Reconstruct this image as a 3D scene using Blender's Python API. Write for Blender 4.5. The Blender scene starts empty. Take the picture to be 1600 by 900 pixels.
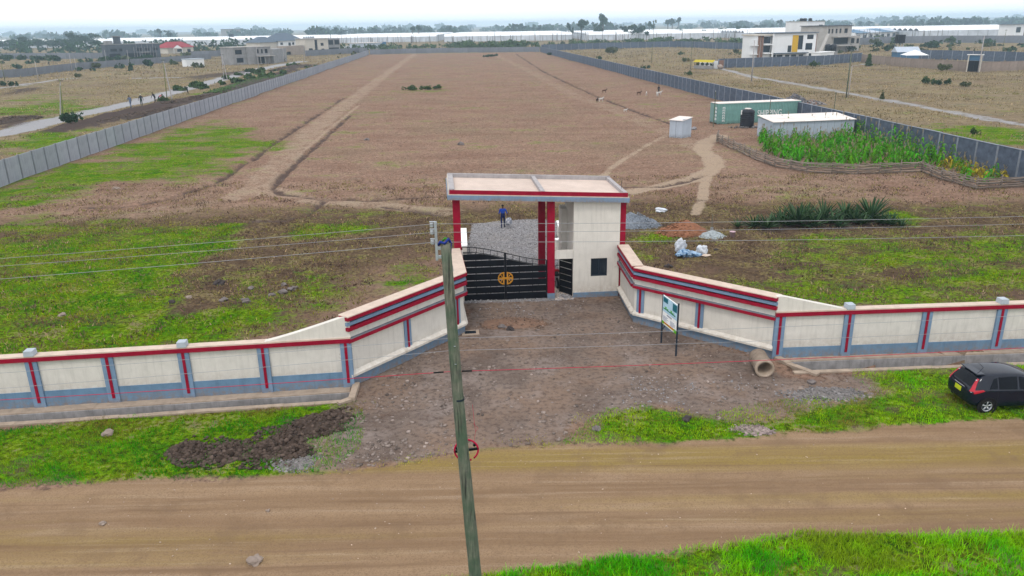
import bpy, bmesh, math, random
import numpy as np
from mathutils import Vector, Matrix

SC = bpy.context.scene
COL = SC.collection
R = math.radians
random.seed(7)
rng = np.random.default_rng(11)

# ------------------------------------------------------------------ camera
FPX, PITCH, ROLL, CAM_H = 1220.0, R(18.6), R(0.92), 14.0
_f = np.array([0.0, math.cos(PITCH), -math.sin(PITCH)])
_r0 = np.array([1.0, 0.0, 0.0]); _u0 = np.cross(_r0, _f)
_cr, _sr = math.cos(ROLL), math.sin(ROLL)
_r = _cr * _r0 - _sr * _u0
_u = _sr * _r0 + _cr * _u0
cam = bpy.data.cameras.new("camera")
cam.sensor_width = 36.0
cam.lens = FPX / 1600.0 * 36.0
cam.clip_start = 0.1
cam.clip_end = 20000.0
camo = bpy.data.objects.new("camera", cam)
COL.objects.link(camo)
camo.matrix_world = Matrix(((_r[0], _u[0], -_f[0], 0.0), (_r[1], _u[1], -_f[1], 0.0),
                            (_r[2], _u[2], -_f[2], CAM_H), (0, 0, 0, 1)))
SC.camera = camo

# ------------------------------------------------------------------ world, sun, exposure
SUN_EL, SUN_AZ = R(58), R(200)
world = bpy.data.worlds.new("World"); SC.world = world
world.use_nodes = True
wn = world.node_tree; wn.nodes.clear()
w_out = wn.nodes.new("ShaderNodeOutputWorld")
w_bg = wn.nodes.new("ShaderNodeBackground")
w_sky = wn.nodes.new("ShaderNodeTexSky")
w_sky.sky_type = 'NISHITA'; w_sky.sun_disc = False
w_sky.sun_elevation = SUN_EL; w_sky.sun_rotation = SUN_AZ
w_sky.dust_density = 3.0; w_sky.air_density = 1.0
w_mix = wn.nodes.new("ShaderNodeMix"); w_mix.data_type = 'RGBA'; w_mix.blend_type = 'MIX'
w_mix.inputs[0].default_value = 0.86                       # thin overcast over the blue
w_tc = wn.nodes.new("ShaderNodeTexCoord")
w_n = wn.nodes.new("ShaderNodeTexNoise"); w_n.inputs["Scale"].default_value = 2.2; w_n.inputs["Detail"].default_value = 5
w_map = wn.nodes.new("ShaderNodeMapping"); w_map.inputs["Scale"].default_value = (1, 1, 3.5)
w_rmp = wn.nodes.new("ShaderNodeValToRGB")
w_rmp.color_ramp.elements[0].position = 0.3; w_rmp.color_ramp.elements[0].color = (13.4, 14.0, 14.9, 1)
w_rmp.color_ramp.elements[1].position = 0.65; w_rmp.color_ramp.elements[1].color = (16.0, 16.1, 16.3, 1)
wn.links.new(w_tc.outputs["Generated"], w_map.inputs[0]); wn.links.new(w_map.outputs[0], w_n.inputs["Vector"])
wn.links.new(w_n.outputs["Fac"], w_rmp.inputs[0])
wn.links.new(w_sky.outputs[0], w_mix.inputs[6]); wn.links.new(w_rmp.outputs[0], w_mix.inputs[7])
wn.links.new(w_mix.outputs[2], w_bg.inputs[0]); wn.links.new(w_bg.outputs[0], w_out.inputs[0])
w_bg.inputs[1].default_value = 0.1

sun = bpy.data.lights.new("sun", 'SUN'); sun.energy = 1.2; sun.angle = R(14); sun.color = (1.0, 0.95, 0.88)
suno = bpy.data.objects.new("sun", sun); COL.objects.link(suno)
_sd = Vector((math.sin(SUN_AZ) * math.cos(SUN_EL), math.cos(SUN_AZ) * math.cos(SUN_EL), math.sin(SUN_EL)))
suno.rotation_euler = _sd.to_track_quat('Z', 'Y').to_euler()
suno.location = (0, -20, 60)

SC.view_settings.view_transform = 'Standard'; SC.view_settings.look = 'None'
SC.view_settings.exposure = 0.06; SC.view_settings.gamma = 1.0
try:
    SC.cycles.use_denoising = True
    SC.cycles.max_bounces = 5; SC.cycles.diffuse_bounces = 2; SC.cycles.glossy_bounces = 2
    SC.cycles.transmission_bounces = 3; SC.cycles.transparent_max_bounces = 4; SC.cycles.volume_bounces = 2
except Exception:
    pass

# ------------------------------------------------------------------ survey helpers: picture reading -> metres on the ground
def _ray(x, y):
    return (x - 800) * _r - (y - 450) * _u + FPX * _f
def W(x, y, z=0.0):
    d = _ray(x, y); t = (z - CAM_H) / d[2]
    return (t * d[0], t * d[1])
def PX(p):
    d = np.asarray(p, float) - np.array([0, 0, CAM_H]); k = d @ _f
    return 800 + FPX * (d @ _r) / k, 450 - FPX * (d @ _u) / k
def HT(bx, by, ty):
    b = W(bx, by); lo, hi = -1.0, 60.0
    for _ in range(40):
        m = (lo + hi) / 2
        if PX((b[0], b[1], m))[1] > ty: lo = m
        else: hi = m
    return lo

# ------------------------------------------------------------------ object helpers
def tag(o, label=None, cat=None, group=None, kind=None):
    if label: o["label"] = label
    if cat: o["category"] = cat
    if group: o["group"] = group
    if kind: o["kind"] = kind
    return o
def thing(name, label, cat, loc=(0, 0, 0), rz=0.0, group=None):
    o = bpy.data.objects.new(name, None); o.empty_display_size = 0.2
    COL.objects.link(o); o.location = (loc[0], loc[1], loc[2] if len(loc) > 2 else 0.0)
    o.rotation_euler = (0, 0, rz)
    return tag(o, label, cat, group, "thing")
def link(name, me, parent=None, loc=None, rz=0.0, scale=None):
    o = bpy.data.objects.new(name, me); COL.objects.link(o)
    if parent is not None: o.parent = parent
    if loc is not None: o.location = loc
    if rz: o.rotation_euler = (0, 0, rz)
    if scale is not None: o.scale = scale
    return o
def copy_tree(o, parent=None):
    c = o.copy(); COL.objects.link(c); c.parent = parent
    for ch in list(o.children):
        copy_tree(ch, c)
    return c

class MB:
    def __init__(s): s.v = []; s.f = []; s.m = []
    def add(s, vs, fs, m=0):
        n = len(s.v); s.v += [tuple(map(float, p)) for p in vs]
        s.f += [tuple(i + n for i in f) for f in fs]; s.m += [m] * len(fs); return s
    def box(s, x0, x1, y0, y1, z0, z1, m=0, rz=0.0, c=None, top=1.0):
        vs = [(x0, y0, z0), (x1, y0, z0), (x1, y1, z0), (x0, y1, z0), (x0, y0, z1), (x1, y0, z1), (x1, y1, z1), (x0, y1, z1)]
        if top != 1.0:
            cx, cy = (x0 + x1) / 2, (y0 + y1) / 2
            vs = vs[:4] + [(cx + (x - cx) * top, cy + (y - cy) * top, z) for x, y, z in vs[4:]]
        if rz:
            cx, cy = c if c else (0, 0); k, q = math.cos(rz), math.sin(rz)
            vs = [(cx + (x - cx) * k - (y - cy) * q, cy + (x - cx) * q + (y - cy) * k, z) for x, y, z in vs]
        return s.add(vs, [(0, 3, 2, 1), (4, 5, 6, 7), (0, 1, 5, 4), (1, 2, 6, 5), (2, 3, 7, 6), (3, 0, 4, 7)], m)
    def bar(s, p, q, w, h=None, m=0):
        h = h or w; p = Vector(p); q = Vector(q); d = (q - p).normalized()
        a = d.cross(Vector((0, 0, 1)))
        a = Vector((1, 0, 0)) if a.length < 1e-4 else a.normalized()
        b = d.cross(a).normalized(); vs = []
        for o in (p, q):
            for i, j in ((-1, -1), (1, -1), (1, 1), (-1, 1)):
                vs.append(o + a * (i * w / 2) + b * (j * h / 2))
        return s.add(vs, [(0, 1, 2, 3), (7, 6, 5, 4), (0, 4, 5, 1), (1, 5, 6, 2), (2, 6, 7, 3), (3, 7, 4, 0)], m)
    def tube(s, pts, rad, n=8, m=0, cap=True):
        pts = [Vector(p) for p in pts]; rad = rad if isinstance(rad, (list, tuple)) else [rad] * len(pts)
        rings = []; pa = None
        for i, p in enumerate(pts):
            d = (pts[min(i + 1, len(pts) - 1)] - pts[max(i - 1, 0)])
            d = d.normalized() if d.length > 1e-9 else Vector((0, 0, 1))
            a = pa - d * pa.dot(d) if pa is not None else d.cross(Vector((0, 0, 1)))
            if a.length < 1e-3: a = d.cross(Vector((1, 0, 0)))
            a.normalize(); pa = a; b = d.cross(a)
            rings.append([p + (a * math.cos(2 * math.pi * k / n) + b * math.sin(2 * math.pi * k / n)) * rad[i] for k in range(n)])
        vs = [v for r in rings for v in r]; fs = []
        for i in range(len(pts) - 1):
            for k in range(n):
                k2 = (k + 1) % n
                fs.append((i * n + k, i * n + k2, (i + 1) * n + k2, (i + 1) * n + k))
        if cap:
            fs.append(tuple(range(n - 1, -1, -1))); fs.append(tuple((len(pts) - 1) * n + k for k in range(n)))
        return s.add(vs, fs, m)
    def prism(s, poly, y0, y1, m=0):
        "poly in x,z extruded along y"
        n = len(poly); vs = [(x, y0, z) for x, z in poly] + [(x, y1, z) for x, z in poly]
        fs = [tuple(range(n)), tuple(range(2 * n - 1, n - 1, -1))]
        for i in range(n):
            j = (i + 1) % n; fs.append((i, i + n, j + n, j))
        return s.add(vs, fs, m)
    def slab(s, poly, z0, z1, m=0):
        n = len(poly); vs = [(x, y, z0) for x, y in poly] + [(x, y, z1) for x, y in poly]
        fs = [tuple(range(n - 1, -1, -1)), tuple(range(n, 2 * n))]
        for i in range(n):
            j = (i + 1) % n; fs.append((i, j, j + n, i + n))
        return s.add(vs, fs, m)
    def lathe(s, prof, n=20, m=0, c=(0, 0), axis='z'):
        vs = []; fs = []
        for r_, z in prof:
            for k in range(n):
                a = 2 * math.pi * k / n
                if axis == 'z': vs.append((c[0] + r_ * math.cos(a), c[1] + r_ * math.sin(a), z))
                else: vs.append((c[0] + r_ * math.cos(a), z, c[1] + r_ * math.sin(a)))
        for i in range(len(prof) - 1):
            for k in range(n):
                k2 = (k + 1) % n
                q = (i * n + k, i * n + k2, (i + 1) * n + k2, (i + 1) * n + k)
                fs.append(q if axis == 'z' else q[::-1])
        return s.add(vs, fs, m)
    def quad(s, a, b, c, d, m=0): return s.add([a, b, c, d], [(0, 1, 2, 3)], m)
    def mesh(s, name, mats, smooth=False):
        me = bpy.data.meshes.new(name); me.from_pydata(s.v, [], s.f)
        for m in (mats if isinstance(mats, (list, tuple)) else [mats]): me.materials.append(m)
        if any(s.m): me.polygons.foreach_set("material_index", s.m)
        if smooth: me.polygons.foreach_set("use_smooth", [True] * len(me.polygons))
        me.update(); return me
    def build(s, name, mats, parent=None, smooth=False, loc=None, rz=0.0):
        return link(name, s.mesh(name, mats, smooth), parent, loc, rz)

def np_mesh(name, V, F, mats, tint=None, smooth=False, attr="tint"):
    "V (n,3), F (k,3|4) numpy -> mesh; tint (n,) or (n,3) becomes a colour attribute"
    me = bpy.data.meshes.new(name); k = F.shape[1]
    me.vertices.add(len(V)); me.vertices.foreach_set("co", np.ascontiguousarray(V, np.float32).ravel())
    me.loops.add(F.size); me.loops.foreach_set("vertex_index", np.ascontiguousarray(F, np.int32).ravel())
    me.polygons.add(len(F)); me.polygons.foreach_set("loop_start", np.arange(0, F.size, k, dtype=np.int32))
    if smooth: me.polygons.foreach_set("use_smooth", np.ones(len(F), bool))
    me.update(calc_edges=True)
    for m in (mats if isinstance(mats, (list, tuple)) else [mats]): me.materials.append(m)
    if tint is not None:
        t = np.asarray(tint, np.float32)
        if t.ndim == 1: t = np.stack([t, t, t], 1)
        c = np.ones((len(V), 4), np.float32); c[:, :3] = t
        a = me.color_attributes.new(attr, 'FLOAT_COLOR', 'POINT'); a.data.foreach_set("color", c.ravel())
    return me

# ------------------------------------------------------------------ materials
def nodes(name):
    m = bpy.data.materials.new(name); m.use_nodes = True; nt = m.node_tree; nt.nodes.clear()
    out = nt.nodes.new("ShaderNodeOutputMaterial"); b = nt.nodes.new("ShaderNodeBsdfPrincipled")
    nt.links.new(b.outputs[0], out.inputs[0]); return m, nt, b
def N(nt, t, **kw):
    n = nt.nodes.new(t)
    for k, v in kw.items():
        if k in n.inputs.keys(): n.inputs[k].default_value = v
        else: setattr(n, k, v)
    return n
def mixc(nt, fac, a, b, mode='MIX'):
    n = nt.nodes.new("ShaderNodeMix"); n.data_type = 'RGBA'; n.blend_type = mode
    for i, v in ((0, fac), (6, a), (7, b)):
        if isinstance(v, bpy.types.NodeSocket): nt.links.new(v, n.inputs[i])
        elif i == 0: n.inputs[0].default_value = v
        else: n.inputs[i].default_value = (*v[:3], 1)
    return n.outputs[2]
def noise(nt, vec, scale, detail=4, rough=0.55, dim='3D'):
    n = nt.nodes.new("ShaderNodeTexNoise"); n.inputs["Scale"].default_value = scale
    n.inputs["Detail"].default_value = detail; n.inputs["Roughness"].default_value = rough
    if vec is not None: nt.links.new(vec, n.inputs["Vector"])
    return n.outputs["Fac"]
def ramp(nt, v, stops):
    n = nt.nodes.new("ShaderNodeValToRGB"); e = n.color_ramp.elements
    while len(e) < len(stops): e.new(0.5)
    for i, (p, c) in enumerate(stops):
        e[i].position = p; e[i].color = (c, c, c, 1) if not isinstance(c, (tuple, list)) else (*c, 1)
    nt.links.new(v, n.inputs[0]); return n.outputs[0]
def math_(nt, op, a, b=0.0, clamp=False):
    n = nt.nodes.new("ShaderNodeMath"); n.operation = op; n.use_clamp = clamp
    for i, v in ((0, a), (1, b)):
        if isinstance(v, bpy.types.NodeSocket): nt.links.new(v, n.inputs[i])
        else: n.inputs[i].default_value = v
    return n.outputs[0]

def paint(name, col, rough=0.75, var=0.12, scale=3.0, bump=0.15, bscale=30.0, metal=0.0, streak=0.0,
          dirt=None, dirt_h=0.4, wear=None, spec=0.12, rand=0.0):
    """coat of paint, plaster, metal...: mottled colour, optional rain streaks (darker runs), wear spots and splash dirt near the foot"""
    m, nt, b = nodes(name)
    tc = N(nt, "ShaderNodeTexCoord"); v = tc.outputs["Object"]
    f = noise(nt, v, scale, 6, 0.6)
    lo = tuple(c * (1 - var) for c in col); hi = tuple(min(1, c * (1 + var)) for c in col)
    c = mixc(nt, ramp(nt, f, [(0.3, 0.0), (0.7, 1.0)]), lo, hi)
    if streak:
        mp = N(nt, "ShaderNodeMapping"); mp.inputs["Scale"].default_value = (6, 6, 0.5); nt.links.new(v, mp.inputs[0])
        s = noise(nt, mp.outputs[0], 1.2, 6, 0.65)
        c = mixc(nt, math_(nt, 'MULTIPLY', ramp(nt, s, [(0.5, 0.0), (0.72, 1.0)]), streak), c, tuple(x * 0.45 for x in col))
    if wear:
        w = noise(nt, v, wear[1], 8, 0.7)
        c = mixc(nt, ramp(nt, w, [(wear[2], 0.0), (min(1, wear[2] + 0.06), 1.0)]), c, wear[0])
    if dirt:
        sp = N(nt, "ShaderNodeSeparateXYZ"); nt.links.new(v, sp.inputs[0])
        h = math_(nt, 'SUBTRACT', 1.0, math_(nt, 'DIVIDE', sp.outputs[2], dirt_h), True)
        h = math_(nt, 'MULTIPLY', h, ramp(nt, noise(nt, v, 5, 6, 0.7), [(0.35, 0.0), (0.65, 1.0)]), True)
        c = mixc(nt, h, c, dirt)
    if rand:
        oi = N(nt, "ShaderNodeObjectInfo")
        k = math_(nt, 'ADD', math_(nt, 'MULTIPLY', oi.outputs["Random"], 2 * rand), 1 - rand)
        n = nt.nodes.new("ShaderNodeVectorMath"); n.operation = 'SCALE'
        nt.links.new(c, n.inputs[0]); nt.links.new(k, n.inputs["Scale"]); c = n.outputs[0]
    nt.links.new(c, b.inputs["Base Color"])
    b.inputs["Roughness"].default_value = rough; b.inputs["Metallic"].default_value = metal
    b.inputs["Specular IOR Level"].default_value = spec
    if bump:
        bn = N(nt, "ShaderNodeBump"); bn.inputs["Strength"].default_value = bump; bn.inputs["Distance"].default_value = 0.02
        nt.links.new(noise(nt, v, bscale, 5, 0.65), bn.inputs["Height"]); nt.links.new(bn.outputs[0], b.inputs["Normal"])
    return m
def tinted(name, col, rough=0.9, trans=0.0, var=0.25, scale=0.6, spec=0.03, attr="tint", rand=0.0):
    "leaf / stone material whose colour is the base colour times the per-piece tint"
    m, nt, b = nodes(name)
    a = N(nt, "ShaderNodeVertexColor"); a.layer_name = attr
    tc = N(nt, "ShaderNodeTexCoord")
    f = noise(nt, tc.outputs["Object"], scale, 3)
    c = mixc(nt, f, tuple(x * (1 - var) for x in col), tuple(x * (1 + var) for x in col))
    c = mixc(nt, 1.0, c, a.outputs[0], 'MULTIPLY')
    if rand:
        oi = N(nt, "ShaderNodeObjectInfo")
        c = mixc(nt, math_(nt, 'MULTIPLY', oi.outputs["Random"], rand), c, (col[0] * 2.2 + .02, col[1] * 0.5, col[2]))
    nt.links.new(c, b.inputs["Base Color"]); b.inputs["Roughness"].default_value = rough
    b.inputs["Specular IOR Level"].default_value = spec
    if trans:
        out = [n for n in nt.nodes if n.type == 'OUTPUT_MATERIAL'][0]
        t = N(nt, "ShaderNodeBsdfTranslucent"); nt.links.new(c, t.inputs[0])
        mx = N(nt, "ShaderNodeMixShader"); mx.inputs[0].default_value = trans
        nt.links.new(b.outputs[0], mx.inputs[1]); nt.links.new(t.outputs[0], mx.inputs[2]); nt.links.new(mx.outputs[0], out.inputs[0])
    return m

CREAM = paint("cream_render", (0.60, 0.572, 0.530), 0.9, 0.08, 2.2, 0.6, 42, streak=0.28, wear=((0.42, 0.37, 0.31), 1.1, 0.64), dirt=(0.36, 0.29, 0.225), dirt_h=1.15)
CREAM2 = paint("cream_plaster", (0.61, 0.58, 0.53), 0.9, 0.07, 1.5, 0.25, 30, streak=0.26, wear=((0.43, 0.38, 0.32), 1.0, 0.64), dirt=(0.36, 0.29, 0.225), dirt_h=1.0)
COPE = paint("coping_plaster", (0.52, 0.42, 0.35), 0.9, 0.12, 3, 0.3, 25, wear=((0.36, 0.30, 0.25), 6, 0.66))
BLUE = paint("blue_paint", (0.125, 0.215, 0.32), 0.7, 0.14, 2, 0.2, 30, dirt=(0.21, 0.155, 0.12), dirt_h=0.5, streak=0.3)
BLUE_L = paint("pale_blue_paint", (0.165, 0.245, 0.355), 0.7, 0.10, 2, 0.2, 30, streak=0.3, dirt=(0.21, 0.155, 0.12), dirt_h=0.22)
RED = paint("crimson_paint", (0.255, 0.004, 0.024), 0.6, 0.14, 3, 0.15, 30, streak=0.15)
GROOVE = paint("grey_groove", (0.16, 0.17, 0.20), 0.9, 0.2, 3, 0.2, 30)
CAPB = paint("cap_block_paint", (0.37, 0.41, 0.46), 0.8, 0.1, 4, 0.2, 30)
CONC = paint("weathered_concrete", (0.27, 0.26, 0.26), 0.9, 0.25, 2.5, 0.5, 25, streak=0.55)
CONC_TAN = paint("earth_stained_concrete", (0.33, 0.262, 0.205), 0.95, 0.22, 2.5, 0.5, 25, wear=((0.2, 0.17, 0.14), 3, 0.62))
PARA = paint("grey_parapet_concrete", (0.34, 0.32, 0.325), 0.9, 0.15, 2.5, 0.3, 25, streak=0.3)
SCREED = paint("roof_screed", (0.52, 0.425, 0.37), 0.9, 0.1, 1.2, 0.2, 25, wear=((0.5, 0.42, 0.36), 2.2, 0.64))
BLACK = paint("black_steel", (0.003, 0.004, 0.008), 0.45, 0.3, 4, 0.05, 20, spec=0.18)
GOLD = paint("gold_paint", (0.52, 0.24, 0.03), 0.4, 0.2, 8, 0.05, 20, metal=0.2)
GLASS = paint("dark_glass", (0.008, 0.016, 0.028), 0.12, 0.2, 2, 0.0, spec=0.5)
FRAME = paint("dark_frame", (0.02, 0.03, 0.045), 0.4, 0.1, 5, 0.05)
STEEL = paint("galvanised_steel", (0.36, 0.385, 0.42), 0.45, 0.15, 6, 0.1, 30, metal=0.5)
WHITE = paint("white_paint", (0.78, 0.78, 0.77), 0.7, 0.06, 2, 0.1, 25, streak=0.15)
RUBBER = paint("rubber", (0.012, 0.012, 0.013), 0.8, 0.2, 6, 0.1)
# ------------------------------------------------------------------ ground
_tab = np.random.default_rng(5).random((8, 256, 256)).astype(np.float32)
def vnoise(x, y, s, k=0):
    x = np.asarray(x) / s; y = np.asarray(y) / s
    xi = np.floor(x).astype(int); yi = np.floor(y).astype(int)
    fx = x - xi; fy = y - yi; fx = fx * fx * (3 - 2 * fx); fy = fy * fy * (3 - 2 * fy)
    t = _tab[k % 8]
    a = t[xi & 255, yi & 255]; b = t[(xi + 1) & 255, yi & 255]; c = t[xi & 255, (yi + 1) & 255]; d = t[(xi + 1) & 255, (yi + 1) & 255]
    return (a * (1 - fx) + b * fx) * (1 - fy) + (c * (1 - fx) + d * fx) * fy
def fbm(x, y, s, o=4, k=0):
    r = 0; a = 0.5; t = 0
    for i in range(o):
        r = r + a * vnoise(x + 37.3 * i, y - 19.1 * i, s / 2 ** i, k + i); t += a; a *= 0.55
    return r / t
def sstep(a, b, x):
    t = np.clip((x - a) / (b - a), 0, 1); return t * t * (3 - 2 * t)
def sd_poly(X, Y, P):
    d = np.full(X.shape, 1e9); ins = np.zeros(X.shape, bool); n = len(P)
    for i in range(n):
        (x0, y0), (x1, y1) = P[i], P[(i + 1) % n]
        ex, ey = x1 - x0, y1 - y0; wx, wy = X - x0, Y - y0
        t = np.clip((wx * ex + wy * ey) / (ex * ex + ey * ey + 1e-12), 0, 1)
        d = np.minimum(d, np.hypot(wx - t * ex, wy - t * ey))
        if abs(ey) > 1e-12:
            c = (y0 > Y) != (y1 > Y); ins ^= c & (X < ex * (Y - y0) / ey + x0)
    return np.where(ins, d, -d)
def d_line(X, Y, P):
    d = np.full(X.shape, 1e9)
    for (x0, y0), (x1, y1) in zip(P[:-1], P[1:]):
        ex, ey = x1 - x0, y1 - y0; wx, wy = X - x0, Y - y0
        t = np.clip((wx * ex + wy * ey) / (ex * ex + ey * ey + 1e-12), 0, 1)
        d = np.minimum(d, np.hypot(wx - t * ex, wy - t * ey))
    return d
def WP(*ps): return [W(*p) for p in ps]

# main lines of the site
C1 = (-6.71, 29.21); E1 = (-2.31, 34.95); RB = (5.99, 36.04); R1 = (11.35, 31.36)
def yL(x): return C1[1] + 0.117 * (x - C1[0])
def yR(x): return R1[1] + 0.052 * (x - R1[0])
def xLW(y): return -49.1 - 0.072 * (y - 74.6)          # left boundary wall
def xRW(y): return 39.0 - 0.0765 * (y - 160.0)          # right boundary wall
Y_BACK = 442.0

ROADP = WP((-60, 768), (100, 759), (250, 750), (430, 744), (520, 738), (690, 714), (760, 701), (870, 694), (1000, 694), (1180, 686), (1300, 674), (1600, 657))
ROADP = [(-260, ROADP[0][1] - 26)] + ROADP + [(260, ROADP[-1][1] + 18)]
ROADN = WP((1680, 826), (1600, 834), (1480, 838), (1400, 835), (1340, 838), (1250, 833), (1180, 846), (1130, 852), (1000, 869), (850, 886), (760, 896), (700, 905))
ROADP = ROADP + [(260, ROADN[0][1] + 18)] + ROADN + [(-14, 15.6), (-260, -12)]
FOREP = WP((556, 600), (560, 622), (535, 645), (520, 672), (480, 690), (470, 712), (440, 738), (560, 742), (700, 716), (760, 704), (880, 694), (905, 665), (945, 650), (1010, 640), (1075, 652), (1150, 660), (1240, 640), (1330, 628), (1372, 615), (1350, 590), (1260, 592), (1212, 582), (1200, 570))
FOREP += [R1, RB, (5.9, 39.6), (-2.6, 39.2), E1, C1]
DRIVEP = WP((735, 350), (785, 346), (845, 343), (885, 348), (892, 372)) + [(3.25, 43.0), (3.25, 39.4), (-2.65, 39.0)] + WP((731, 386))
VERGEL = [(-60, 20.5)] + WP((-60, 768), (100, 759), (250, 750), (430, 742), (520, 735), (560, 700), (560, 650), (560, 640)) + [(-6.6, 27.6), (-60, yL(-60) - 1.5)]
VERGER = WP((880, 694), (905, 665), (960, 640), (1010, 626), (1075, 650), (1150, 655), (1240, 634), (1330, 622), (1378, 612), (1345, 590)) + [(14.5, yR(14.5) - 1.8), (60, yR(60) - 1.8)] + [(60, 28.5)] + WP((1600, 660), (1300, 676), (1180, 688), (1000, 696))
VERGEN = WP((1700, 822), (1600, 833), (1480, 837), (1400, 834), (1340, 837), (1250, 832), (1180, 845), (1130, 851), (1000, 868), (850, 885), (760, 895), (700, 904)) + [(-14, 15.4), (-80, 7), (-80, -20), (80, -20), (80, 22)]
GREENS = [(WP((-60, 470), (-60, 350), (120, 352), (250, 345), (350, 350), (362, 378), (300, 410), (290, 440), (330, 470), (420, 450), (470, 430), (540, 425), (560, 455), (500, 490), (440, 525), (300, 545), (0, 560), (-120, 565)), 1.12, 1.6),
          (WP((-60, 340), (-60, 300), (100, 262), (230, 214), (330, 190), (400, 200), (420, 222), (380, 250), (250, 290), (120, 308), (0, 335)), 0.92, 3.0),
          (WP((560, 425), (620, 398), (690, 395), (690, 440), (600, 452)), 0.8, 1.0),
          (WP((465, 352), (520, 345), (600, 350), (560, 365), (480, 366)), 0.7, 1.0),
          (WP((1190, 420), (1290, 372), (1330, 372), (1330, 395), (1420, 380), (1530, 372), (1640, 372), (1700, 440), (1660, 470), (1330, 480), (1215, 462)), 0.62, 1.8),
          (WP((995, 375), (1040, 366), (1042, 376), (1010, 385)), 0.8, 0.5),
          (WP((972, 385), (1000, 390), (1010, 410), (985, 420)), 0.6, 0.6),
          (WP((1400, 325), (1425, 340), (1410, 360), (1375, 340)), 0.6, 0.8),
          (WP((0, 178), (60, 150), (140, 158), (120, 176), (40, 190)), 0.75, 4.0),
          (WP((0, 255), (0, 222), (90, 208), (150, 205), (60, 240)), 0.9, 3.0),
          (WP((1480, 200), (1530, 194), (1600, 205), (1640, 222), (1560, 220)), 0.9, 3.0),
          (WP((300, 150), (420, 118), (440, 122), (330, 160)), 0.6, 4.0),
          (WP((600, 142), (690, 136), (700, 142), (610, 148)), 0.5, 3.0),
          (WP((1170, 425), (1200, 405), (1240, 400), (1220, 430)), 0.5, 1.0)]
TRACKS = [(WP((648, 84), (600, 118), (556, 152), (515, 182), (480, 212), (445, 248), (405, 292), (372, 308)), 1.9, 0.85),
          (WP((372, 308), (300, 322), (220, 332), (120, 342)), 1.6, 0.45),
          (WP((405, 292), (480, 312), (600, 322), (700, 330)), 1.4, 1.0),
          (WP((770, 84), (830, 112), (900, 150), (960, 172), (1040, 205), (1068, 222), (1105, 236)), 1.7, 0.6),
          (WP((985, 300), (1040, 290), (1090, 278), (1116, 262), (1112, 246), (1094, 234), (1102, 222), (1125, 212)), 1.15, 1.5),
          (WP((1108, 270), (1100, 290), (1098, 310), (1086, 335)), 0.5, 0.9),
          (WP((940, 276), (965, 255), (1010, 228), (1040, 212)), 0.4, 0.7),
          (WP((452, 262), (474, 236), (510, 205), (560, 165)), 0.35, 0.62),
          (WP((1060, 112), (1120, 110), (1180, 124)), 3.0, 0.8)]
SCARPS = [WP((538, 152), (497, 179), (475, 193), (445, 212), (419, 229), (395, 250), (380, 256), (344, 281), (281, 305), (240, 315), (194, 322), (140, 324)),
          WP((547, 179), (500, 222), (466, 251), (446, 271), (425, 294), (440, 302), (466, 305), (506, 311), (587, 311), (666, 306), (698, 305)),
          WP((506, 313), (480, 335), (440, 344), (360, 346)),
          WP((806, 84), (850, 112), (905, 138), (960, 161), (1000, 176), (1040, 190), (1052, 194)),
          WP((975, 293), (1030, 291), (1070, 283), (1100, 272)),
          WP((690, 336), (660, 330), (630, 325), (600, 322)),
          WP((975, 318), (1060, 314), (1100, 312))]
DARKS = [(WP((70, 207), (115, 192), (180, 176), (240, 164), (335, 153), (305, 163), (225, 178), (155, 198), (90, 209)), 1.0, 1.0),
         (WP((325, 146), (365, 131), (425, 116), (462, 106), (472, 110), (405, 130), (345, 148)), 0.9, 1.5),
         (WP((0, 196), (20, 186), (60, 184), (40, 196), (0, 202)), 0.9, 2.0),
         (WP((280, 122), (330, 116), (400, 110), (380, 116), (310, 126)), 0.7, 3.0),
         (WP((0, 150), (20, 140), (70, 136), (60, 143), (0, 152)), 0.7, 3.0),
         (WP((1155, 350), (1240, 330), (1370, 325), (1410, 348), (1405, 356), (1200, 364)), 0.8, 1.0),
         (WP((672, 352), (640, 345), (620, 360), (640, 385), (690, 390)), 0.35, 1.5),
         (WP((760, 492), (800, 486), (810, 520), (765, 522)), 0.4, 1.0),
         (WP((880, 664), (930, 640), (950, 655), (905, 680)), 0.6, 0.6)]
SAV = [[(-2500, 60), (xLW(60) - 0.5, 60), (xLW(Y_BACK) - 0.5, Y_BACK), (-60, 470), (200, 900), (-2500, 2500)],
       [(xRW(60) + 0.5, 60), (xRW(Y_BACK) + 0.5, Y_BACK), (80, 480), (400, 900), (2500, 2500), (2500, 60)]]
GREYR = [(WP((-420, 262), (-200, 236), (0, 210), (120, 180), (200, 163), (260, 147), (330, 128), (400, 110), (440, 101), (475, 96)), 2.7, 1.0),
         (WP((-120, 152), (0, 138), (100, 123), (200, 122), (340, 121)), 1.6, 0.8),
         (WP((1080, 105), (1130, 108), (1180, 121), (1260, 134), (1330, 147), (1420, 163), (1520, 181), (1640, 202), (1800, 232)), 1.5, 0.62)]
DRYN = WP((-120, 342), (420, 330), (690, 325), (960, 320), (1200, 320), (1700, 310), (1700, 480), (1210, 470), (990, 420), (960, 390), (700, 400), (560, 490), (520, 520), (400, 540), (0, 562), (-120, 568))

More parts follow.
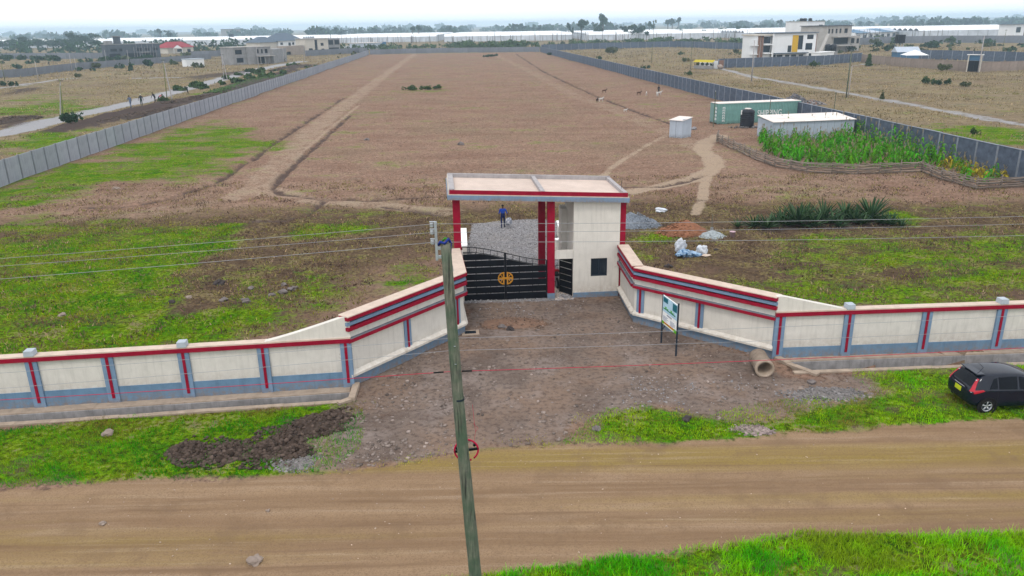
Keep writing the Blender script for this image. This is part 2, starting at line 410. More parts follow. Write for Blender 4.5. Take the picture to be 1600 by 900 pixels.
def zones(X, Y):
    X = np.asarray(X, float); Y = np.asarray(Y, float)
    nb = fbm(X, Y, 3.0, 4, 1) - 0.5; nl = fbm(X, Y, 14.0, 4, 3) - 0.5
    z = {}
    z["road"] = sstep(-0.35, 0.35, sd_poly(X, Y, ROADP) + nb * 0.9)
    fore = sd_poly(X, Y, FOREP)
    z["fore"] = sstep(-0.9, 0.9, fore + nb * 1.8) * (1 - z["road"])
    z["drive"] = sstep(-0.3, 0.3, sd_poly(X, Y, DRIVEP) + nb * 0.7)
    g = np.zeros(X.shape)
    for P, s in ((VERGEL, 0.5), (VERGER, 1.0), (VERGEN, 0.35)):
        g = np.maximum(g, sstep(-s, s, sd_poly(X, Y, P) + nb * (2.4 if s == 1.0 else 0.7)))
    z["verge"] = g
    for P, s, w in GREENS:
        g = np.maximum(g, s * sstep(-1.8 * w, 1.6 * w, sd_poly(X, Y, P) + nb * 3.0 * w + nl * 4.0 * w) * (0.84 + 0.9 * nl + 0.5 * nb))
    # thin weeds on the forecourt's edge
    fr = sstep(0.75, 0.0, np.abs(fore)) * (Y < 28) * 0.5
    z["green"] = np.clip(np.maximum(g, fr), 0, 1)
    t = np.zeros(X.shape)
    for P, w, s in TRACKS:
        t = np.maximum(t, np.minimum(1, s) * sstep(w * 1.25, w * 0.6, d_line(X, Y, P) + nb * w * 0.6) * (0.55 if w > 1.2 else 1.0))
    z["track"] = t
    k = np.zeros(X.shape)
    for P, s, w in DARKS:
        k = np.maximum(k, s * sstep(-w, w, sd_poly(X, Y, P) + nb * 2.0 * w))
    z["dark"] = k
    s_ = np.zeros(X.shape)
    for P in SAV: s_ = np.maximum(s_, sstep(-0.4, 0.4, sd_poly(X, Y, P)))
    z["sav"] = np.where((Y > Y_BACK + 2) | (s_ > 0.5), 1.0, s_)
    q = np.zeros(X.shape)
    for P, w, s in GREYR: q = np.maximum(q, s * sstep(w * 1.15, w * 0.8, d_line(X, Y, P) + nb * 0.8))
    z["grey"] = q
    z["near"] = sstep(-6, 6, sd_poly(X, Y, DRYN) + nl * 10)
    sc = np.full(X.shape, 1e9)
    for P in SCARPS: sc = np.minimum(sc, d_line(X, Y, P))
    z["scarp"] = sc + nb * 0.7
    return z

def in_drain(X, Y):
    l = (X < C1[0] + 0.1) & (X > -60) & (Y < yL(X) - 0.5) & (Y > yL(X) - 1.25)
    r = (X > 11.9) & (X < 70) & (Y < yR(X) - 0.4) & (Y > yR(X) - 1.45)
    return l | r

def height(X, Y, z):
    far = sstep(60, 260, np.hypot(X, Y))
    h = (fbm(X, Y, 5.0, 4, 2) - 0.5) * (0.16 + 0.3 * far)
    rough = np.maximum(z["fore"], np.maximum(z["drive"] * 0.5, z["near"] * 0.7))
    h = h * (1 - 0.6 * z["road"]) + (fbm(X, Y, 0.7, 3, 4) - 0.5) * 0.10 * rough * (1 - z["road"])
    # wheel ruts along the road
    a = Y - 0.075 * X
    h = h + z["road"] * (fbm(X * 0.06, a, 0.55, 3, 6) - 0.5) * 0.14 + z["road"] * (fbm(X * 0.5, a, 0.35, 3, 2) - 0.5) * 0.035
    h = h + z["verge"] * (fbm(X, Y, 1.1, 3, 1) - 0.35) * 0.16 * (1 - z["road"])
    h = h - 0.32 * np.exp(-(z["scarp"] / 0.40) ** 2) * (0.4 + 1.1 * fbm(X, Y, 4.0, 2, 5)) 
    h = h + z["dark"] * (Y > 80) * (fbm(X, Y, 3.0, 3, 2)) * 0.9
    h = h + z["dark"] * (Y < 30) * 0.0
    # keep foundations level
    h = np.where(in_drain(X, Y), -0.95, h)
    hill = sstep(3200, 6000, Y) * (4 + 16 * fbm(X, Y, 900, 3, 1) * sstep(-2500, 3000, X))
    return h + hill

def axis_pts(lo, a, b, hi, s, g):
    m = list(np.arange(a, b + 1e-6, s)); d = s; x = b
    while x < hi: d *= g; x += d; m.append(x)
    d = s; x = a; l = []
    while x > lo: d *= g; x -= d; l.append(x)
    return np.array(l[::-1] + m)
gx = axis_pts(-6000, -27, 29, 6000, 0.2, 1.024)
gy = axis_pts(-60, 14, 58, 6200, 0.2, 1.024)
NX, NY = len(gx), len(gy)
GXX, GYY = np.meshgrid(gx, gy)
GX, GY = GXX.ravel(), GYY.ravel()
Z = zones(GX, GY)
GH = height(GX, GY, Z)
def ground_z(x, y):
    i = int(np.clip(np.searchsorted(gx, x) - 1, 0, NX - 2)); j = int(np.clip(np.searchsorted(gy, y) - 1, 0, NY - 2))
    u = (x - gx[i]) / (gx[i + 1] - gx[i]); v = (y - gy[j]) / (gy[j + 1] - gy[j]); k = j * NX + i
    return float((GH[k] * (1 - u) + GH[k + 1] * u) * (1 - v) + (GH[k + NX] * (1 - u) + GH[k + NX + 1] * u) * v)
def ground_zv(x, y):
    i = np.clip(np.searchsorted(gx, x) - 1, 0, NX - 2); j = np.clip(np.searchsorted(gy, y) - 1, 0, NY - 2)
    u = (x - gx[i]) / (gx[i + 1] - gx[i]); v = (y - gy[j]) / (gy[j + 1] - gy[j]); k = j * NX + i
    return (GH[k] * (1 - u) + GH[k + 1] * u) * (1 - v) + (GH[k + NX] * (1 - u) + GH[k + NX + 1] * u) * v

def ground_material():
    m, nt, b = nodes("earth_and_grass")
    tc = N(nt, "ShaderNodeTexCoord"); v = tc.outputs["Object"]
    A = N(nt, "ShaderNodeVertexColor"); A.layer_name = "zone_a"; B = N(nt, "ShaderNodeVertexColor"); B.layer_name = "zone_b"
    C = N(nt, "ShaderNodeVertexColor"); C.layer_name = "zone_c"
    sa = N(nt, "ShaderNodeSeparateColor"); nt.links.new(A.outputs[0], sa.inputs[0])
    sb = N(nt, "ShaderNodeSeparateColor"); nt.links.new(B.outputs[0], sb.inputs[0])
    sc = N(nt, "ShaderNodeSeparateColor"); nt.links.new(C.outputs[0], sc.inputs[0])
    n_big = noise(nt, v, 0.06, 5); n_mid = noise(nt, v, 0.55, 6, 0.62); n_fin = noise(nt, v, 4.5, 7, 0.7); n_vf = noise(nt, v, 22, 4, 0.7)
    mpx = N(nt, "ShaderNodeMapping"); mpx.inputs["Scale"].default_value = (0.14, 1.0, 1); mpx.inputs["Rotation"].default_value = (0, 0, R(-4.3)); nt.links.new(v, mpx.inputs[0])
    n_str = noise(nt, mpx.outputs[0], 1.6, 7, 0.6); n_str2 = noise(nt, mpx.outputs[0], 0.45, 4, 0.5); n_str3 = noise(nt, mpx.outputs[0], 7.0, 5, 0.6)
    mpr = N(nt, 'ShaderNodeMapping'); mpr.inputs['Scale'].default_value = (0.03, 1.0, 1); mpr.inputs['Rotation'].default_value = (0, 0, R(-4.3)); nt.links.new(v, mpr.inputs[0])
    n_r1 = noise(nt, mpr.outputs[0], 1.3, 6, 0.6); n_r2 = noise(nt, mpr.outputs[0], 0.5, 4, 0.5); n_r3 = noise(nt, mpr.outputs[0], 4.0, 5, 0.6)
    def con(n, lo=0.40, hi=0.60): return ramp(nt, n, [(lo, 0.0), (hi, 1.0)])
    def brk(w, amp=0.9, hard=0.14, src=None):
        "weight + noise, hardened: irregular patchy border"
        q = math_(nt, 'ADD', w, math_(nt, 'MULTIPLY', math_(nt, 'SUBTRACT', src if src is not None else n_mix, 0.5), amp))
        return ramp(nt, q, [(0.5 - hard, 0.0), (0.5 + hard, 1.0)])
    n_mix = con(math_(nt, 'ADD', math_(nt, 'MULTIPLY', n_mid, 0.5), math_(nt, 'MULTIPLY', n_fin, 0.5)))
    mpg = N(nt, 'ShaderNodeMapping'); mpg.inputs['Scale'].default_value = (0.45, 1.0, 1); nt.links.new(v, mpg.inputs[0])
    n_pg = noise(nt, mpg.outputs[0], 0.22, 7, 0.68)
    n_big2 = noise(nt, v, 0.28, 3)
    n_pat = noise(nt, v, 1.5, 5, 0.65)
    n_mix2 = math_(nt, "ADD", math_(nt, "MULTIPLY", n_mid, 0.4), math_(nt, "ADD", math_(nt, "MULTIPLY", n_fin, 0.3), math_(nt, "MULTIPLY", n_pat, 0.3)))
    n_mix2 = con(math_(nt, 'ADD', math_(nt, 'MULTIPLY', n_mix2, 0.5), math_(nt, 'MULTIPLY', n_pg, 0.5)), 0.41, 0.59)
    spec = math_(nt, 'MULTIPLY', ramp(nt, n_fin, [(0.36, 0.45), (0.6, 1.0)]), 1.0)
    # dry mown field
    field = mixc(nt, ramp(nt, n_pg, [(0.38, 0), (0.62, 1)]), (0.205, 0.126, 0.092), (0.272, 0.182, 0.134))
    field = mixc(nt, ramp(nt, n_big, [(0.5, 0), (0.72, 0.5)]), field, (0.18, 0.15, 0.095))
    field = mixc(nt, ramp(nt, n_fin, [(0.34, 0.75), (0.52, 0.0)]), field, (0.135, 0.094, 0.072))
    field = mixc(nt, ramp(nt, n_str3, [(0.60, 0.0), (0.78, 0.25)]), field, (0.30, 0.215, 0.16))
    # rough half-bare ground nearer the wall
    rough = mixc(nt, ramp(nt, n_mid, [(0.35, 0), (0.65, 1)]), (0.078, 0.052, 0.036), (0.160, 0.114, 0.068))
    rough = mixc(nt, ramp(nt, n_fin, [(0.36, 0.8), (0.52, 0.0)]), rough, (0.038, 0.026, 0.020))
    rough = mixc(nt, ramp(nt, n_mix, [(0.6, 0), (1.0, 0.8)]), rough, (0.125, 0.115, 0.015))
    c = mixc(nt, brk(sc.outputs[0], 0.5, 0.3), field, rough)
    # savanna outside the walls
    sav = mixc(nt, ramp(nt, n_big, [(0.35, 0), (0.65, 1)]), (0.195, 0.145, 0.098), (0.245, 0.195, 0.115))
    sav = mixc(nt, ramp(nt, n_mid, [(0.36, 0.6), (0.54, 0)]), sav, (0.10, 0.085, 0.05))
    sav = mixc(nt, ramp(nt, n_str2, [(0.55, 0), (0.68, 0.5)]), sav, (0.17, 0.145, 0.12))
    c = mixc(nt, sb.outputs[2], c, sav)
    # green grass
    gr = mixc(nt, ramp(nt, n_mid, [(0.34, 0), (0.66, 1)]), (0.015, 0.125, 0.003), (0.160, 0.220, 0.003))
    gr = mixc(nt, ramp(nt, n_fin, [(0.38, 0.85), (0.56, 0)]), gr, (0.035, 0.048, 0.010))
    gr = mixc(nt, ramp(nt, n_vf, [(0.5, 0.0), (0.72, 0.55)]), gr, (0.19, 0.33, 0.01))
    gr = mixc(nt, ramp(nt, n_str, [(0.56, 0), (0.7, 0.55)]), gr, (0.135, 0.085, 0.025))
    c = mixc(nt, brk(A.outputs[1], 1.1, 0.24, n_mix2), c, gr)
    # clumps and bare crumbs: strong small-scale mottling of everything that grows
    mot = ramp(nt, con(n_fin, 0.34, 0.66), [(0.0, 0.58), (0.5, 1.0), (1.0, 1.30)])
    mot2 = ramp(nt, con(n_pat, 0.36, 0.64), [(0.0, 0.80), (1.0, 1.16)])
    mot3 = ramp(nt, con(n_vf, 0.34, 0.66), [(0.0, 0.75), (1.0, 1.2)])
    c = mixc(nt, 1.0, c, mot, 'MULTIPLY'); c = mixc(nt, 1.0, c, mot2, 'MULTIPLY'); c = mixc(nt, 1.0, c, mot3, 'MULTIPLY')
    # tracks and footpaths
    tr = mixc(nt, n_fin, (0.265, 0.200, 0.148), (0.40, 0.315, 0.23))
    c = mixc(nt, math_(nt, 'MULTIPLY', brk(sb.outputs[0], 0.8, 0.30), 0.8), c, tr)
    # bare scarps
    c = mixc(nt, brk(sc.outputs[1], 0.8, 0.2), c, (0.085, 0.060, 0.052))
    # grey gravel roads
    gy_ = mixc(nt, n_mid, (0.235, 0.235, 0.245), (0.33, 0.325, 0.335))
    c = mixc(nt, brk(B.outputs[1], 0.5, 0.2), c, gy_)
    # black cotton soil
    c = mixc(nt, brk(sb.outputs[1], 0.8, 0.2), c, mixc(nt, n_fin, (0.030, 0.022, 0.022), (0.10, 0.075, 0.066)))
    # forecourt: trampled murram and spilled ballast
    fo = mixc(nt, ramp(nt, n_mid, [(0.32, 0), (0.66, 1)]), (0.116, 0.087, 0.073), (0.208, 0.164, 0.140))
    fo = mixc(nt, ramp(nt, n_big2, [(0.42, 0), (0.62, 0.8)]), fo, (0.205, 0.142, 0.106))
    fo = mixc(nt, ramp(nt, noise(nt, v, 0.45, 5, 0.6), [(0.52, 0), (0.66, 0.6)]), fo, (0.25, 0.205, 0.185))
    fo = mixc(nt, ramp(nt, noise(nt, v, 0.38, 4, 0.6), [(0.30, 0.7), (0.42, 0)]), fo, (0.085, 0.066, 0.058))
    fo = mixc(nt, ramp(nt, n_fin, [(0.37, 0.6), (0.53, 0)]), fo, (0.055, 0.040, 0.036))
    fo = mixc(nt, ramp(nt, n_vf, [(0.58, 0), (0.72, 0.75)]), fo, (0.27, 0.24, 0.23))
    c = mixc(nt, brk(sa.outputs[1], 0.8, 0.25), c, fo)
    # driveway ballast
    vo = N(nt, "ShaderNodeTexVoronoi"); vo.inputs["Scale"].default_value = 9.0; nt.links.new(v, vo.inputs["Vector"])
    dv = mixc(nt, n_vf, (0.13, 0.128, 0.135), (0.31, 0.305, 0.32))
    dv = mixc(nt, ramp(nt, n_mid, [(0.4, 0), (0.62, 0.4)]), dv, (0.27, 0.23, 0.19))
    c = mixc(nt, brk(sa.outputs[2], 0.6, 0.16), c, dv)
    # earth road: smooth, faintly ribboned by wheels, yellowish films of fine grass
    ro = mixc(nt, ramp(nt, n_r1, [(0.34, 0), (0.66, 1)]), (0.190, 0.122, 0.073), (0.275, 0.188, 0.118))
    ro = mixc(nt, ramp(nt, n_r2, [(0.48, 0), (0.62, 0.75)]), ro, (0.225, 0.165, 0.042))
    ro = mixc(nt, ramp(nt, n_r3, [(0.54, 0), (0.72, 0.55)]), ro, (0.35, 0.265, 0.19))
    ro = mixc(nt, ramp(nt, n_r3, [(0.30, 0.6), (0.44, 0)]), ro, (0.14, 0.088, 0.055))
    ro = mixc(nt, ramp(nt, n_str, [(0.56, 0), (0.72, 0.4)]), ro, (0.32, 0.235, 0.165))
    ro = mixc(nt, ramp(nt, n_vf, [(0.36, 0.7), (0.52, 0)]), ro, (0.145, 0.092, 0.058))
    ro = mixc(nt, ramp(nt, n_mid, [(0.34, 0.5), (0.48, 0)]), ro, (0.16, 0.105, 0.065))
    c = mixc(nt, brk(sa.outputs[0], 0.7, 0.2), c, ro)
    nt.links.new(c, b.inputs["Base Color"]); b.inputs["Roughness"].default_value = 0.95; b.inputs["Specular IOR Level"].default_value = 0.0
    bn = N(nt, "ShaderNodeBump"); bn.inputs["Strength"].default_value = 0.8; bn.inputs["Distance"].default_value = 0.09
    hh = math_(nt, 'ADD', n_fin, math_(nt, 'MULTIPLY', n_vf, 0.35))
    calm = math_(nt, 'SUBTRACT', 1.0, math_(nt, 'ADD', math_(nt, 'MULTIPLY', sa.outputs[0], 0.55), math_(nt, 'MULTIPLY', sa.outputs[1], 0.2)))
    nt.links.new(math_(nt, 'MULTIPLY', hh, calm), bn.inputs["Height"]); nt.links.new(bn.outputs[0], b.inputs["Normal"])
    return m
GROUND_MAT = ground_material()

ii, jj = np.meshgrid(np.arange(NX - 1), np.arange(NY - 1))
k00 = (jj * NX + ii).ravel()
QUADS = np.stack([k00, k00 + 1, k00 + NX + 1, k00 + NX], 1)
def fmean(a): return a[QUADS].mean(1)
zid = np.zeros(len(QUADS), int)
fx, fy = fmean(GX), fmean(GY)
for n_, key in ((4, "grey"), (2, "fore"), (3, "drive"), (1, "road")):
    zid[fmean(Z[key]) > 0.5] = n_
zid[(zid == 4) & (fx > 0)] = 5
# smooth normals of the whole sheet, so that the pieces join without a seam
P3 = np.stack([GX, GY, GH], 1)
gxv = np.gradient(GH.reshape(NY, NX), gx, axis=1).ravel(); gyv = np.gradient(GH.reshape(NY, NX), gy, axis=0).ravel()
NRM = np.stack([-gxv, -gyv, np.ones_like(gxv)], 1); NRM /= np.linalg.norm(NRM, axis=1, keepdims=True)
PACK = {"zone_a": np.stack([Z["road"], Z["fore"], Z["drive"], Z["green"]], 1),
        "zone_b": np.stack([Z["track"], Z["dark"], Z["sav"], Z["grey"]], 1),
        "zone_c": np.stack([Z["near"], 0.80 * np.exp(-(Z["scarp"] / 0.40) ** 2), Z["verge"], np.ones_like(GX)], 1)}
for zi, nm in enumerate(("ground", "dirt_road", "forecourt", "gravel_driveway", "gravel_road", "murram_road")):
    F = QUADS[zid == zi]
    if not len(F): continue
    used = np.unique(F); rem = np.zeros(len(GX), np.int64); rem[used] = np.arange(len(used))
    me = np_mesh(nm, P3[used], rem[F], GROUND_MAT, smooth=True)
    for an, arr in PACK.items():
        a = me.color_attributes.new(an, 'FLOAT_COLOR', 'POINT'); a.data.foreach_set("color", np.ascontiguousarray(arr[used], np.float32).ravel())
    me.normals_split_custom_set_from_vertices(NRM[used].tolist())
    tag(link(nm, me), kind="structure")
# ------------------------------------------------------------------ front boundary wall
def perimeter_wall(label, a, b, pil, caps, hw=2.2, wing=None, group=None, hp=0.5):
    "straight rendered wall from a to b; pil = distances of the pilasters from a; outward face at local y = 0"
    d = math.hypot(b[0] - a[0], b[1] - a[1]); rz = math.atan2(b[1] - a[1], b[0] - a[0])
    t = thing("boundary_wall", label, "wall", a, rz, group)
    T = 0.26; PW = 0.44
    for s0, s1 in zip(pil[:-1], pil[1:]):
        MB().box(s0 + PW / 2, s1 - PW / 2, 0, T, hp, hw - 0.17).build("panel", CREAM, t)
        MB().box(s0 + PW / 2, s1 - PW / 2, -0.035, T, -0.25, hp).build("plinth", BLUE, t)
    for s in pil:
        p = MB().box(s - PW / 2, s + PW / 2, -0.09, T, -0.25, hw - 0.17).build("pilaster", BLUE_L, t)
        MB().box(s - 0.055, s + 0.055, -0.115, -0.091, 0.22, hw - 0.172).build("red_stripe", RED, p)
    L0, L1 = pil[0] - PW / 2, pil[-1] + PW / 2
    MB().box(L0, L1, -0.13, T - 0.04, hw - 0.168, hw).build("red_band", RED, t)
    m = MB(); n = max(2, int((L1 - L0) / 1.5)); 
    for i in range(n):
        x0 = L0 + (L1 - L0) * i / n; x1 = L0 + (L1 - L0) * (i + 1) / n
        m.box(x0, x1 - 0.004, -0.10 + random.uniform(-.004, .004), T + 0.04, hw + 0.002, hw + 0.055 + random.uniform(-.004, .004))
    m.build("coping", COPE, t)
    for s in caps:
        MB().box(s - 0.175, s + 0.175, -0.13, T - 0.01, hw + 0.06, hw + 0.27, top=0.94).build("cap_block", CAPB, t)
    if wing:
        s0, s1, h1, cv = wing
        top = []
        for i in range(17):
            u = i / 16; s = s0 + (s1 - s0) * u; h = 0.06 + h1 * (u ** cv)
            if u > 0.93: h -= 0.06 * ((u - 0.93) / 0.07) ** 2
            top.append((s, hw + h))
        top = top if s1 > s0 else top[::-1]
        lo = [(min(s0, s1), hw + 0.02), (max(s0, s1), hw + 0.02)]
        MB().prism([lo[1]] + top[::-1] + [lo[0]], -0.03, T - 0.02).build("wing_panel", CREAM2, t)
    return t

def dist(a, b): return math.hypot(a[0] - b[0], a[1] - b[1])
AL = (-46.0, yL(-46.0)); dL = dist(AL, C1)
pl = []
for px in ((65, 636), (182, 627), (299, 618), (420, 610)): pl.append(dist(AL, W(*px)))
pL = [pl[0] - 2.85 * k for k in range(9, 0, -1)] + pl + [dL - 0.05]
perimeter_wall("cream left-hand boundary wall with blue pilasters rising in a curve beside the gate", AL, C1, pL,
               [pL[k] for k in range(len(pL)) if k % 2 == 1 and k < len(pL) - 1], 2.15, wing=(pL[-2] + 0.1, dL + 0.18, 0.92, 1.15), hp=0.68)
AR = R1; BR = (49.0, yR(49.0))
pr = [0.16] + [dist(AR, W(*px)) for px in ((1320, 557), (1438, 551), (1553, 547))]
pR = pr + [pr[-1] + 3.4 * k for k in range(1, 9)]
perimeter_wall("cream right-hand boundary wall with blue pilasters behind the black car", AR, BR, pR,
               [pR[k] for k in range(1, len(pR), 2)], 2.15, wing=(pR[1] - 0.25, -0.05, 0.72, 1.0))

def splay_wall(label, a, b, pils, k=1.0, ret=False):
    "angled entrance wall from a to b with stacked red and blue bands on its outward side (local y < 0)"
    d = dist(a, b); rz = math.atan2(b[1] - a[1], b[0] - a[0])
    t = thing("entrance_wall", label, "wall", a, rz)
    T = 0.34; z = lambda v: v * k
    MB().box(0, d, -0.03, T, -0.3, z(0.44)).build("plinth", BLUE, t)
    MB().prism([(0, 0), (0, 0)], 0, 0) if False else None
    m = MB(); m.add([(0, -0.17, z(0.44)), (d, -0.17, z(0.44)), (d, -0.17, z(0.54)), (0, -0.17, z(0.54)), (0, 0.0, z(0.66)), (d, 0.0, z(0.66)), (0, 0.1, z(0.442)), (d, 0.1, z(0.442)), (0, 0.1, z(0.66)), (d, 0.1, z(0.66))],
                    [(0, 1, 2, 3), (3, 2, 5, 4), (4, 5, 9, 8), (1, 0, 6, 7), (0, 3, 4, 8, 6), (2, 1, 7, 9, 5)])
    m.build("sill_ledge", CREAM2, t)
    cuts = [0.0] + sorted(pils) + [d]
    for i in range(len(cuts) - 1):
        x0 = cuts[i] + (0.2 if i else 0); x1 = cuts[i + 1] - (0.2 if i < len(cuts) - 2 else 0)
        if x1 - x0 > 0.05: MB().box(x0, x1, 0.002, T - 0.02, z(0.665), z(1.96)).build("panel", CREAM2, t)
    for s in pils:
        p = MB().box(s - 0.2, s + 0.2, -0.05, T - 0.03, z(0.62), z(1.955)).build("pilaster", BLUE_L, t)
        MB().box(s - 0.05, s + 0.05, -0.08, -0.051, z(0.60), z(1.953)).build("red_stripe", RED, p)
    e = 0.02
    MB().box(-e, d + e, -0.20, 0.12, z(1.96), z(2.11)).build("red_band", RED, t)
    MB().box(0, d, -0.19, 0.1, z(2.112), z(2.135)).build("band_ledge", GROOVE, t)
    MB().box(0, d, -0.03, T - 0.02, z(2.137), z(2.46)).build("cream_strip", CREAM2, t)
    MB().box(-e, d + e, -0.20, 0.12, z(2.462), z(2.61)).build("red_band", RED, t)
    MB().box(0, d, 0.0, T - 0.02, z(2.612), z(2.90)).build("grey_groove", GROOVE, t)  # recess back painted grey, the groove's shadow put into its colour
    MB().box(-e, d + e, -0.15, -0.002, z(2.68), z(2.82)).build("blue_band", BLUE_L, t)
    MB().box(-e, d + e, -0.21, T - 0.02, z(2.902), z(3.045)).build("red_band", RED, t)
    MB().box(0, d, -0.19, T + 0.04, z(3.047), z(3.085)).build("coping", COPE, t)
    return t
GL = (-2.86, 39.15)
splay_wall("angled entrance wall with red and blue bands, left of the forecourt behind the wooden pole", C1, E1, [3.42, 6.72], 1.0)
splay_wall("short banded entrance wall running back to the left end of the black gate", E1, GL, [2.1], 0.99)
splay_wall("long angled entrance wall with red and blue bands behind the advertising board", RB, R1, [3.52, 0.35], 0.93)
HR = (5.82, 39.86)
splay_wall("short banded entrance wall joining the right side of the gatehouse", HR, RB, [], 0.945)

# ------------------------------------------------------------------ open drains at the foot of the front walls
def drain(label, a, b, off0, off1, off2, off3, closed_right, head):
    d = dist(a, b); rz = math.atan2(b[1] - a[1], b[0] - a[0])
    t = thing("roadside_drain", label, "drain", a, rz)
    m = MB(); n = int(d / 1.2)
    for i in range(n):      # slightly uneven earth ledge between wall and channel
        x0, x1 = d * i / n, d * (i + 1) / n
        m.box(x0, x1, -off1, -off0, -0.9, 0.03 + random.uniform(-.012, .012))
    m.build("earth_ledge", CONC_TAN, t)
    MB().box(0, d, -off1 - 0.05, -off1 - 0.001, -0.9, -0.02).build("back_face", CONC, t)
    MB().box(0, d, -off2 + 0.001, -off1 - 0.051, -0.88, -0.72).build("channel_floor", CONC, t)
    m = MB()
    for i in range(n):
        x0, x1 = d * i / n, d * (i + 1) / n
        m.box(x0, x1, -off3, -off2, -0.9, 0.05 + random.uniform(-.015, .015))
    m.build("kerb", CONC_TAN, t)
    m = MB()
    for p, q, w, h0, h1 in head:
        dx, dy = q[0] - p[0], q[1] - p[1]; l = math.hypot(dx, dy); ux, uy = dx / l, dy / l
        m.slab([(p[0] - uy * w / 2, p[1] + ux * w / 2), (q[0] - uy * w / 2, q[1] + ux * w / 2), (q[0] + uy * w / 2, q[1] - ux * w / 2), (p[0] + uy * w / 2, p[1] - ux * w / 2)][::-1], h0, h1)
    m.build("headwall", CONC_TAN, t)
    return t
dd = dist(AL, C1)
drain("open concrete drain along the foot of the left boundary wall", AL, C1, 0.04, 0.5, 1.25, 1.5, True,
      [((dd + 0.25, 0.05), (dd + 0.14, -1.35), 0.26, -0.8, 0.16), ((dd + 0.08, -1.3), (dd - 0.35, -1.62), 0.24, -0.6, 0.12)])
drain("open concrete drain along the foot of the right boundary wall", (R1[0] + 0.3, yR(R1[0] + 0.3)), BR, 0.04, 0.4, 1.45, 1.7, False,
      [((-0.15, -0.1), (0.12, -0.75), 0.3, -0.8, 0.14), ((0.1, -0.7), (0.9, -1.9), 0.26, -0.8, 0.1)])

# ------------------------------------------------------------------ concrete culvert pipe
def culvert():
    a = Vector((*W(1176, 556), 0.37)); b = Vector((*W(1194, 589), 0.35)); d = (b - a).normalized()
    a = b - d * 1.3
    t = thing("culvert_pipe", "short concrete culvert pipe lying open-ended beside the right drain", "pipe", (b.x, b.y, 0.35), math.atan2(d.y, d.x) - math.pi / 2)
    L = 1.3; ro, ri = 0.375, 0.295
    MB().lathe([(ri, -L), (ro, -L), (ro, -0.16), (ro + 0.02, -0.15), (ro + 0.02, 0), (ri, 0), (ri, -L)], 36, axis='y').build("pipe_barrel", CONC_TAN, t, True)
culvert()

# ------------------------------------------------------------------ gatehouse
gd = math.atan2(39.9 - 39.27, 5.61 + 2.68)
def U(s, v=0.0): return (-2.68 + s * math.cos(gd) - v * math.sin(gd), 39.27 + s * math.sin(gd) + v * math.cos(gd))
# canopy (leans gently down to the right for drainage)
gh = thing("gatehouse", "cream gatehouse with crimson columns carrying a flat blue and red roof over the gate", "gatehouse", (*U(0), 0), gd)
def pc(m, name, mats, parent=gh, smooth=False): return m.build(name, mats, parent, smooth)
def roofz(s): return 5.67 - 0.0515 * (s + 0.35)
for nm, s0, v0, base in (("column", -0.30, 0.0, 2.9), ("column", 4.60, -0.02, 0.34), ("column", 4.50, 3.25, 0.0), ("column", -0.30, 3.25, 0.0), ("column", 8.37, 0.06, 0.0)):
    w = 0.38
    m = MB(); z1 = roofz(s0 + w / 2) - 0.01
    c = m.box(s0, s0 + w, v0, v0 + w, base, z1).build("column", RED, gh)
    if base == 0.34: MB().box(s0 - 0.015, s0 + w + 0.015, v0 - 0.015, v0 + w + 0.015, -0.1, 0.339).build("column_foot", BLUE, c)
    if base == 2.9: MB().box(s0 - 0.02, s0 + w + 0.06, v0 - 0.0, v0 + w, -0.1, 2.899).build("column_foot", CREAM2, c)
# roof built in a tilted frame
FLb = Vector((-0.52, -0.62, 0)); 
rf = bpy.data.objects.new("roof", None)
rl, rw = 9.40, 4.75
RM = MB().box(0, rl, 0, rw, 0, 0.24).mesh("roof", BLUE_L)
rf = link("roof", RM, gh, (-0.55, -0.42, roofz(-0.55)))
rf.rotation_euler = (0, math.atan(0.0515), R(0.9))
MB().box(0.03, rl - 0.03, 0.03, rw - 0.03, 0.242, 0.29).build("cornice_strip", COPE, rf)
MB().box(0.20, rl - 0.20, 0.20, rw - 0.2, 0.292, 0.33).build("roof_screed", SCREED, rf)
MB().box(0.10, rl - 0.10, 0.05, 0.10, 0.292, 0.50).build("red_fascia", RED, rf)
MB().box(0.08, rl - 0.08, 0.102, 0.26, 0.292, 0.47).build("parapet", PARA, rf)
MB().box(0.08, rl - 0.08, rw - 0.24, rw - 0.08, 0.292, 0.55).build("parapet", PARA, rf)
MB().box(0.08, 0.36, 0.262, rw - 0.242, 0.292, 0.53).build("parapet", PARA, rf)
MB().box(rl - 0.30, rl - 0.08, 0.262, rw - 0.242, 0.292, 0.50).build("parapet", PARA, rf)
MB().box(4.78, 5.0, 0.262, rw - 0.242, 0.331, 0.50).build("parapet", PARA, rf)
MB().box(0.05, 0.079, 0.12, rw - 0.1, 0.292, 0.50).build("cornice_strip", CREAM2, rf)
MB().tube([(rl - 0.2, 1.2, 0.5), (rl - 0.2, 1.2, 0.95)], 0.012, 5).build("rebar_stub", FRAME, rf)
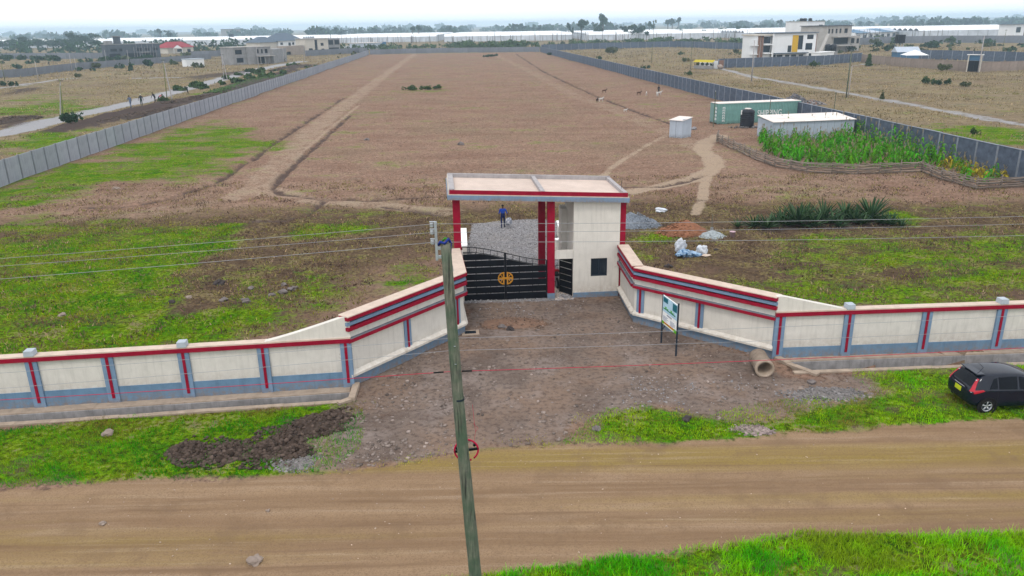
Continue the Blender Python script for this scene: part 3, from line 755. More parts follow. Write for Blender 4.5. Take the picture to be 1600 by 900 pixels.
# house body: front wall with window, doorway lintel
hx0, hx1, hz = 5.98, 8.44, 5.0
body = MB()
body.box(hx0, 6.92, 0.0, 0.22, 0.3, 5.27).box(7.80, hx1, 0.0, 0.22, 0.3, 5.20).box(6.92, 7.80, 0.0, 0.22, 0.3, 1.19).box(6.92, 7.80, 0.0, 0.22, 2.19, 5.23)
pc(body, "front_wall", CREAM2)
pc(MB().box(hx0, hx0 + 0.22, 0.222, 3.2, 0.0, 5.30).box(hx1 - 0.22, hx1, 0.45, 3.2, 0.0, 5.18).box(hx0 + 0.222, hx1 - 0.222, 3.0, 3.2, 0, 5.18), "side_wall", CREAM2)
pc(MB().box(hx0 - 0.32, hx0 - 0.002, 2.3, 3.4, 0.0, 4.4), "rear_pier", CREAM2)
pc(MB().box(hx0 - 0.005, hx1 + 0.01, -0.03, -0.001, -0.1, 0.31), "plinth", BLUE)
pc(MB().box(4.985, hx0 - 0.003, 0.02, 0.24, 2.22, 2.66), "door_lintel", CREAM2)
wf = pc(MB().box(6.92, 6.98, 0.05, 0.12, 1.19, 2.19).box(7.74, 7.80, 0.05, 0.12, 1.19, 2.19).box(6.98, 7.74, 0.05, 0.12, 1.19, 1.25).box(6.98, 7.74, 0.05, 0.12, 2.13, 2.19).box(7.335, 7.385, 0.05, 0.12, 1.25, 2.13), "window", FRAME)
MB().box(6.98, 7.335, 0.075, 0.09, 1.25, 2.13).build("pane", GLASS, wf)
MB().box(7.385, 7.74, 0.075, 0.09, 1.25, 2.13).build("pane", GLASS, wf)
pc(MB().box(4.985, hx0 - 0.003, -0.25, 1.8, -0.1, 0.04), "door_step", COPE)

# side door, swung inwards
sd = thing("side_door", "narrow black slatted pedestrian door standing ajar beside the crimson column", "door", (*U(hx0 - 0.02, 0.26), 0.06), gd + math.pi - R(52))
for k in range(6):
    MB().box(0.04, 0.90, -0.012, 0.012, 0.03 + k * 0.36, 0.35 + k * 0.36).build("board", BLACK, sd)
MB().box(0, 0.04, -0.025, 0.025, 0, 2.14).box(0.90, 0.94, -0.025, 0.025, 0, 2.14).build("frame", BLACK, sd)

# sliding main gate
def gcurve(s):
    u = s / 4.6
    return 2.98 - 0.86 * (u * u * (3 - 2 * u)) + 0.03 * math.sin(math.pi * u)
mg = thing("main_gate", "black double-leaf metal gate with curved top and gold round emblem", "gate", (*U(0.06, 0.12), 0.05), gd)
rows = [(0.03 + 0.372 * k, 0.03 + 0.372 * k + 0.325) for k in range(8)]
for x0, x1 in ((0.07, 2.24), (2.36, 4.47)):
    for z0, z1 in rows:
        xs = np.linspace(x0, x1, 15); tops = [min(z1, gcurve(x) - 0.30) for x in xs]
        keep = [(x, tp) for x, tp in zip(xs, tops) if tp > z0 + 0.02]
        if len(keep) < 2: continue
        poly = [(keep[0][0], z0)] + [(keep[-1][0], z0)] + [(x, tp) for x, tp in keep[::-1]]
        MB().prism(poly, -0.02, 0.02).build("board", BLACK, mg)
m = MB()
m.box(0.0, 0.065, -0.035, 0.035, 0, gcurve(0.03)).box(2.245, 2.30, -0.035, 0.035, 0, gcurve(2.28) + 0.03).box(2.302, 2.355, -0.035, 0.035, 0, gcurve(2.32) + 0.03).box(4.475, 4.53, -0.035, 0.035, 0, gcurve(4.5))
m.box(0.065, 2.245, -0.03, 0.03, 0.0, 0.03).box(2.355, 4.475, -0.03, 0.03, 0.0, 0.03)
m.build("frame", BLACK, mg)
for x0, x1 in ((0.066, 2.244), (2.356, 4.474)):
    xs = np.linspace(x0, x1, 20)
    MB().tube([(x, 0, gcurve(x)) for x in xs], 0.022, 6).build("top_rail", BLACK, mg)
    MB().tube([(x, 0, gcurve(x) - 0.27) for x in xs], 0.018, 6).build("top_rail", BLACK, mg)
    for x in np.linspace(x0, x1, 7)[1:-1]:
        MB().box(x - 0.012, x + 0.012, -0.012, 0.012, gcurve(x) - 0.27, gcurve(x)).build("baluster", BLACK, mg)
for x in (0.75, 1.5, 3.05, 3.75):
    MB().box(x - 0.02, x + 0.02, 0.022, 0.05, 0.03, gcurve(x) - 0.28).build("stiffener", BLACK, mg)
# emblem: two half rings with bars, joined by a crossbar
em = MB(); cz, ro, ri = 1.20, 0.345, 0.285
for sg in (-1, 1):
    ox = 2.30 + sg * 0.065
    n = 18
    for i in range(n):
        a0, a1 = -math.pi / 2 + math.pi * i / n, -math.pi / 2 + math.pi * (i + 1) / n
        q = [(ox + sg * ri * math.cos(a), cz + ri * math.sin(a)) for a in (a0, a1)] + [(ox + sg * ro * math.cos(a), cz + ro * math.sin(a)) for a in (a1, a0)]
        em.prism(q if sg > 0 else q[::-1], -0.062, -0.03)
    xa, xb = sorted((ox, ox + sg * 0.075)); em.box(xa, xb, -0.061, -0.03, cz - 0.30, cz + 0.30)
    xa, xb = sorted((ox + sg * 0.075, ox + sg * 0.285)); em.box(xa, xb, -0.060, -0.03, cz - 0.04, cz + 0.04)
    for zz in (0.15, -0.15):
        em.bar((ox + sg * 0.08, -0.046, cz + zz * 0.2), (ox + sg * 0.20, -0.046, cz + zz * 1.35), 0.045, 0.03)
em.box(2.235, 2.365, -0.059, -0.036, cz - 0.05, cz + 0.05)
em.build("emblem", GOLD, mg)

# low white flank walls of the drive inside the gate, seen past the columns
def flank(label, p, q, w, h):
    d = dist(p, q); t = thing("flank_wall", label, "wall", p, math.atan2(q[1] - p[1], q[0] - p[0]))
    MB().box(0, d, -w / 2, w / 2, -0.1, h).build("wall_body", CREAM2, t)
    MB().box(-0.03, d + 0.03, -w / 2 - 0.04, w / 2 + 0.04, h + 0.001, h + 0.07).build("coping", WHITE, t)
flank("low white wall flanking the gravel drive just left inside the gate", W(724, 384, 1.0), W(723, 357, 1.0), 0.42, 0.95)
flank("low cream wall inside the gate seen between the right columns", W(868, 374, 1.0), W(881, 372, 1.0), 0.3, 0.95)
flank("short white wall running back behind the low cream wall", W(879, 362, 1.0), W(873, 345, 1.0), 0.25, 0.95)

# drain grate set in the forecourt
gx_, gy_g = W(735, 521)
tg = thing("drain_grate", "small dark iron grate in a concrete surround beside the left entrance wall", "drain grate", (gx_, gy_g, ground_z(gx_, gy_g)), 0.1)
MB().box(-0.42, 0.42, -0.30, 0.30, -0.1, 0.05).build("surround", CONC_TAN, tg)
m = MB().box(-0.27, 0.27, -0.17, 0.17, 0.051, 0.056); m.build("frame", BLACK, tg)
for k in range(6): MB().box(-0.25 + k * 0.09, -0.21 + k * 0.09, -0.15, 0.15, 0.057, 0.068).build("bar", FRAME, tg)
# ------------------------------------------------------------------ side boundary walls of the plot: posts and panels one by one
PRECAST = paint("precast_concrete", (0.29, 0.305, 0.345), 0.9, 0.14, 0.9, 0.9, 7, streak=0.4, rand=0.07)
PRECASTP = paint("precast_post", (0.185, 0.195, 0.225), 0.95, 0.2, 1.4, 0.6, 10, streak=0.3, rand=0.1)
STONE = paint("dark_block_wall", (0.085, 0.105, 0.145), 0.95, 0.30, 1.4, 1.0, 6, streak=0.3, rand=0.10)
STONEP = paint("grey_post_concrete", (0.20, 0.22, 0.26), 0.95, 0.2, 1.4, 0.6, 10, streak=0.3, rand=0.1)
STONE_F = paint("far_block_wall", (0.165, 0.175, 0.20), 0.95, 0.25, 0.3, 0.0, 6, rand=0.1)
STONE_B = paint("brown_block_wall", (0.25, 0.20, 0.17), 0.95, 0.25, 0.5, 0.3, 5, rand=0.08)
def panel_wall(label, pts, h, step, pm, qm, t=0.12, post=0.2, extra=0.06, slabs=1, group=None, kind_cat="wall", name="boundary_wall"):
    a = pts[0]
    th = thing(name, label, kind_cat, a, 0, group)
    # split the polyline evenly
    cum = [0]
    for p, q in zip(pts[:-1], pts[1:]): cum.append(cum[-1] + dist(p, q))
    n = max(1, round(cum[-1] / step))
    def at(s):
        s = min(max(s, 0), cum[-1])
        for i in range(len(pts) - 1):
            if s <= cum[i + 1] + 1e-6:
                u = (s - cum[i]) / (cum[i + 1] - cum[i]); return (pts[i][0] + (pts[i + 1][0] - pts[i][0]) * u - a[0], pts[i][1] + (pts[i + 1][1] - pts[i][1]) * u - a[1])
    L = cum[-1] / n
    pmesh = MB().box(post / 2 - L / 2 , L / 2 - post / 2, -t / 2, t / 2, -0.3, h).mesh("panel", pm) if slabs == 1 else None
    if slabs > 1:
        mm = MB()
        for k in range(slabs):
            mm.box(post / 2 - L / 2, L / 2 - post / 2, -t / 2 - (0.012 if k % 2 else 0), t / 2, -0.3 * (k == 0) + h * k / slabs, h * (k + 1) / slabs - 0.012)
        pmesh = mm.mesh("panel", pm)
    qmesh = MB().box(-post / 2, post / 2, -post / 2, post / 2, -0.3, h + extra).mesh("post", qm)
    cm = MB().box(-L / 2, L / 2, -t / 2 - 0.05, t / 2 + 0.05, h + 0.002, h + 0.05).mesh("coping", qm)
    for i in range(n):
        p, q = at(i * L), at((i + 1) * L); ang = math.atan2(q[1] - p[1], q[0] - p[0]); c = ((p[0] + q[0]) / 2, (p[1] + q[1]) / 2, 0)
        dz = random.uniform(-0.03, 0.03)
        link("panel", pmesh, th, (c[0], c[1], dz), ang)
        link("post", qmesh, th, (p[0], p[1], dz), ang)
        if extra < 0.03: link("coping", cm, th, (c[0], c[1], dz), ang)
    p = at(cum[-1]); link("post", qmesh, th, (p[0], p[1], 0), 0)
    return th
panel_wall("long pale grey precast concrete wall on the left of the field", [(xLW(y), y) for y in (26.5, 74.6, 200, Y_BACK)], 2.4, 2.62, PRECAST, PRECASTP, 0.1, 0.18, 0.04, 1)
panel_wall("long dark block wall with grey posts on the right of the field", [(xRW(y), y) for y in (34, 160, Y_BACK)], 2.7, 3.0, STONE, STONEP, 0.18, 0.24, 0.0)
panel_wall("grey block wall closing the far end of the field", [(xLW(Y_BACK) + 0.4, Y_BACK + 2), (-60, 452), (-30, 455), (xRW(Y_BACK) - 0.4, Y_BACK + 3)], 2.6, 2.9, STONE_F, STONE_F, 0.2, 0.25, 0.03)

# ------------------------------------------------------------------ wooden pole, insulator rack, wires, cable coil
def wood_mat():
    m, nt, b = nodes("mossy_pole_wood")
    tc = N(nt, "ShaderNodeTexCoord"); v = tc.outputs["Object"]
    mp = N(nt, "ShaderNodeMapping"); mp.inputs["Scale"].default_value = (9, 9, 0.9); nt.links.new(v, mp.inputs[0])
    g = noise(nt, mp.outputs[0], 3.0, 7, 0.65)
    c = mixc(nt, ramp(nt, g, [(0.3, 0), (0.7, 1)]), (0.045, 0.05, 0.042), (0.19, 0.19, 0.145))
    mo = noise(nt, v, 1.3, 5, 0.6)
    c = mixc(nt, ramp(nt, mo, [(0.44, 0), (0.6, 0.8)]), c, (0.045, 0.085, 0.05))
    sp = N(nt, "ShaderNodeSeparateXYZ"); nt.links.new(v, sp.inputs[0])
    side = math_(nt, 'MULTIPLY', ramp(nt, math_(nt, 'ADD', sp.outputs[0], math_(nt, 'MULTIPLY', noise(nt, v, 1.8, 4), 0.22)), [(0.12, 0), (0.2, 0.75)]), 1.0)
    c = mixc(nt, side, c, (0.13, 0.16, 0.02))
    mp2 = N(nt, "ShaderNodeMapping"); mp2.inputs["Scale"].default_value = (14, 14, 0.45); nt.links.new(v, mp2.inputs[0])
    cr = noise(nt, mp2.outputs[0], 2.0, 3, 0.5)
    c = mixc(nt, ramp(nt, cr, [(0.60, 0), (0.66, 0.9)]), c, (0.015, 0.014, 0.012))
    nt.links.new(c, b.inputs["Base Color"]); b.inputs["Roughness"].default_value = 0.9
    bn = N(nt, "ShaderNodeBump"); bn.inputs["Strength"].default_value = 0.8; bn.inputs["Distance"].default_value = 0.015
    nt.links.new(math_(nt, 'SUBTRACT', g, ramp(nt, cr, [(0.58, 0), (0.66, 1)])), bn.inputs["Height"]); nt.links.new(bn.outputs[0], b.inputs["Normal"])
    return m
WOOD = wood_mat()
PORC = paint("white_porcelain", (0.34, 0.36, 0.38), 0.3, 0.08, 8, 0.0)
WIRE = paint("aluminium_wire", (0.30, 0.30, 0.33), 0.5, 0.1, 8, 0.0, metal=0.3)
REDC = paint("red_cable", (0.42, 0.01, 0.05), 0.5, 0.1, 8, 0.0)
BLUEC = paint("blue_sleeve", (0.012, 0.03, 0.20), 0.5, 0.1, 8, 0.0)
def make_pole():
    t = thing("utility_pole", "mossy leaning wooden utility pole standing in the foreground", "utility pole", (-0.80, 14.15, 0))
    pts = []; rad = []
    for i in range(25):
        z = -0.6 + 10.75 * i / 24
        u = z / 10.15
        pts.append((-0.44 * u + 0.015 * math.sin(u * 7), -0.02 * u, z)); rad.append((0.150 - 0.053 * u) * (1 + 0.02 * math.sin(i * 2.1)))
    MB().tube(pts, rad, 20).build("shaft", WOOD, t, True)
    r = MB().box(-0.022, 0.022, -0.035, 0.035, 9.82, 10.56).mesh("insulator_rack", STEEL)
    rk = link("insulator_rack", r, t, (-0.605, 0.0, 0)); 
    for z in (10.50, 10.36, 10.17):
        MB().lathe([(0.0, z - 0.045), (0.032, z - 0.04), (0.042, z - 0.015), (0.024, z), (0.042, z + 0.015), (0.032, z + 0.04), (0, z + 0.045)], 14, c=(-0.07, 0)).build("insulator", PORC, rk, True)
        MB().bar((0, 0, z + 0.062), (-0.11, 0, z + 0.062), 0.05, 0.012).build("bracket", STEEL, rk)
    for z in (9.88, 10.05):
        MB().bar((-0.62, 0, z), (-0.42, 0, z), 0.05, 0.05).build("bolt", STEEL, t)
    MB().tube([(-0.56, -0.02, 10.12), (-0.52, -0.10, 10.20), (-0.44, -0.11, 10.17), (-0.37, -0.06, 10.24), (-0.34, 0.02, 10.15), (-0.36, 0.07, 9.9)], 0.028, 8).build("sleeve", BLUEC, t, True)
    MB().tube([(-0.50, 0.06, 10.16), (-0.44, 0.02, 10.24), (-0.38, 0.05, 10.20)], 0.02, 6).build("sleeve", paint("green_tape", (0.05, 0.25, 0.02), 0.6), t, True)
    MB().lathe([(0.115, 6.9), (0.119, 6.9), (0.119, 6.94), (0.115, 6.94)], 20, c=(-0.305, -0.01)).build("strap", FRAME, t)
    for z in (7.72, 8.1): MB().lathe([(0, 0), (0.02, 0), (0.02, 0.01), (0, 0.01)], 8).build("tag_plate", STEEL, t, loc=(-0.33, -0.128, z))
    return t
pole = make_pole()
PT = np.array([-1.24, 14.13])
ld = R(6.0); LU = np.array([math.cos(ld), math.sin(ld)])
def on_line(px, py):
    "where the sight line meets the vertical plane of the pole line -> (s, z)"
    q = _ray(px, py); n = np.array([-LU[1], LU[0]]); t = (PT @ n) / (q[:2] @ n)
    p = np.array([0, 0, CAM_H]) + t * q
    return float((p[:2] - PT) @ LU), float(p[2])
def wire(label, name, cat, z0, left, right, rad, mat, dx=-0.18, SL=-46.0, SR=46.0, group=None, sleeves=()):
    "left/right: picture readings the wire passes through"
    pts = []
    sl, zl = on_line(*left); sr, zr = on_line(*right); s0 = dx
    q = 0.00105
    def z(s):
        if s < s0:
            b = ((zl - z0) - q * (sl - s0) ** 2) / (sl - s0); return z0 + b * (s - s0) + q * (s - s0) ** 2
        b = ((zr - z0) - q * (sr - s0) ** 2) / (sr - s0); return z0 + b * (s - s0) + q * (s - s0) ** 2
    for s in np.concatenate([np.linspace(SL, s0, 30), np.linspace(s0, SR, 30)[1:]]):
        p = PT + LU * s; pts.append((p[0], p[1], z(s)))
    o = MB().tube(pts, rad, 5, cap=False).build(name, mat, None, True); tag(o, label, cat, group)
    for s in sleeves:
        p = PT + LU * s; p2 = PT + LU * (s + 0.20)
        MB().tube([(*p, z(s)), (*p2, z(s + 0.20))], rad * 2.8, 8).build("splice_sleeve", RUBBER, o)
    return o
wire("topmost of the three upper bare wires above the gate", "overhead_wire", "wire", 10.53, (0, 404), (1600, 338), 0.0042, WIRE, group="overhead wires along the road")
wire("middle one of the three upper bare wires above the gate", "overhead_wire", "wire", 10.37, (0, 416), (1600, 350), 0.004, WIRE, group="overhead wires along the road")
wire("lowest and thickest of the three upper bare wires at pole-top level", "overhead_wire", "wire", 10.18, (0, 436), (1600, 368), 0.0048, WIRE, group="overhead wires along the road")
wire("pale wire crossing in front of the forecourt just below the board", "overhead_wire", "wire", 8.23, (0, 583), (1600, 493), 0.0042, WIRE, dx=0.02, group="overhead wires along the road")
wire("pale wire crossing the forecourt a little above the red cable", "overhead_wire", "wire", 7.97, (0, 607), (1600, 515), 0.0042, WIRE, dx=0.02, group="overhead wires along the road")
wire("thin red overhead cable with black splice sleeves beside the pole", "overhead_cable", "cable", 7.52, (0, 625), (1170, 564), 0.006, REDC, dx=0.02, sleeves=(-0.34, 0.22))
# spare cable wound on a red hoop behind the pole
zc = 5.62; cx, cyy = PT[0] + 0.235, PT[1] + 0.22
cc = thing("cable_hoop", "red hoop of spare cable on a black bracket behind the wooden pole", "cable hoop", (cx, cyy, zc), R(4))
ring = [(0.245 * math.cos(a), 0, 0.245 * math.sin(a)) for a in np.linspace(-0.9, 2 * math.pi - 1.15, 40)]
MB().tube(ring, 0.02, 8).build("hoop", REDC, cc, True)
MB().bar((-0.26, 0, -0.02), (0.26, 0, 0.03), 0.035, 0.05).build("bracket", BLACK, cc)
for x, z in ((-0.19, 0.06), (0.17, 0.12)): MB().lathe([(0, -0.03), (0.03, -0.03), (0.03, 0.02), (0, 0.02)], 8, axis='y', c=(x, z)).build("clip", BLACK, cc)
MB().tube([(-0.2, 0, 0.12), (-0.21, 0, 0.5), (-0.2, 0, 0.95)], 0.003, 5).build("tail", REDC, cc)
MB().tube([(0.17, 0, 0.2), (0.2, 0, 0.42), (0.16, 0, 1.05)], 0.0035, 5).build("tail", REDC, cc)
MB().tube([(0.2, 0, 0.42), (0.26, 0, 0.5), (0.16, 0, 0.62)], 0.0035, 5).build("tail", REDC, cc)

# ------------------------------------------------------------------ advertising board
a = W(1033, 535); b = W(1056, 555)
sg = thing("advert_board", "small printed advertising board on two dark posts in front of the right entrance wall", "sign board", (*a, 0), math.atan2(b[1] - a[1], b[0] - a[0]))
L = dist(a, b); TEAL = paint("teal_print", (0.01, 0.12, 0.16), 0.5); LIME = paint("lime_print", (0.10, 0.38, 0.01), 0.5)
SKYP = paint("pale_sky_print", (0.40, 0.58, 0.70), 0.4, 0.15, 3, 0); GREYP = paint("grey_print", (0.17, 0.21, 0.30), 0.5); ORNG = paint("orange_print", (0.50, 0.10, 0.01), 0.5); YEL = paint("yellow_print", (0.45, 0.36, 0.01), 0.5)
for x in (0, L): MB().box(x - 0.03, x + 0.03, -0.03, 0.03, -0.3, 2.36 if x == 0 else 2.44).build("post", FRAME, sg)
z0, z1 = 0.98, 2.34
MB().box(0.032, L - 0.032, -0.02, 0.02, z0, z1).build("panel", WHITE, sg)
pr_ = MB()
pr_.box(0.04, L - 0.04, -0.024, -0.0205, z0 + 0.62, z1 - 0.01, 0)
pr_.box(0.10, 0.55, -0.027, -0.0245, z1 - 0.28, z1 - 0.05, 1).box(L - 0.5, L - 0.08, -0.027, -0.0245, z1 - 0.40, z1 - 0.06, 1)
for k in range(7): pr_.box(0.12 + k * 0.18, 0.26 + k * 0.18, -0.0275, -0.0245, z0 + 0.74, z0 + 0.80 + 0.05 * ((k * 5) % 3), 2)
pr_.box(0.2, L - 0.2, -0.030, -0.0276, z0 + 0.76, z0 + 0.80, 3)
for k in range(5): pr_.box(0.5 + k * 0.1, 0.57 + k * 0.1, -0.024, -0.0205, z0 + 0.50, z0 + 0.57, 4)
for k in range(5):
    pr_.box(0.12, 0.12 + [0.5, 0.4, 0.55, 0.35, 0.45][k], -0.024, -0.0205, z0 + 0.40 - k * 0.05, z0 + 0.42 - k * 0.05, 4)
    pr_.box(L * 0.56, L * 0.56 + [0.4, 0.5, 0.45, 0.5, 0.3][k], -0.024, -0.0205, z0 + 0.38 - k * 0.05, z0 + 0.40 - k * 0.05, 4)
pr_.box(0.04, L - 0.04, -0.024, -0.0205, z0 + 0.10, z0 + 0.15, 5).box(0.04, L - 0.04, -0.024, -0.0205, z0 + 0.05, z0 + 0.099, 6)
pr_.box(0.04, 0.22, -0.026, -0.0241, z0 + 0.02, z0 + 0.16, 2).box(L - 0.3, L - 0.04, -0.026, -0.0241, z0 + 0.0, z0 + 0.17, 2)
pr_.build("print", [SKYP, TEAL, LIME, TEAL, GREYP, ORNG, YEL], sg)
MB().bar((0, 0, 0.60), (0.35, 0, 0.97), 0.03).build("brace", FRAME, sg)

# ------------------------------------------------------------------ black hatchback
CARP = paint("black_car_paint", (0.003, 0.006, 0.016), 0.3, 0.1, 2, 0.0, spec=0.0)
CARP.node_tree.nodes["Principled BSDF"].inputs["Coat Weight"].default_value = 0.8
CARP.node_tree.nodes["Principled BSDF"].inputs["Coat Roughness"].default_value = 0.03
CGLASS = paint("tinted_car_glass", (0.003, 0.005, 0.009), 0.06, 0.1, 2, 0.0, spec=0.12)
REDL = paint("tail_lamp_red", (0.40, 0.004, 0.02), 0.2, 0.1, 4, 0.0, spec=0.5)
CLEAR = paint("clear_lamp", (0.6, 0.62, 0.66), 0.15, 0.05, 4, 0.0)
ALLOY = paint("alloy_wheel", (0.45, 0.47, 0.50), 0.35, 0.1, 6, 0.0, metal=0.6)
PLATE = paint("yellow_plate", (0.45, 0.50, 0.02), 0.5, 0.1, 6, 0.0)
def hatchback(loc, rz):
    t = thing("parked_car", "black hatchback with yellow number plate parked on the grass beside the right drain", "car", loc, rz)
    # local x from the rear bumper (0) to the nose (4.0); y across; ring: half section from sill to roof centre
    st = [  # x, half width at belt, z sill, z belt, half width roof edge, z roof edge, z roof centre
        (0.00, 0.60, 0.52, 0.74, 0.48, 0.80, 0.82), (0.05, 0.74, 0.34, 0.84, 0.58, 0.93, 0.96), (0.16, 0.80, 0.27, 0.93, 0.62, 1.08, 1.12),
        (0.34, 0.825, 0.24, 0.96, 0.60, 1.32, 1.37), (0.55, 0.84, 0.22, 0.96, 0.585, 1.44, 1.485), (0.95, 0.845, 0.20, 0.95, 0.585, 1.485, 1.525),
        (1.55, 0.85, 0.19, 0.93, 0.59, 1.485, 1.53), (2.1, 0.85, 0.19, 0.92, 0.585, 1.43, 1.48), (2.55, 0.85, 0.19, 0.915, 0.57, 1.26, 1.31),
        (2.95, 0.845, 0.19, 0.91, 0.57, 1.02, 1.06), (3.2, 0.84, 0.2, 0.885, 0.60, 0.93, 0.965), (3.6, 0.80, 0.21, 0.80, 0.58, 0.84, 0.87), (3.88, 0.68, 0.25, 0.66, 0.5, 0.70, 0.72), (4.0, 0.50, 0.34, 0.54, 0.4, 0.57, 0.58)]
    V = []; nr = 0
    for x, wb, zs, zb, wr, zr, zc_ in st:
        half = [(0.0, zs), (wb * 0.86, zs), (wb * 0.985, zs + 0.10), (wb, (zs + zb) * 0.5), (wb * 0.985, zb - 0.03), (wb * 0.955, zb + 0.01), (wb * 0.45 + wr * 0.55, zb * 0.45 + zr * 0.55), (wr + 0.015, zr - 0.03), (wr * 0.88, zr + 0.012), (wr * 0.5, zc_ - 0.008), (0, zc_)]
        ring = half + [(-y, z) for y, z in half[-2:0:-1]]
        nr = len(ring); V += [(x, y, z) for y, z in ring]
    F = []
    for i in range(len(st) - 1):
        for k in range(nr):
            k2 = (k + 1) % nr; F.append((i * nr + k, (i + 1) * nr + k, (i + 1) * nr + k2, i * nr + k2))
    F.append(tuple(range(nr))); F.append(tuple((len(st) - 1) * nr + k for k in range(nr - 1, -1, -1)))
    bd = MB().add(V, F).build("body", CARP, t, True)
    sub = bd.modifiers.new("smooth", 'SUBSURF'); sub.levels = 2; sub.render_levels = 2
    from mathutils.bvhtree import BVHTree
    dg = bpy.context.evaluated_depsgraph_get(); dg.update(); em = bd.evaluated_get(dg).to_mesh()
    bvh = BVHTree.FromPolygons([v.co.copy() for v in em.vertices], [tuple(p.vertices) for p in em.polygons]); bd.evaluated_get(dg).to_mesh_clear()
    def patch(name, quads, mat, side, off=0.008, n=7):
        "quads in (y, z) seen from the rear (side 0) or in (x, z) seen from the flank (side +1 / -1), laid on the bodywork"
        m = MB()
        for q in quads:
            vs = []; ok = True
            for i in range(n + 1):
                for k in range(n + 1):
                    u, w = i / n, k / n
                    a_ = q[0][0] * (1 - u) * (1 - w) + q[1][0] * u * (1 - w) + q[2][0] * u * w + q[3][0] * (1 - u) * w
                    b_ = q[0][1] * (1 - u) * (1 - w) + q[1][1] * u * (1 - w) + q[2][1] * u * w + q[3][1] * (1 - u) * w
                    o_, d_ = (Vector((-2, a_, b_)), Vector((1, 0, 0))) if side == 0 else (Vector((a_, side * 3, b_)), Vector((0, -side, 0)))
                    if side == 2: o_, d_ = Vector((7, a_, b_)), Vector((-1, 0, 0))
                    h = bvh.ray_cast(o_, d_)
                    if h[0] is None: ok = False; break
                    vs.append(h[0] + h[1] * off * (1 if h[1].dot(d_) < 0 else -1))
                if not ok: break
            if ok: m.add(vs, [(i * (n + 1) + k, (i + 1) * (n + 1) + k, (i + 1) * (n + 1) + k + 1, i * (n + 1) + k + 1) for i in range(n) for k in range(n)])
        return m.build(name, mat, t, True)
    for sgn in (1, -1):
        for q in ([(0.66, 0.98), (0.98, 0.98), (0.98, 1.36), (0.84, 1.32)], [(1.04, 0.97), (1.74, 0.95), (1.74, 1.39), (1.04, 1.38)], [(1.82, 0.95), (2.62, 0.94), (2.22, 1.30), (1.82, 1.38)]):
            patch("side_window", [q], CGLASS, sgn)
        patch("tail_lamp", [[(sgn * 0.50, 1.30), (sgn * 0.575, 1.30), (sgn * 0.71, 1.00), (sgn * 0.60, 0.97)], [(sgn * 0.60, 0.968), (sgn * 0.71, 0.998), (sgn * 0.765, 0.88), (sgn * 0.60, 0.85)]], REDL, 0, 0.014)
        patch("tail_lamp", [[(0.10, 0.93), (0.42, 0.97), (0.50, 0.92), (0.12, 0.80)]], REDL, sgn, 0.012)
        MB().lathe([(0, -0.02), (0.045, -0.02), (0.05, 0.0), (0.0, 0.012)], 10).build("reversing_lamp", CLEAR, t, True, (0.09, sgn * 0.66, 0.85))
        MB().lathe([(0, -0.02), (0.035, -0.02), (0.04, 0.0), (0.0, 0.012)], 10).build("reversing_lamp", CLEAR, t, True, (0.30, sgn * 0.53, 1.26))
        patch("headlight", [[(sgn * 0.42, 0.62), (sgn * 0.66, 0.66), (sgn * 0.70, 0.76), (sgn * 0.5, 0.72)]], CLEAR, 2)
        MB().box(2.35, 2.52, min(sgn * 0.86, sgn * 1.0), max(sgn * 0.86, sgn * 1.0), 0.93, 1.05, top=0.8).build("mirror", CARP, t)
        for x in (1.42, 2.35): MB().box(x, x + 0.16, min(sgn * 0.835, sgn * 0.865), max(sgn * 0.835, sgn * 0.865), 0.80, 0.825).build("door_handle", CARP, t)
        for q in ([(1.00, 0.30), (1.012, 0.30), (1.012, 0.93), (1.00, 0.93)], [(1.775, 0.30), (1.787, 0.30), (1.787, 0.93), (1.775, 0.93)]): patch("door_gap", [q], RUBBER, sgn, 0.003)
    patch("rear_window", [[(-0.53, 1.00), (0.53, 1.00), (0.47, 1.33), (-0.47, 1.33)]], CGLASS, 0)
    patch("windscreen", [[(-0.55, 1.02), (0.55, 1.02), (0.48, 1.36), (-0.48, 1.36)]], CGLASS, 2)
    MB().box(0.28, 0.60, -0.52, 0.52, 1.45, 1.475, top=0.93).build("spoiler", CARP, t)
    patch("number_plate", [[(-0.19, 0.66), (0.19, 0.66), (0.19, 0.84), (-0.19, 0.84)]], PLATE, 0, 0.015, 3)
    patch("chrome_strip", [[(-0.30, 0.89), (0.30, 0.89), (0.30, 0.91), (-0.30, 0.91)]], ALLOY, 0, 0.012)
    MB().tube([(0.85, 0, 1.515), (0.62, 0, 1.70)], 0.008, 5).build("aerial", RUBBER, t)
    MB().tube([(0.33, 0, 1.24), (0.20, 0.22, 1.13)], 0.008, 5).build("rear_wiper", RUBBER, t)
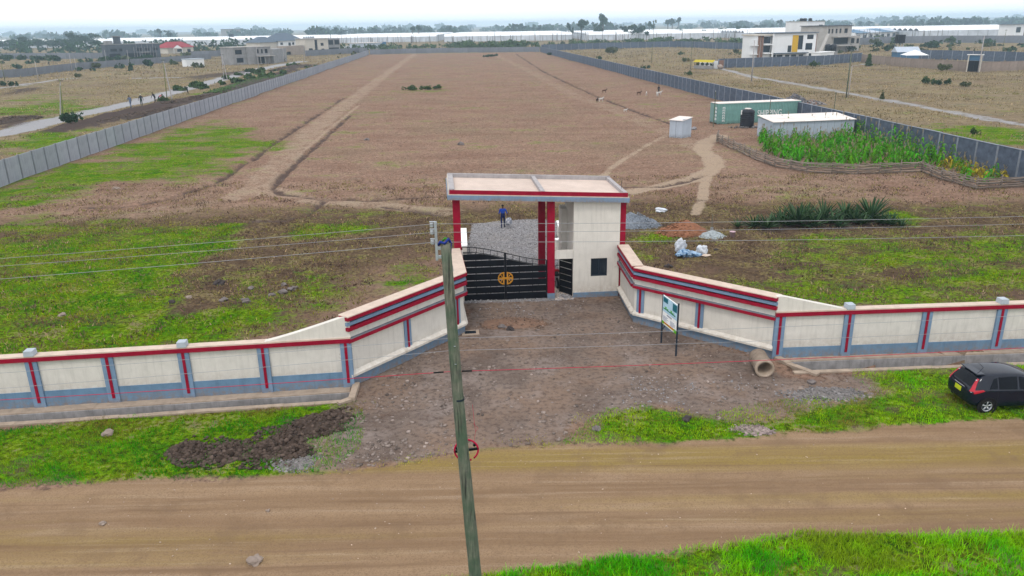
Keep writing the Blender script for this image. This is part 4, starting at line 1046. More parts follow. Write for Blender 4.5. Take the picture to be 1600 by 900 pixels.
    for x in (0.66, 3.18):
        for sgn in (1, -1):
            w = MB().lathe([(0.2, -0.09), (0.27, -0.095), (0.305, -0.07), (0.31, 0), (0.305, 0.07), (0.27, 0.095), (0.2, 0.09)], 28, axis='y').build("wheel", RUBBER, t, True, (x, sgn * 0.755, 0.31))
            r_ = MB().lathe([(0.0, 0.055), (0.05, 0.075), (0.055, 0.06), (0.055, 0.03)], 14, axis='y')
            r_.lathe([(0.205, -0.08), (0.215, 0.085), (0.19, 0.088), (0.185, 0.03), (0.185, -0.08)], 28, axis='y')
            for k in range(5):
                a0 = 2 * math.pi * k / 5 + 0.3
                r_.bar((0.04 * math.cos(a0), 0.058, 0.04 * math.sin(a0)), (0.195 * math.cos(a0), 0.068, 0.195 * math.sin(a0)), 0.03, 0.055)
            ro_ = r_.build("rim", ALLOY, w, True)
            if sgn < 0: ro_.scale = (1, -1, 1)
            MB().lathe([(0, 0.02), (0.186, 0.02)], 20, axis='y').build("brake_disc", FRAME, w, loc=(0, 0.0 if sgn > 0 else -0.04, 0))
            MB().lathe([(0.31, 0.0), (0.375, 0.0), (0.375, 0.02), (0.31, 0.02)], 28, axis='y').build("wheel_arch", RUBBER, t, loc=(x, sgn * 0.846 - (0.01 if sgn > 0 else 0.012), 0.31))
    return t
cx_, cy_ = W(1540, 646)
ch = math.atan2(W(1700, 650)[1] - W(1000, 694)[1], W(1700, 650)[0] - W(1000, 694)[0])
hr = R(3.0)
hatchback((cx_ - 0.66 * math.cos(hr) - 0.84 * math.sin(hr), cy_ - 0.66 * math.sin(hr) + 0.84 * math.cos(hr), ground_z(cx_ + 0.5, cy_ + 0.5) - 0.02), hr)
# ------------------------------------------------------------------ small builders
def skin_mesh(name, joints, edges, mats, sub=1):
    "one continuous body grown over a jointed skeleton; edges (i, j, material index)"
    me = bpy.data.meshes.new("tmp"); me.from_pydata([j[0] for j in joints], [(e[0], e[1]) for e in edges], [])
    o = bpy.data.objects.new("tmp", me); COL.objects.link(o)
    o.modifiers.new("skin", 'SKIN').use_smooth_shade = True
    sv = me.skin_vertices[0].data
    for i, j in enumerate(joints):
        r_ = j[1]; sv[i].radius = r_ if isinstance(r_, tuple) else (r_, r_); sv[i].use_root = (i == 0)
    s = o.modifiers.new("sub", 'SUBSURF'); s.levels = sub; s.render_levels = sub
    dg = bpy.context.evaluated_depsgraph_get(); dg.update()
    nm = bpy.data.meshes.new_from_object(o.evaluated_get(dg), depsgraph=dg); nm.name = name
    bpy.data.objects.remove(o)
    nm.materials.clear()
    for m in mats: nm.materials.append(m)
    segs = [(np.array(joints[a][0], float), np.array(joints[b][0], float), k) for a, b, k in edges]
    for p in nm.polygons:
        c = np.array(p.center); best = 1e9
        for a, b, k in segs:
            d = b - a; t = np.clip(((c - a) @ d) / (d @ d + 1e-9), 0, 1); l = np.linalg.norm(c - a - t * d)
            if l < best: best = l; p.material_index = k
        p.use_smooth = True
    return nm
SKIN = paint("brown_skin", (0.075, 0.04, 0.026), 0.6, 0.1, 10, 0.0)
HAIR = paint("black_hair", (0.008, 0.007, 0.007), 0.8, 0.2, 10, 0.0)
def cloth(n, c): return paint(n, c, 0.9, 0.2, 6, 0.2, 25)
def person_mesh(shirt, trousers, shoes, bend=0.0, stride=0.25, la=(0.05, 0.0), ra=(0.05, 0.0), fingers=False, head_m=None):
    "standing or stooping figure facing +y; la / ra = (outward, forward) swing of each hand"
    cb, sb = math.cos(bend), math.sin(bend)
    def up(x, y, z):     # bends everything above the hips forward
        dz = z - 0.95; return (x, y + dz * sb, 0.95 + dz * cb)
    J = []; E_ = []
    def j(p, r): J.append((p, r)); return len(J) - 1
    pel = j((0, 0, 0.95), (0.165, 0.12)); wa = j(up(0, 0, 1.10), (0.145, 0.105)); ch = j(up(0, 0.01, 1.32), (0.185, 0.12)); nb = j(up(0, 0, 1.45), (0.085, 0.075))
    nk = j(up(0, 0.01, 1.51), 0.052); h1 = j(up(0, 0.03, 1.58), (0.075, 0.088)); h2 = j(up(0, 0.025, 1.66), (0.082, 0.098)); h3 = j(up(0, 0.02, 1.72), (0.055, 0.065))
    E_ += [(pel, wa, 1), (wa, ch, 0), (ch, nb, 0), (nb, nk, 2), (nk, h1, 2), (h1, h2, 2), (h2, h3, 2)]
    nose = j(up(0, 0.135, 1.625), 0.014); E_.append((h1, nose, 2))
    for sx, (o_, f_) in ((-1, la), (1, ra)):
        sh = j(up(sx * 0.185, 0, 1.405), 0.068); S = J[sh][0]
        el = j((S[0] + sx * (0.03 + o_), S[1] - 0.02 + f_ * 0.45, S[2] - 0.29), 0.044); wr = j((S[0] + sx * (0.03 + o_ * 1.4), S[1] + 0.05 + f_, S[2] - 0.54), 0.030)
        Wp = J[wr][0]; hd = j((Wp[0], Wp[1] + 0.01, Wp[2] - 0.085), (0.022, 0.042))
        E_ += [(ch, sh, 0), (sh, el, 0 if not fingers else 0), (el, wr, 2), (wr, hd, 2)]
        Hp = J[hd][0]
        if fingers:
            for k, (dy, l) in enumerate(((0.032, 0.075), (0.011, 0.085), (-0.011, 0.08), (-0.032, 0.062))):
                f1 = j((Hp[0] - sx * 0.006, Hp[1] + dy, Hp[2] - l * 0.6), 0.009); f2 = j((Hp[0] - sx * 0.03, Hp[1] + dy, Hp[2] - l), 0.008); E_ += [(hd, f1, 2), (f1, f2, 2)]
            th = j((Wp[0] - sx * 0.012, Wp[1] + 0.06, Wp[2] - 0.075), 0.010); E_.append((wr, th, 2))
    for sx, st in ((-1, -stride), (1, stride)):
        hp = j((sx * 0.09, 0, 0.90), 0.095); kn = j((sx * 0.10, st * 0.5 + 0.03, 0.50), 0.062); an = j((sx * 0.10, st, 0.09 + max(0, -st) * 0.15), 0.042); to = j((sx * 0.11, st + 0.16, 0.035 + max(0, -st) * 0.05), 0.035)
        E_ += [(pel, hp, 1), (hp, kn, 1), (kn, an, 1), (an, to, 3)]
    return skin_mesh("body", J, E_, [shirt, trousers, SKIN, shoes], 1), J
def person(label, loc, rz, shirt, trousers, bend=0.0, stride=0.2, la=(0.05, 0.0), ra=(0.05, 0.0), s=1.0, fingers=False, hat=None, group=None):
    t = thing("person", label, "person", loc, rz, group)
    me, J = person_mesh(shirt, trousers, HAIR, bend, stride, la, ra, fingers)
    link("body", me, t, scale=(s, s, s))
    hc = J[6][0]; m = MB()
    m.lathe([(0.0, 0.062), (0.05, 0.056), (0.078, 0.03), (0.088, -0.01), (0.085, -0.035)], 12)
    link("hair" if hat is None else "cap", m.mesh("hair", HAIR if hat is None else hat, True), t, (hc[0] * s, (hc[1] - 0.02) * s, (hc[2] + 0.028) * s), scale=(s * 1.02, s * 1.15, s * 1.05)).rotation_euler = (-bend, 0, 0)
    return t

def lump(r, seed, rough=0.25, sub=2, flat=0.7):
    "irregular stone or clod"
    bm = bmesh.new(); bmesh.ops.create_icosphere(bm, subdivisions=sub, radius=1.0)
    g = np.random.default_rng(seed); k = g.normal(size=(6, 3)); ph = g.random(6) * 6
    m = MB()
    vs = []
    for v in bm.verts:
        d = 1 + rough * sum(math.sin(2.2 * float(k[i] @ np.array(v.co)) + ph[i]) for i in range(6)) / 2.2 + g.normal() * rough * 0.12
        vs.append((v.co.x * r * d, v.co.y * r * d, v.co.z * r * d * flat))
    fs = [tuple(v.index for v in f.verts) for f in bm.faces]; bm.free()
    return m.add(vs, fs)

ICO = None
def stones_np(xyz, size, seed, flat=0.65):
    "many angular stones in one mesh: numpy V, F, tint"
    global ICO
    if ICO is None:
        bm = bmesh.new(); bmesh.ops.create_icosphere(bm, subdivisions=1, radius=1.0)
        ICO = (np.array([v.co[:] for v in bm.verts]), np.array([[v.index for v in f.verts] for f in bm.faces])); bm.free()
    g = np.random.default_rng(seed); n = len(xyz); bv, bf = ICO
    sc = size[:, None, None] * np.stack([g.uniform(.7, 1.3, n), g.uniform(.6, 1.1, n), g.uniform(.4, .8, n) * flat / .65], 1)[:, None, :]
    V = bv[None] * (1 + g.uniform(-.28, .28, (n, len(bv), 1))) * sc
    a = g.uniform(0, 6.28, n); c, s = np.cos(a)[:, None], np.sin(a)[:, None]
    V = np.stack([V[..., 0] * c - V[..., 1] * s, V[..., 0] * s + V[..., 1] * c, V[..., 2]], -1) + xyz[:, None, :]
    F = bf[None] + (np.arange(n) * len(bv))[:, None, None]
    t = np.repeat(np.clip(g.normal(1.0, 0.28, n), 0.4, 1.8), len(bv))
    return V.reshape(-1, 3), F.reshape(-1, 3), t

# ------------------------------------------------------------------ the man on the drive
MAN_BLUE = cloth("royal_blue_shirt", (0.012, 0.045, 0.28)); NAVY = cloth("navy_trousers", (0.008, 0.014, 0.06))
mx, my = W(786, 357.5)
person("man in royal blue shirt and navy trousers walking away up the gravel drive", (mx, my, ground_z(mx, my) + 0.01), R(-2), MAN_BLUE, NAVY, 0.03, 0.2, (0.05, 0.02), (0.10, 0.04), 1.0, True)
bgt = thing("carrier_bag", "bulky grey and white woven bag carried at the walking man's right hand", "bag", (mx + 0.40, my + 0.06, ground_z(mx, my) + 0.22), R(10))
BAGM = paint("woven_grey_bag", (0.20, 0.21, 0.25), 0.9, 0.5, 9, 0.3, 30, wear=((0.62, 0.6, 0.62), 7, 0.54))
bmz = lump(0.30, 5, 0.12, 3, 1.0); bmz.v = [(x * 0.85, y * 0.6, (z * 1.05 + 0.27)) for x, y, z in bmz.v]
bmz.build("bag_body", BAGM, bgt, True)
MB().tube([(-0.14, 0, 0.5), (-0.06, 0, 0.62), (0.02, 0, 0.5)], 0.012, 6).build("handle", BAGM, bgt)

# motorcycle standing behind the side door
MRED = paint("red_tank_paint", (0.30, 0.01, 0.015), 0.3)
q0 = U(5.35, 2.3); mc = thing("motorcycle", "parked red motorcycle glimpsed through the open side door", "motorcycle", (*q0, 0.02), R(95))
for x in (-0.62, 0.62):
    w_ = MB().lathe([(0.22, -0.05), (0.29, -0.05), (0.31, 0), (0.29, 0.05), (0.22, 0.05)], 20, axis='y').build("wheel", RUBBER, mc, True, (x, 0, 0.31))
    MB().lathe([(0.2, -0.03), (0.22, -0.03), (0.22, 0.03), (0.2, 0.03)], 20, axis='y').bar((-.2, 0, 0), (.2, 0, 0), .02).bar((0, 0, -.2), (0, 0, .2), .02).build("rim", STEEL, w_)
MB().tube([(0.62, 0, 0.31), (0.42, 0, 0.98)], 0.035, 8).build("fork", STEEL, mc)
MB().tube([(0.38, -0.34, 1.06), (0.42, 0, 1.0), (0.38, 0.34, 1.06)], 0.018, 6).build("handlebar", BLACK, mc)
tk = lump(0.25, 3, 0.05, 2, 0.55); tk.build("fuel_tank", MRED, mc, True, (0.15, 0, 0.78))
MB().box(-0.62, 0.0, -0.13, 0.13, 0.72, 0.82, top=0.85).build("seat", RUBBER, mc)
MB().box(-0.2, 0.25, -0.12, 0.12, 0.30, 0.62, top=0.8).build("engine", STEEL, mc)
MB().box(0.42, 0.52, -0.1, 0.1, 0.82, 1.0).build("headlamp", CLEAR, mc)
MB().box(0.45, 0.75, -0.06, 0.06, 0.60, 0.66).build("mudguard", MRED, mc)

# ------------------------------------------------------------------ green shipping container with lettering
TEALC = paint("green_container_paint", (0.16, 0.31, 0.285), 0.6, 0.12, 1.2, 0.1, 20, streak=0.35, wear=((0.20, 0.13, 0.08), 1.6, 0.68), dirt=(0.04, 0.035, 0.03), dirt_h=0.5)
WLET = paint("white_lettering", (0.72, 0.74, 0.74), 0.7, 0.08, 3, 0)
TINW = paint("whitish_tin_roof", (0.66, 0.60, 0.56), 0.6, 0.14, 0.7, 0.1, 20, wear=((0.36, 0.24, 0.17), 0.8, 0.60))
CH = 2.85
p0 = W(1122.5, 163.0, CH); p1 = W(1252, 158.0, CH)
cdir = math.atan2(p1[1] - p0[1], p1[0] - p0[0]); CL = min(15.8, dist(p0, p1))
ct = thing("shipping_container", "green corrugated shipping container lettered SHIPPING behind the black tank", "container", (*p0, 0.05), cdir)
def corr(L, n, dep, z0, z1):
    xs = []; 
    for i in range(n):
        x = L * i / n; w = L / n
        xs += [(x, 0), (x + w * .35, 0), (x + w * .5, dep), (x + w * .85, dep)]
    xs.append((L, 0)); m = MB()
    for (xa, ya), (xb, yb) in zip(xs[:-1], xs[1:]): m.quad((xa, ya, z0), (xb, yb, z0), (xb, yb, z1), (xa, ya, z1))
    return m
DW = 2.44
corr(CL - 0.3, 52, 0.05, 0.2, CH - 0.12).build("side_panel", TEALC, ct, loc=(0.15, 0.03, 0))
MB().box(0.15, CL - 0.15, 0.09, DW, 0.15, CH - 0.1).build("shell", TEALC, ct)
for x in (0, CL - 0.16):
    for y in (0, DW - 0.16): MB().box(x, x + 0.16, y, y + 0.16, 0, CH).build("corner_post", TEALC, ct)
MB().box(0.16, CL - 0.16, 0, 0.12, 0.0, 0.2).build("bottom_rail", TEALC, ct)
MB().box(0.16, CL - 0.16, 0, 0.12, CH - 0.12, CH).build("top_rail", TEALC, ct)
MB().box(-0.01, CL + 0.01, -0.01, DW, CH + 0.002, CH + 0.06).build("roof", TINW, ct)
for y in (0.2, 1.25): MB().box(-0.03, 0.14, y, y + 0.98, 0.15, CH - 0.12).build("door", TEALC, ct)
for y in (0.5, 0.9, 1.55, 1.95): MB().tube([(-0.06, y, 0.2), (-0.06, y, CH - 0.15)], 0.025, 6).build("lock_bar", STEEL, ct)
m = MB()
for k in range(6):
    z = CH - 0.55 - k * 0.36
    m.box(0.75, 1.12, -0.004, 0.025, z, z + 0.07).box(0.75, 0.84, -0.004, 0.025, z - 0.17, z - 0.01).box(1.0, 1.12, -0.004, 0.025, z - 0.17, z - 0.06)
m.build("side_marking", WLET, ct)
m = MB()
for k in range(4):
    m.box(-0.05, -0.035, 0.3, 0.75, 0.55 + k * 0.5, 0.85 + k * 0.5)
m.build("door_marking", WLET, ct)
tc_ = bpy.data.curves.new("lettering", 'FONT'); tc_.body = "SHIPPING"; tc_.size = 1.25; tc_.extrude = 0.01; tc_.space_character = 1.02
to_ = bpy.data.objects.new("tmp", tc_); COL.objects.link(to_)
dg = bpy.context.evaluated_depsgraph_get(); dg.update(); lm = bpy.data.meshes.new_from_object(to_.evaluated_get(dg), depsgraph=dg); bpy.data.objects.remove(to_)
lm.materials.clear(); lm.materials.append(WLET)
xs0 = min(v.co.x for v in lm.vertices); xs1 = max(v.co.x for v in lm.vertices)
def s_on(px, py):   # distance along the container side under a picture reading
    n = np.array([-math.sin(cdir), math.cos(cdir)]); q = _ray(px, py); t = ((np.array(p0)) @ n) / (q[:2] @ n); p = q * t
    return float((p[:2] - np.array(p0)) @ np.array([math.cos(cdir), math.sin(cdir)])), CAM_H + float(p[2])
sA, zA = s_on(1183.5, 177); sB, zB = s_on(1221.5, 170.5)
lt = link("lettering", lm, ct, (sA - xs0 * (sB - sA) / (xs1 - xs0), -0.022, zB - 0.05 - 0.92 * 0.95)); lt.rotation_euler = (R(90), 0, 0); k_ = (sB - sA) / (xs1 - xs0); lt.scale = (k_, 1.0, 1)

# black plastic water tank on rubble
TANKM = paint("black_plastic", (0.008, 0.010, 0.018), 0.5, 0.2, 3, 0.0, spec=0.3)
tx, ty = W(1166.5, 199.5)
tk = thing("water_tank", "black ribbed plastic water tank standing in front of the container", "water tank", (tx, ty, 0.22))
prof = [(0.0, 0.0), (0.92, 0.0)]
for k in range(7): prof += [(0.92, 0.08 + k * 0.28), (0.955, 0.12 + k * 0.28), (0.955, 0.24 + k * 0.28), (0.92, 0.28 + k * 0.28)]
prof += [(0.93, 2.08), (0.80, 2.22), (0.45, 2.34)]
MB().lathe(prof, 30).build("tank_body", TANKM, tk, True)
MB().lathe([(0.45, 2.33), (0.45, 2.42), (0.40, 2.44), (0.0, 2.46)], 24).build("lid", TINW, tk)
MB().box(-0.99, -0.85, -0.30, -0.18, 1.6, 2.2).build("overflow_pipe", WHITE, tk)
ROCKD = tinted("dark_stone", (0.13, 0.12, 0.125), 0.9, 0, 0.3, 3)
ROCKL = tinted("grey_stone", (0.165, 0.155, 0.155), 0.9, 0, 0.3, 3)
g_ = np.random.default_rng(3)
pts = np.stack([tx + g_.normal(0.1, 0.9, 90), ty + g_.normal(-0.25, 0.35, 90), g_.uniform(0.0, 0.22, 90)], 1)
V, F, T_ = stones_np(pts, g_.uniform(0.1, 0.26, 90), 4)
tag(link("rubble_base", np_mesh("rubble_base", V, F, ROCKL, T_)), kind="stuff")

# long white tin shed and the little tin latrine
TIN = paint("pale_blue_tin_sheet", (0.40, 0.45, 0.52), 0.55, 0.10, 0.9, 0.05, 20, streak=0.3, wear=((0.24, 0.17, 0.12), 1.5, 0.66), dirt=(0.12, 0.10, 0.09), dirt_h=0.5)
SH = 2.35
fl = W(1209, 191, SH); fr = W(1336, 186, SH); blc = W(1185, 181.5, SH + 0.12)
sdir = math.atan2(fr[1] - fl[1], fr[0] - fl[0]); SL_ = dist(fl, fr)
ex = (blc[0] - fl[0], blc[1] - fl[1]); SDp = -ex[0] * math.sin(sdir) + ex[1] * math.cos(sdir); SX = ex[0] * math.cos(sdir) + ex[1] * math.sin(sdir)
shd = thing("tin_shed", "long low shed of pale tin sheets with a whitish roof beside the maize", "shed", (*fl, 0), sdir)
npan = 12
corr_m = corr(SL_ / npan - 0.02, 8, 0.03, -0.05, SH - 0.06).mesh("wall_sheet", TIN)
for k in range(npan): link("wall_sheet", corr_m, shd, (k * SL_ / npan, 0, 0))
kx = math.hypot(SX, SDp); ka = math.atan2(SDp, SX)
em_ = corr(kx / 3 - 0.03, 8, 0.03, -0.05, SH - 0.04).mesh("wall_sheet", TIN)
for k in range(3): link("wall_sheet", em_, shd, (SX * (k + 1) / 3, SDp * (k + 1) / 3, 0), ka + math.pi)
MB().slab([(0.05, 0.08), (SL_ - 0.05, 0.08), (SL_ + SX - 0.05, SDp - 0.05), (SX + 0.05, SDp - 0.05)], -0.05, SH - 0.1).build("frame_core", FRAME, shd)
for k in range(10):
    a0, a1 = k / 10, (k + 1) / 10
    v = [(-0.15 + (SL_ + 0.3) * a0 + 0.005, -0.18, SH - 0.02), (-0.15 + (SL_ + 0.3) * a1 - 0.005, -0.18, SH - 0.02), (-0.15 + SX + (SL_ + 0.3) * a1 - 0.005, SDp + 0.1, SH + 0.22), (-0.15 + SX + (SL_ + 0.3) * a0 + 0.005, SDp + 0.1, SH + 0.22)]
    MB().add(v + [(x, y, z + 0.035) for x, y, z in v], [(0, 3, 2, 1), (4, 5, 6, 7), (0, 1, 5, 4), (1, 2, 6, 5), (2, 3, 7, 6), (3, 0, 4, 7)]).build("roof_sheet", TINW, shd)
a_, b_, c_ = W(1045.5, 214.7), W(1065, 216.6), W(1078, 212)
ldir = math.atan2(b_[1] - a_[1], b_[0] - a_[0]); LW = dist(a_, b_); LD = max(1.3, min(2.2, -(c_[0] - b_[0]) * math.sin(ldir) + (c_[1] - b_[1]) * math.cos(ldir)))
la = thing("latrine", "small tin latrine cubicle with a mono-pitch roof standing alone on the field", "latrine", (*a_, 0), ldir)
LHt = 2.2
for x0, x1 in ((0.0, LW / 2 - 0.015), (LW / 2 + 0.015, LW)): corr(x1 - x0, 5, 0.025, 0.0, LHt).build("wall_sheet", TIN, la, loc=(x0, 0, 0))
corr(LD, 8, 0.025, 0.0, LHt + 0.2).build("wall_sheet", TIN, la, loc=(LW, 0, 0), rz=math.pi / 2)
MB().box(0.04, LW - 0.04, 0.05, LD - 0.02, -0.05, LHt - 0.02).build("frame_core", FRAME, la)
MB().add([(-0.1, -0.12, LHt), (LW + 0.12, -0.12, LHt), (LW + 0.12, LD + 0.1, LHt + 0.28), (-0.1, LD + 0.1, LHt + 0.28), (-0.1, -0.12, LHt + 0.04), (LW + 0.12, -0.12, LHt + 0.04), (LW + 0.12, LD + 0.1, LHt + 0.32), (-0.1, LD + 0.1, LHt + 0.32)],
         [(0, 3, 2, 1), (4, 5, 6, 7), (0, 1, 5, 4), (1, 2, 6, 5), (2, 3, 7, 6), (3, 0, 4, 7)]).build("roof_sheet", TINW, la)
x_, y_ = W(1084, 203); tag(lump(0.45, 21, 0.3, 2, 0.6).build("rock", [paint("grey_rock", (0.22, 0.21, 0.22), 0.9, 0.3, 3, 0.5)], None, False, (x_, y_, 0.15)), "grey boulder lying just behind the tin latrine", "rock", None, "thing")

# thin site posts
for i, (bx, by, ty_, lab) in enumerate(((1114.5, 198, 143, "slender dark post standing at the door end of the green container"), (1199.5, 209, 157, "slender dark post standing at the corner of the white tin shed"),
                                       (1303, 172, 144, "slender dark post just outside the dark block wall behind the shed"))):
    x, y = W(bx, by); h = HT(bx, by, ty_); t = thing("site_post", lab, "post", (x, y, 0))
    MB().tube([(0, 0, -0.2), (0.03, 0, h * 0.5), (0, 0, h)], [0.07, 0.06, 0.045], 7).build("shaft", WOOD, t)
    MB().box(-0.06, 0.06, -0.03, 0.03, h, h + 0.12).build("cap", STEEL, t)

# ------------------------------------------------------------------ stick fence round the maize plot
STICK = paint("weathered_sticks", (0.21, 0.175, 0.15), 0.95, 0.3, 2, 0.4, 20, rand=0.3)
FP = WP((1122, 217), (1120, 222), (1155, 238), (1180, 250), (1210, 261), (1260, 270), (1340, 273), (1440, 269), (1470, 281), (1525, 297), (1600, 293), (1680, 290))
sf = thing("stick_fence", "low rustic fence of grey horizontal sticks around the maize plot", "fence", (*FP[1], 0))
o0 = FP[1]
postm = [MB().tube([(0, 0, -0.2), (0.02 * k, 0.02, 0.6), (0.03, 0.01 * k, 1.12 + 0.09 * k)], [0.055, 0.05, 0.04], 6).mesh("post", STICK) for k in range(3)]
stickm = []
for k in range(6):
    zz = [random.uniform(-0.05, 0.05) for _ in range(5)]
    stickm.append(MB().tube([(x, random.uniform(-.02, .02), zz[i]) for i, x in enumerate((-0.58, -0.28, 0.0, 0.28, 0.58))], [0.05, 0.048, 0.045, 0.04, 0.034], 5).mesh("rail", STICK))
npost = 0
for p, q in zip(FP[:-1], FP[1:]):
    L = dist(p, q); n = max(1, round(L / 1.9)); ang = math.atan2(q[1] - p[1], q[0] - p[0])
    for i in range(n):
        u = i / n; x, y = p[0] + (q[0] - p[0]) * u - o0[0], p[1] + (q[1] - p[1]) * u - o0[1]
        link("post", random.choice(postm), sf, (x, y, 0), random.uniform(0, 6)); npost += 1
        um = (i + 0.5) / n; xm, ym = p[0] + (q[0] - p[0]) * um - o0[0], p[1] + (q[1] - p[1]) * um - o0[1]
        k_ = (L / n) / 1.1
        for r_ in range(9):
            o = link("rail", random.choice(stickm), sf, (xm + math.sin(ang) * (0.06 if r_ % 2 else -0.06), ym - math.cos(ang) * (0.06 if r_ % 2 else -0.06), 0.10 + r_ * 0.105 + random.uniform(-.03, .03)), ang + (math.pi if r_ % 3 == 0 else 0) + random.uniform(-.02, .02))
            o.rotation_euler[1] = random.uniform(-0.035, 0.035); o.scale = (k_, 1, random.uniform(.8, 1.2))

# ------------------------------------------------------------------ maize
MAIZE = tinted("maize_leaf", (0.045, 0.27, 0.008), 0.6, 0.25, 0.25, 0.6, rand=0.55)
MAIZEY = tinted("dry_maize_leaf", (0.27, 0.22, 0.02), 0.7, 0.25, 0.35, 0.6)
TASSEL = tinted("maize_tassel", (0.24, 0.20, 0.13), 0.9)
def maize_mesh(seed, h, dry=False):
    g = np.random.default_rng(seed); V = []; F = []; T = []; M_ = []
    def strip(pts, wid, tn, mi):
        n0 = len(V)
        for (p, s_), w in zip(pts, wid):
            V.append(p - s_ * w); V.append(p + s_ * w); T.extend([tn, tn * 1.15])
        for i in range(len(pts) - 1):
            F.append((n0 + 2 * i, n0 + 2 * i + 1, n0 + 2 * i + 3, n0 + 2 * i + 2)); M_.append(mi)
    for a in (0, 1.57):
        s_ = np.array([math.cos(a), math.sin(a), 0]); strip([(np.array([0, 0, z]), s_) for z in (0, h * .5, h * .95)], [0.022, 0.018, 0.01], 0.7, 0)
    n = 14
    for k in range(n):
        z = h * (0.10 + 0.78 * k / n); a = k * math.pi + g.normal(0, 0.6) + seed; L = g.uniform(0.6, 0.95) * (1 if k < 8 else 0.7); d = np.array([math.cos(a), math.sin(a), 0]); s_ = np.array([-d[1], d[0], 0.25])
        rise = g.uniform(0.35, 0.6); pts = []
        for u in (0, 0.3, 0.6, 0.85, 1.0):
            pts.append((np.array([0, 0, z]) + d * L * u * (0.95 - 0.15 * u) + np.array([0, 0, L * (rise * 1.9 * u - 1.45 * u * u)]), s_))
        strip(pts, [0.04, 0.085, 0.08, 0.05, 0.006], g.uniform(0.65, 1.5), 0)
    for k in range(7):
        a = g.uniform(0, 6.28); d = np.array([math.cos(a), math.sin(a), 0]); r_ = g.uniform(0.05, 0.2)
        strip([(np.array([0, 0, h * .93]), np.array([-d[1], d[0], 0])), (np.array([0, 0, h + .12]) + d * r_ * .6, np.array([-d[1], d[0], 0])), (np.array([0, 0, h + .26]) + d * r_, np.array([-d[1], d[0], 0]))], [0.018, 0.016, 0.008], g.uniform(.8, 1.3), 1)
    me = bpy.data.meshes.new("maize_plant"); me.from_pydata([tuple(v) for v in V], [], F)
    for m in ((MAIZEY if dry else MAIZE), TASSEL): me.materials.append(m)
    me.polygons.foreach_set("material_index", M_)
    c = np.ones((len(V), 4), np.float32); c[:, :3] = np.array(T)[:, None]
    at_ = me.color_attributes.new("tint", 'FLOAT_COLOR', 'POINT'); at_.data.foreach_set("color", c.ravel())
    return me
mz = [maize_mesh(i, random.uniform(1.45, 2.0)) for i in range(7)]
mzt = [maize_mesh(i + 20, random.uniform(2.3, 2.8)) for i in range(4)]
mzd = [maize_mesh(i + 40, random.uniform(1.0, 1.4), True) for i in range(4)]
MP = WP((1174, 214), (1230, 209), (1338, 207), (1420, 218), (1520, 240), (1640, 262), (1640, 282), (1525, 290), (1478, 276), (1445, 262), (1340, 266), (1268, 263), (1220, 254), (1188, 238))
mxs = [p[0] for p in MP]; mys = [p[1] for p in MP]
DRYP = WP((1480, 284), (1470, 262), (1530, 256), (1640, 265), (1640, 286), (1525, 294))
cand = []
yy = min(mys)
while yy < max(mys):
    xx = min(mxs)
    while xx < max(mxs):
        cand.append((xx + random.uniform(-.3, .3), yy + random.uniform(-.3, .3))); xx += 0.92
    yy += 0.98
cand = np.array(cand); sdm = sd_poly(cand[:, 0], cand[:, 1], MP); cand = cand[sdm > 0.35]
dr = sd_poly(cand[:, 0], cand[:, 1], DRYP) > 0
cand = cand[cand[:, 0] < xRW(cand[:, 1]) - 0.6]; dr = sd_poly(cand[:, 0], cand[:, 1], DRYP) > 0
if len(cand) > 297:
    k_ = np.sort(rng.permutation(len(cand))[:297]); cand, dr = cand[k_], dr[k_]
for (x, y), d_ in zip(cand, dr):
    back = (xRW(y) - x) < 3.2
    me = random.choice((mzd if random.random() < .75 else mz) if d_ else (mzt if (back and random.random() < .6) or random.random() < 0.05 else mz))
    o = link("maize_plant", me, None, (x, y, ground_z(x, y) - 0.03), random.uniform(0, 6.28), (random.uniform(.85, 1.15),) * 2 + (random.uniform(.85, 1.12),))
    if d_: tag(o, "yellowed maize plant at the right-hand end of the fenced plot", "maize", "dry yellow maize plants in the fenced plot", "thing")
    elif me in mzt: tag(o, "tall tasselled maize plant rising above the fenced green crop", "maize", "tall tasselled maize plants", "thing")
    else: tag(o, "leafy bright green maize plant in the stick-fenced plot", "maize", "green maize plants in the fenced plot", "thing")

# ------------------------------------------------------------------ sisal clump: rosettes whose blades are parts
SIS = [paint("sisal_leaf_%s" % n, c, 0.55, 0.2, 3, 0.1, 20) for n, c in (("dark", (0.024, 0.062, 0.027)), ("mid", (0.046, 0.10, 0.042)), ("pale", (0.085, 0.14, 0.07)), ("dead", (0.085, 0.055, 0.05)))]
def blade(L, w, droop):
    m = MB(); n = 5; ring = []
    for i in range(n + 1):
        u = i / n; ww = w * (0.75 + 0.6 * u) * (1 - u) ** 0.6 if u < 1 else 0.0
        x = L * u; z = -droop * L * u * u
        ring.append([(x, -ww, z + ww * 0.45), (x, 0, z - 0.012), (x, ww, z + ww * 0.45)])
    vs = [p for r_ in ring for p in r_]; fs = []
    for i in range(n):
        for k in range(2): fs.append((i * 3 + k, (i + 1) * 3 + k, (i + 1) * 3 + k + 1, i * 3 + k + 1))
    return m.add(vs, fs)
bl_m = [[blade(1.0, 0.07, 0.05 + 0.1 * i).mesh("leaf", SIS[k]) for i in range(2)] for k in range(4)]
sis = [(1152, 356, .5, 16), (1178, 356, .75, 22), (1198, 358, .8, 22), (1212, 352, .7, 18), (1228, 355, .75, 18), (1246, 353, 1.25, 30), (1258, 348, 1.1, 24), (1272, 356, .85, 20), (1286, 347, 1.15, 26), (1302, 352, .9, 20), (1320, 346, 1.0, 24), (1334, 350, .95, 22), (1348, 352, .7, 18), (1360, 346, 1.3, 28), (1376, 352, .75, 18), (1392, 354, .75, 18), (1408, 356, .55, 14), (1222, 346, .8, 18), (1312, 356, .6, 16)]
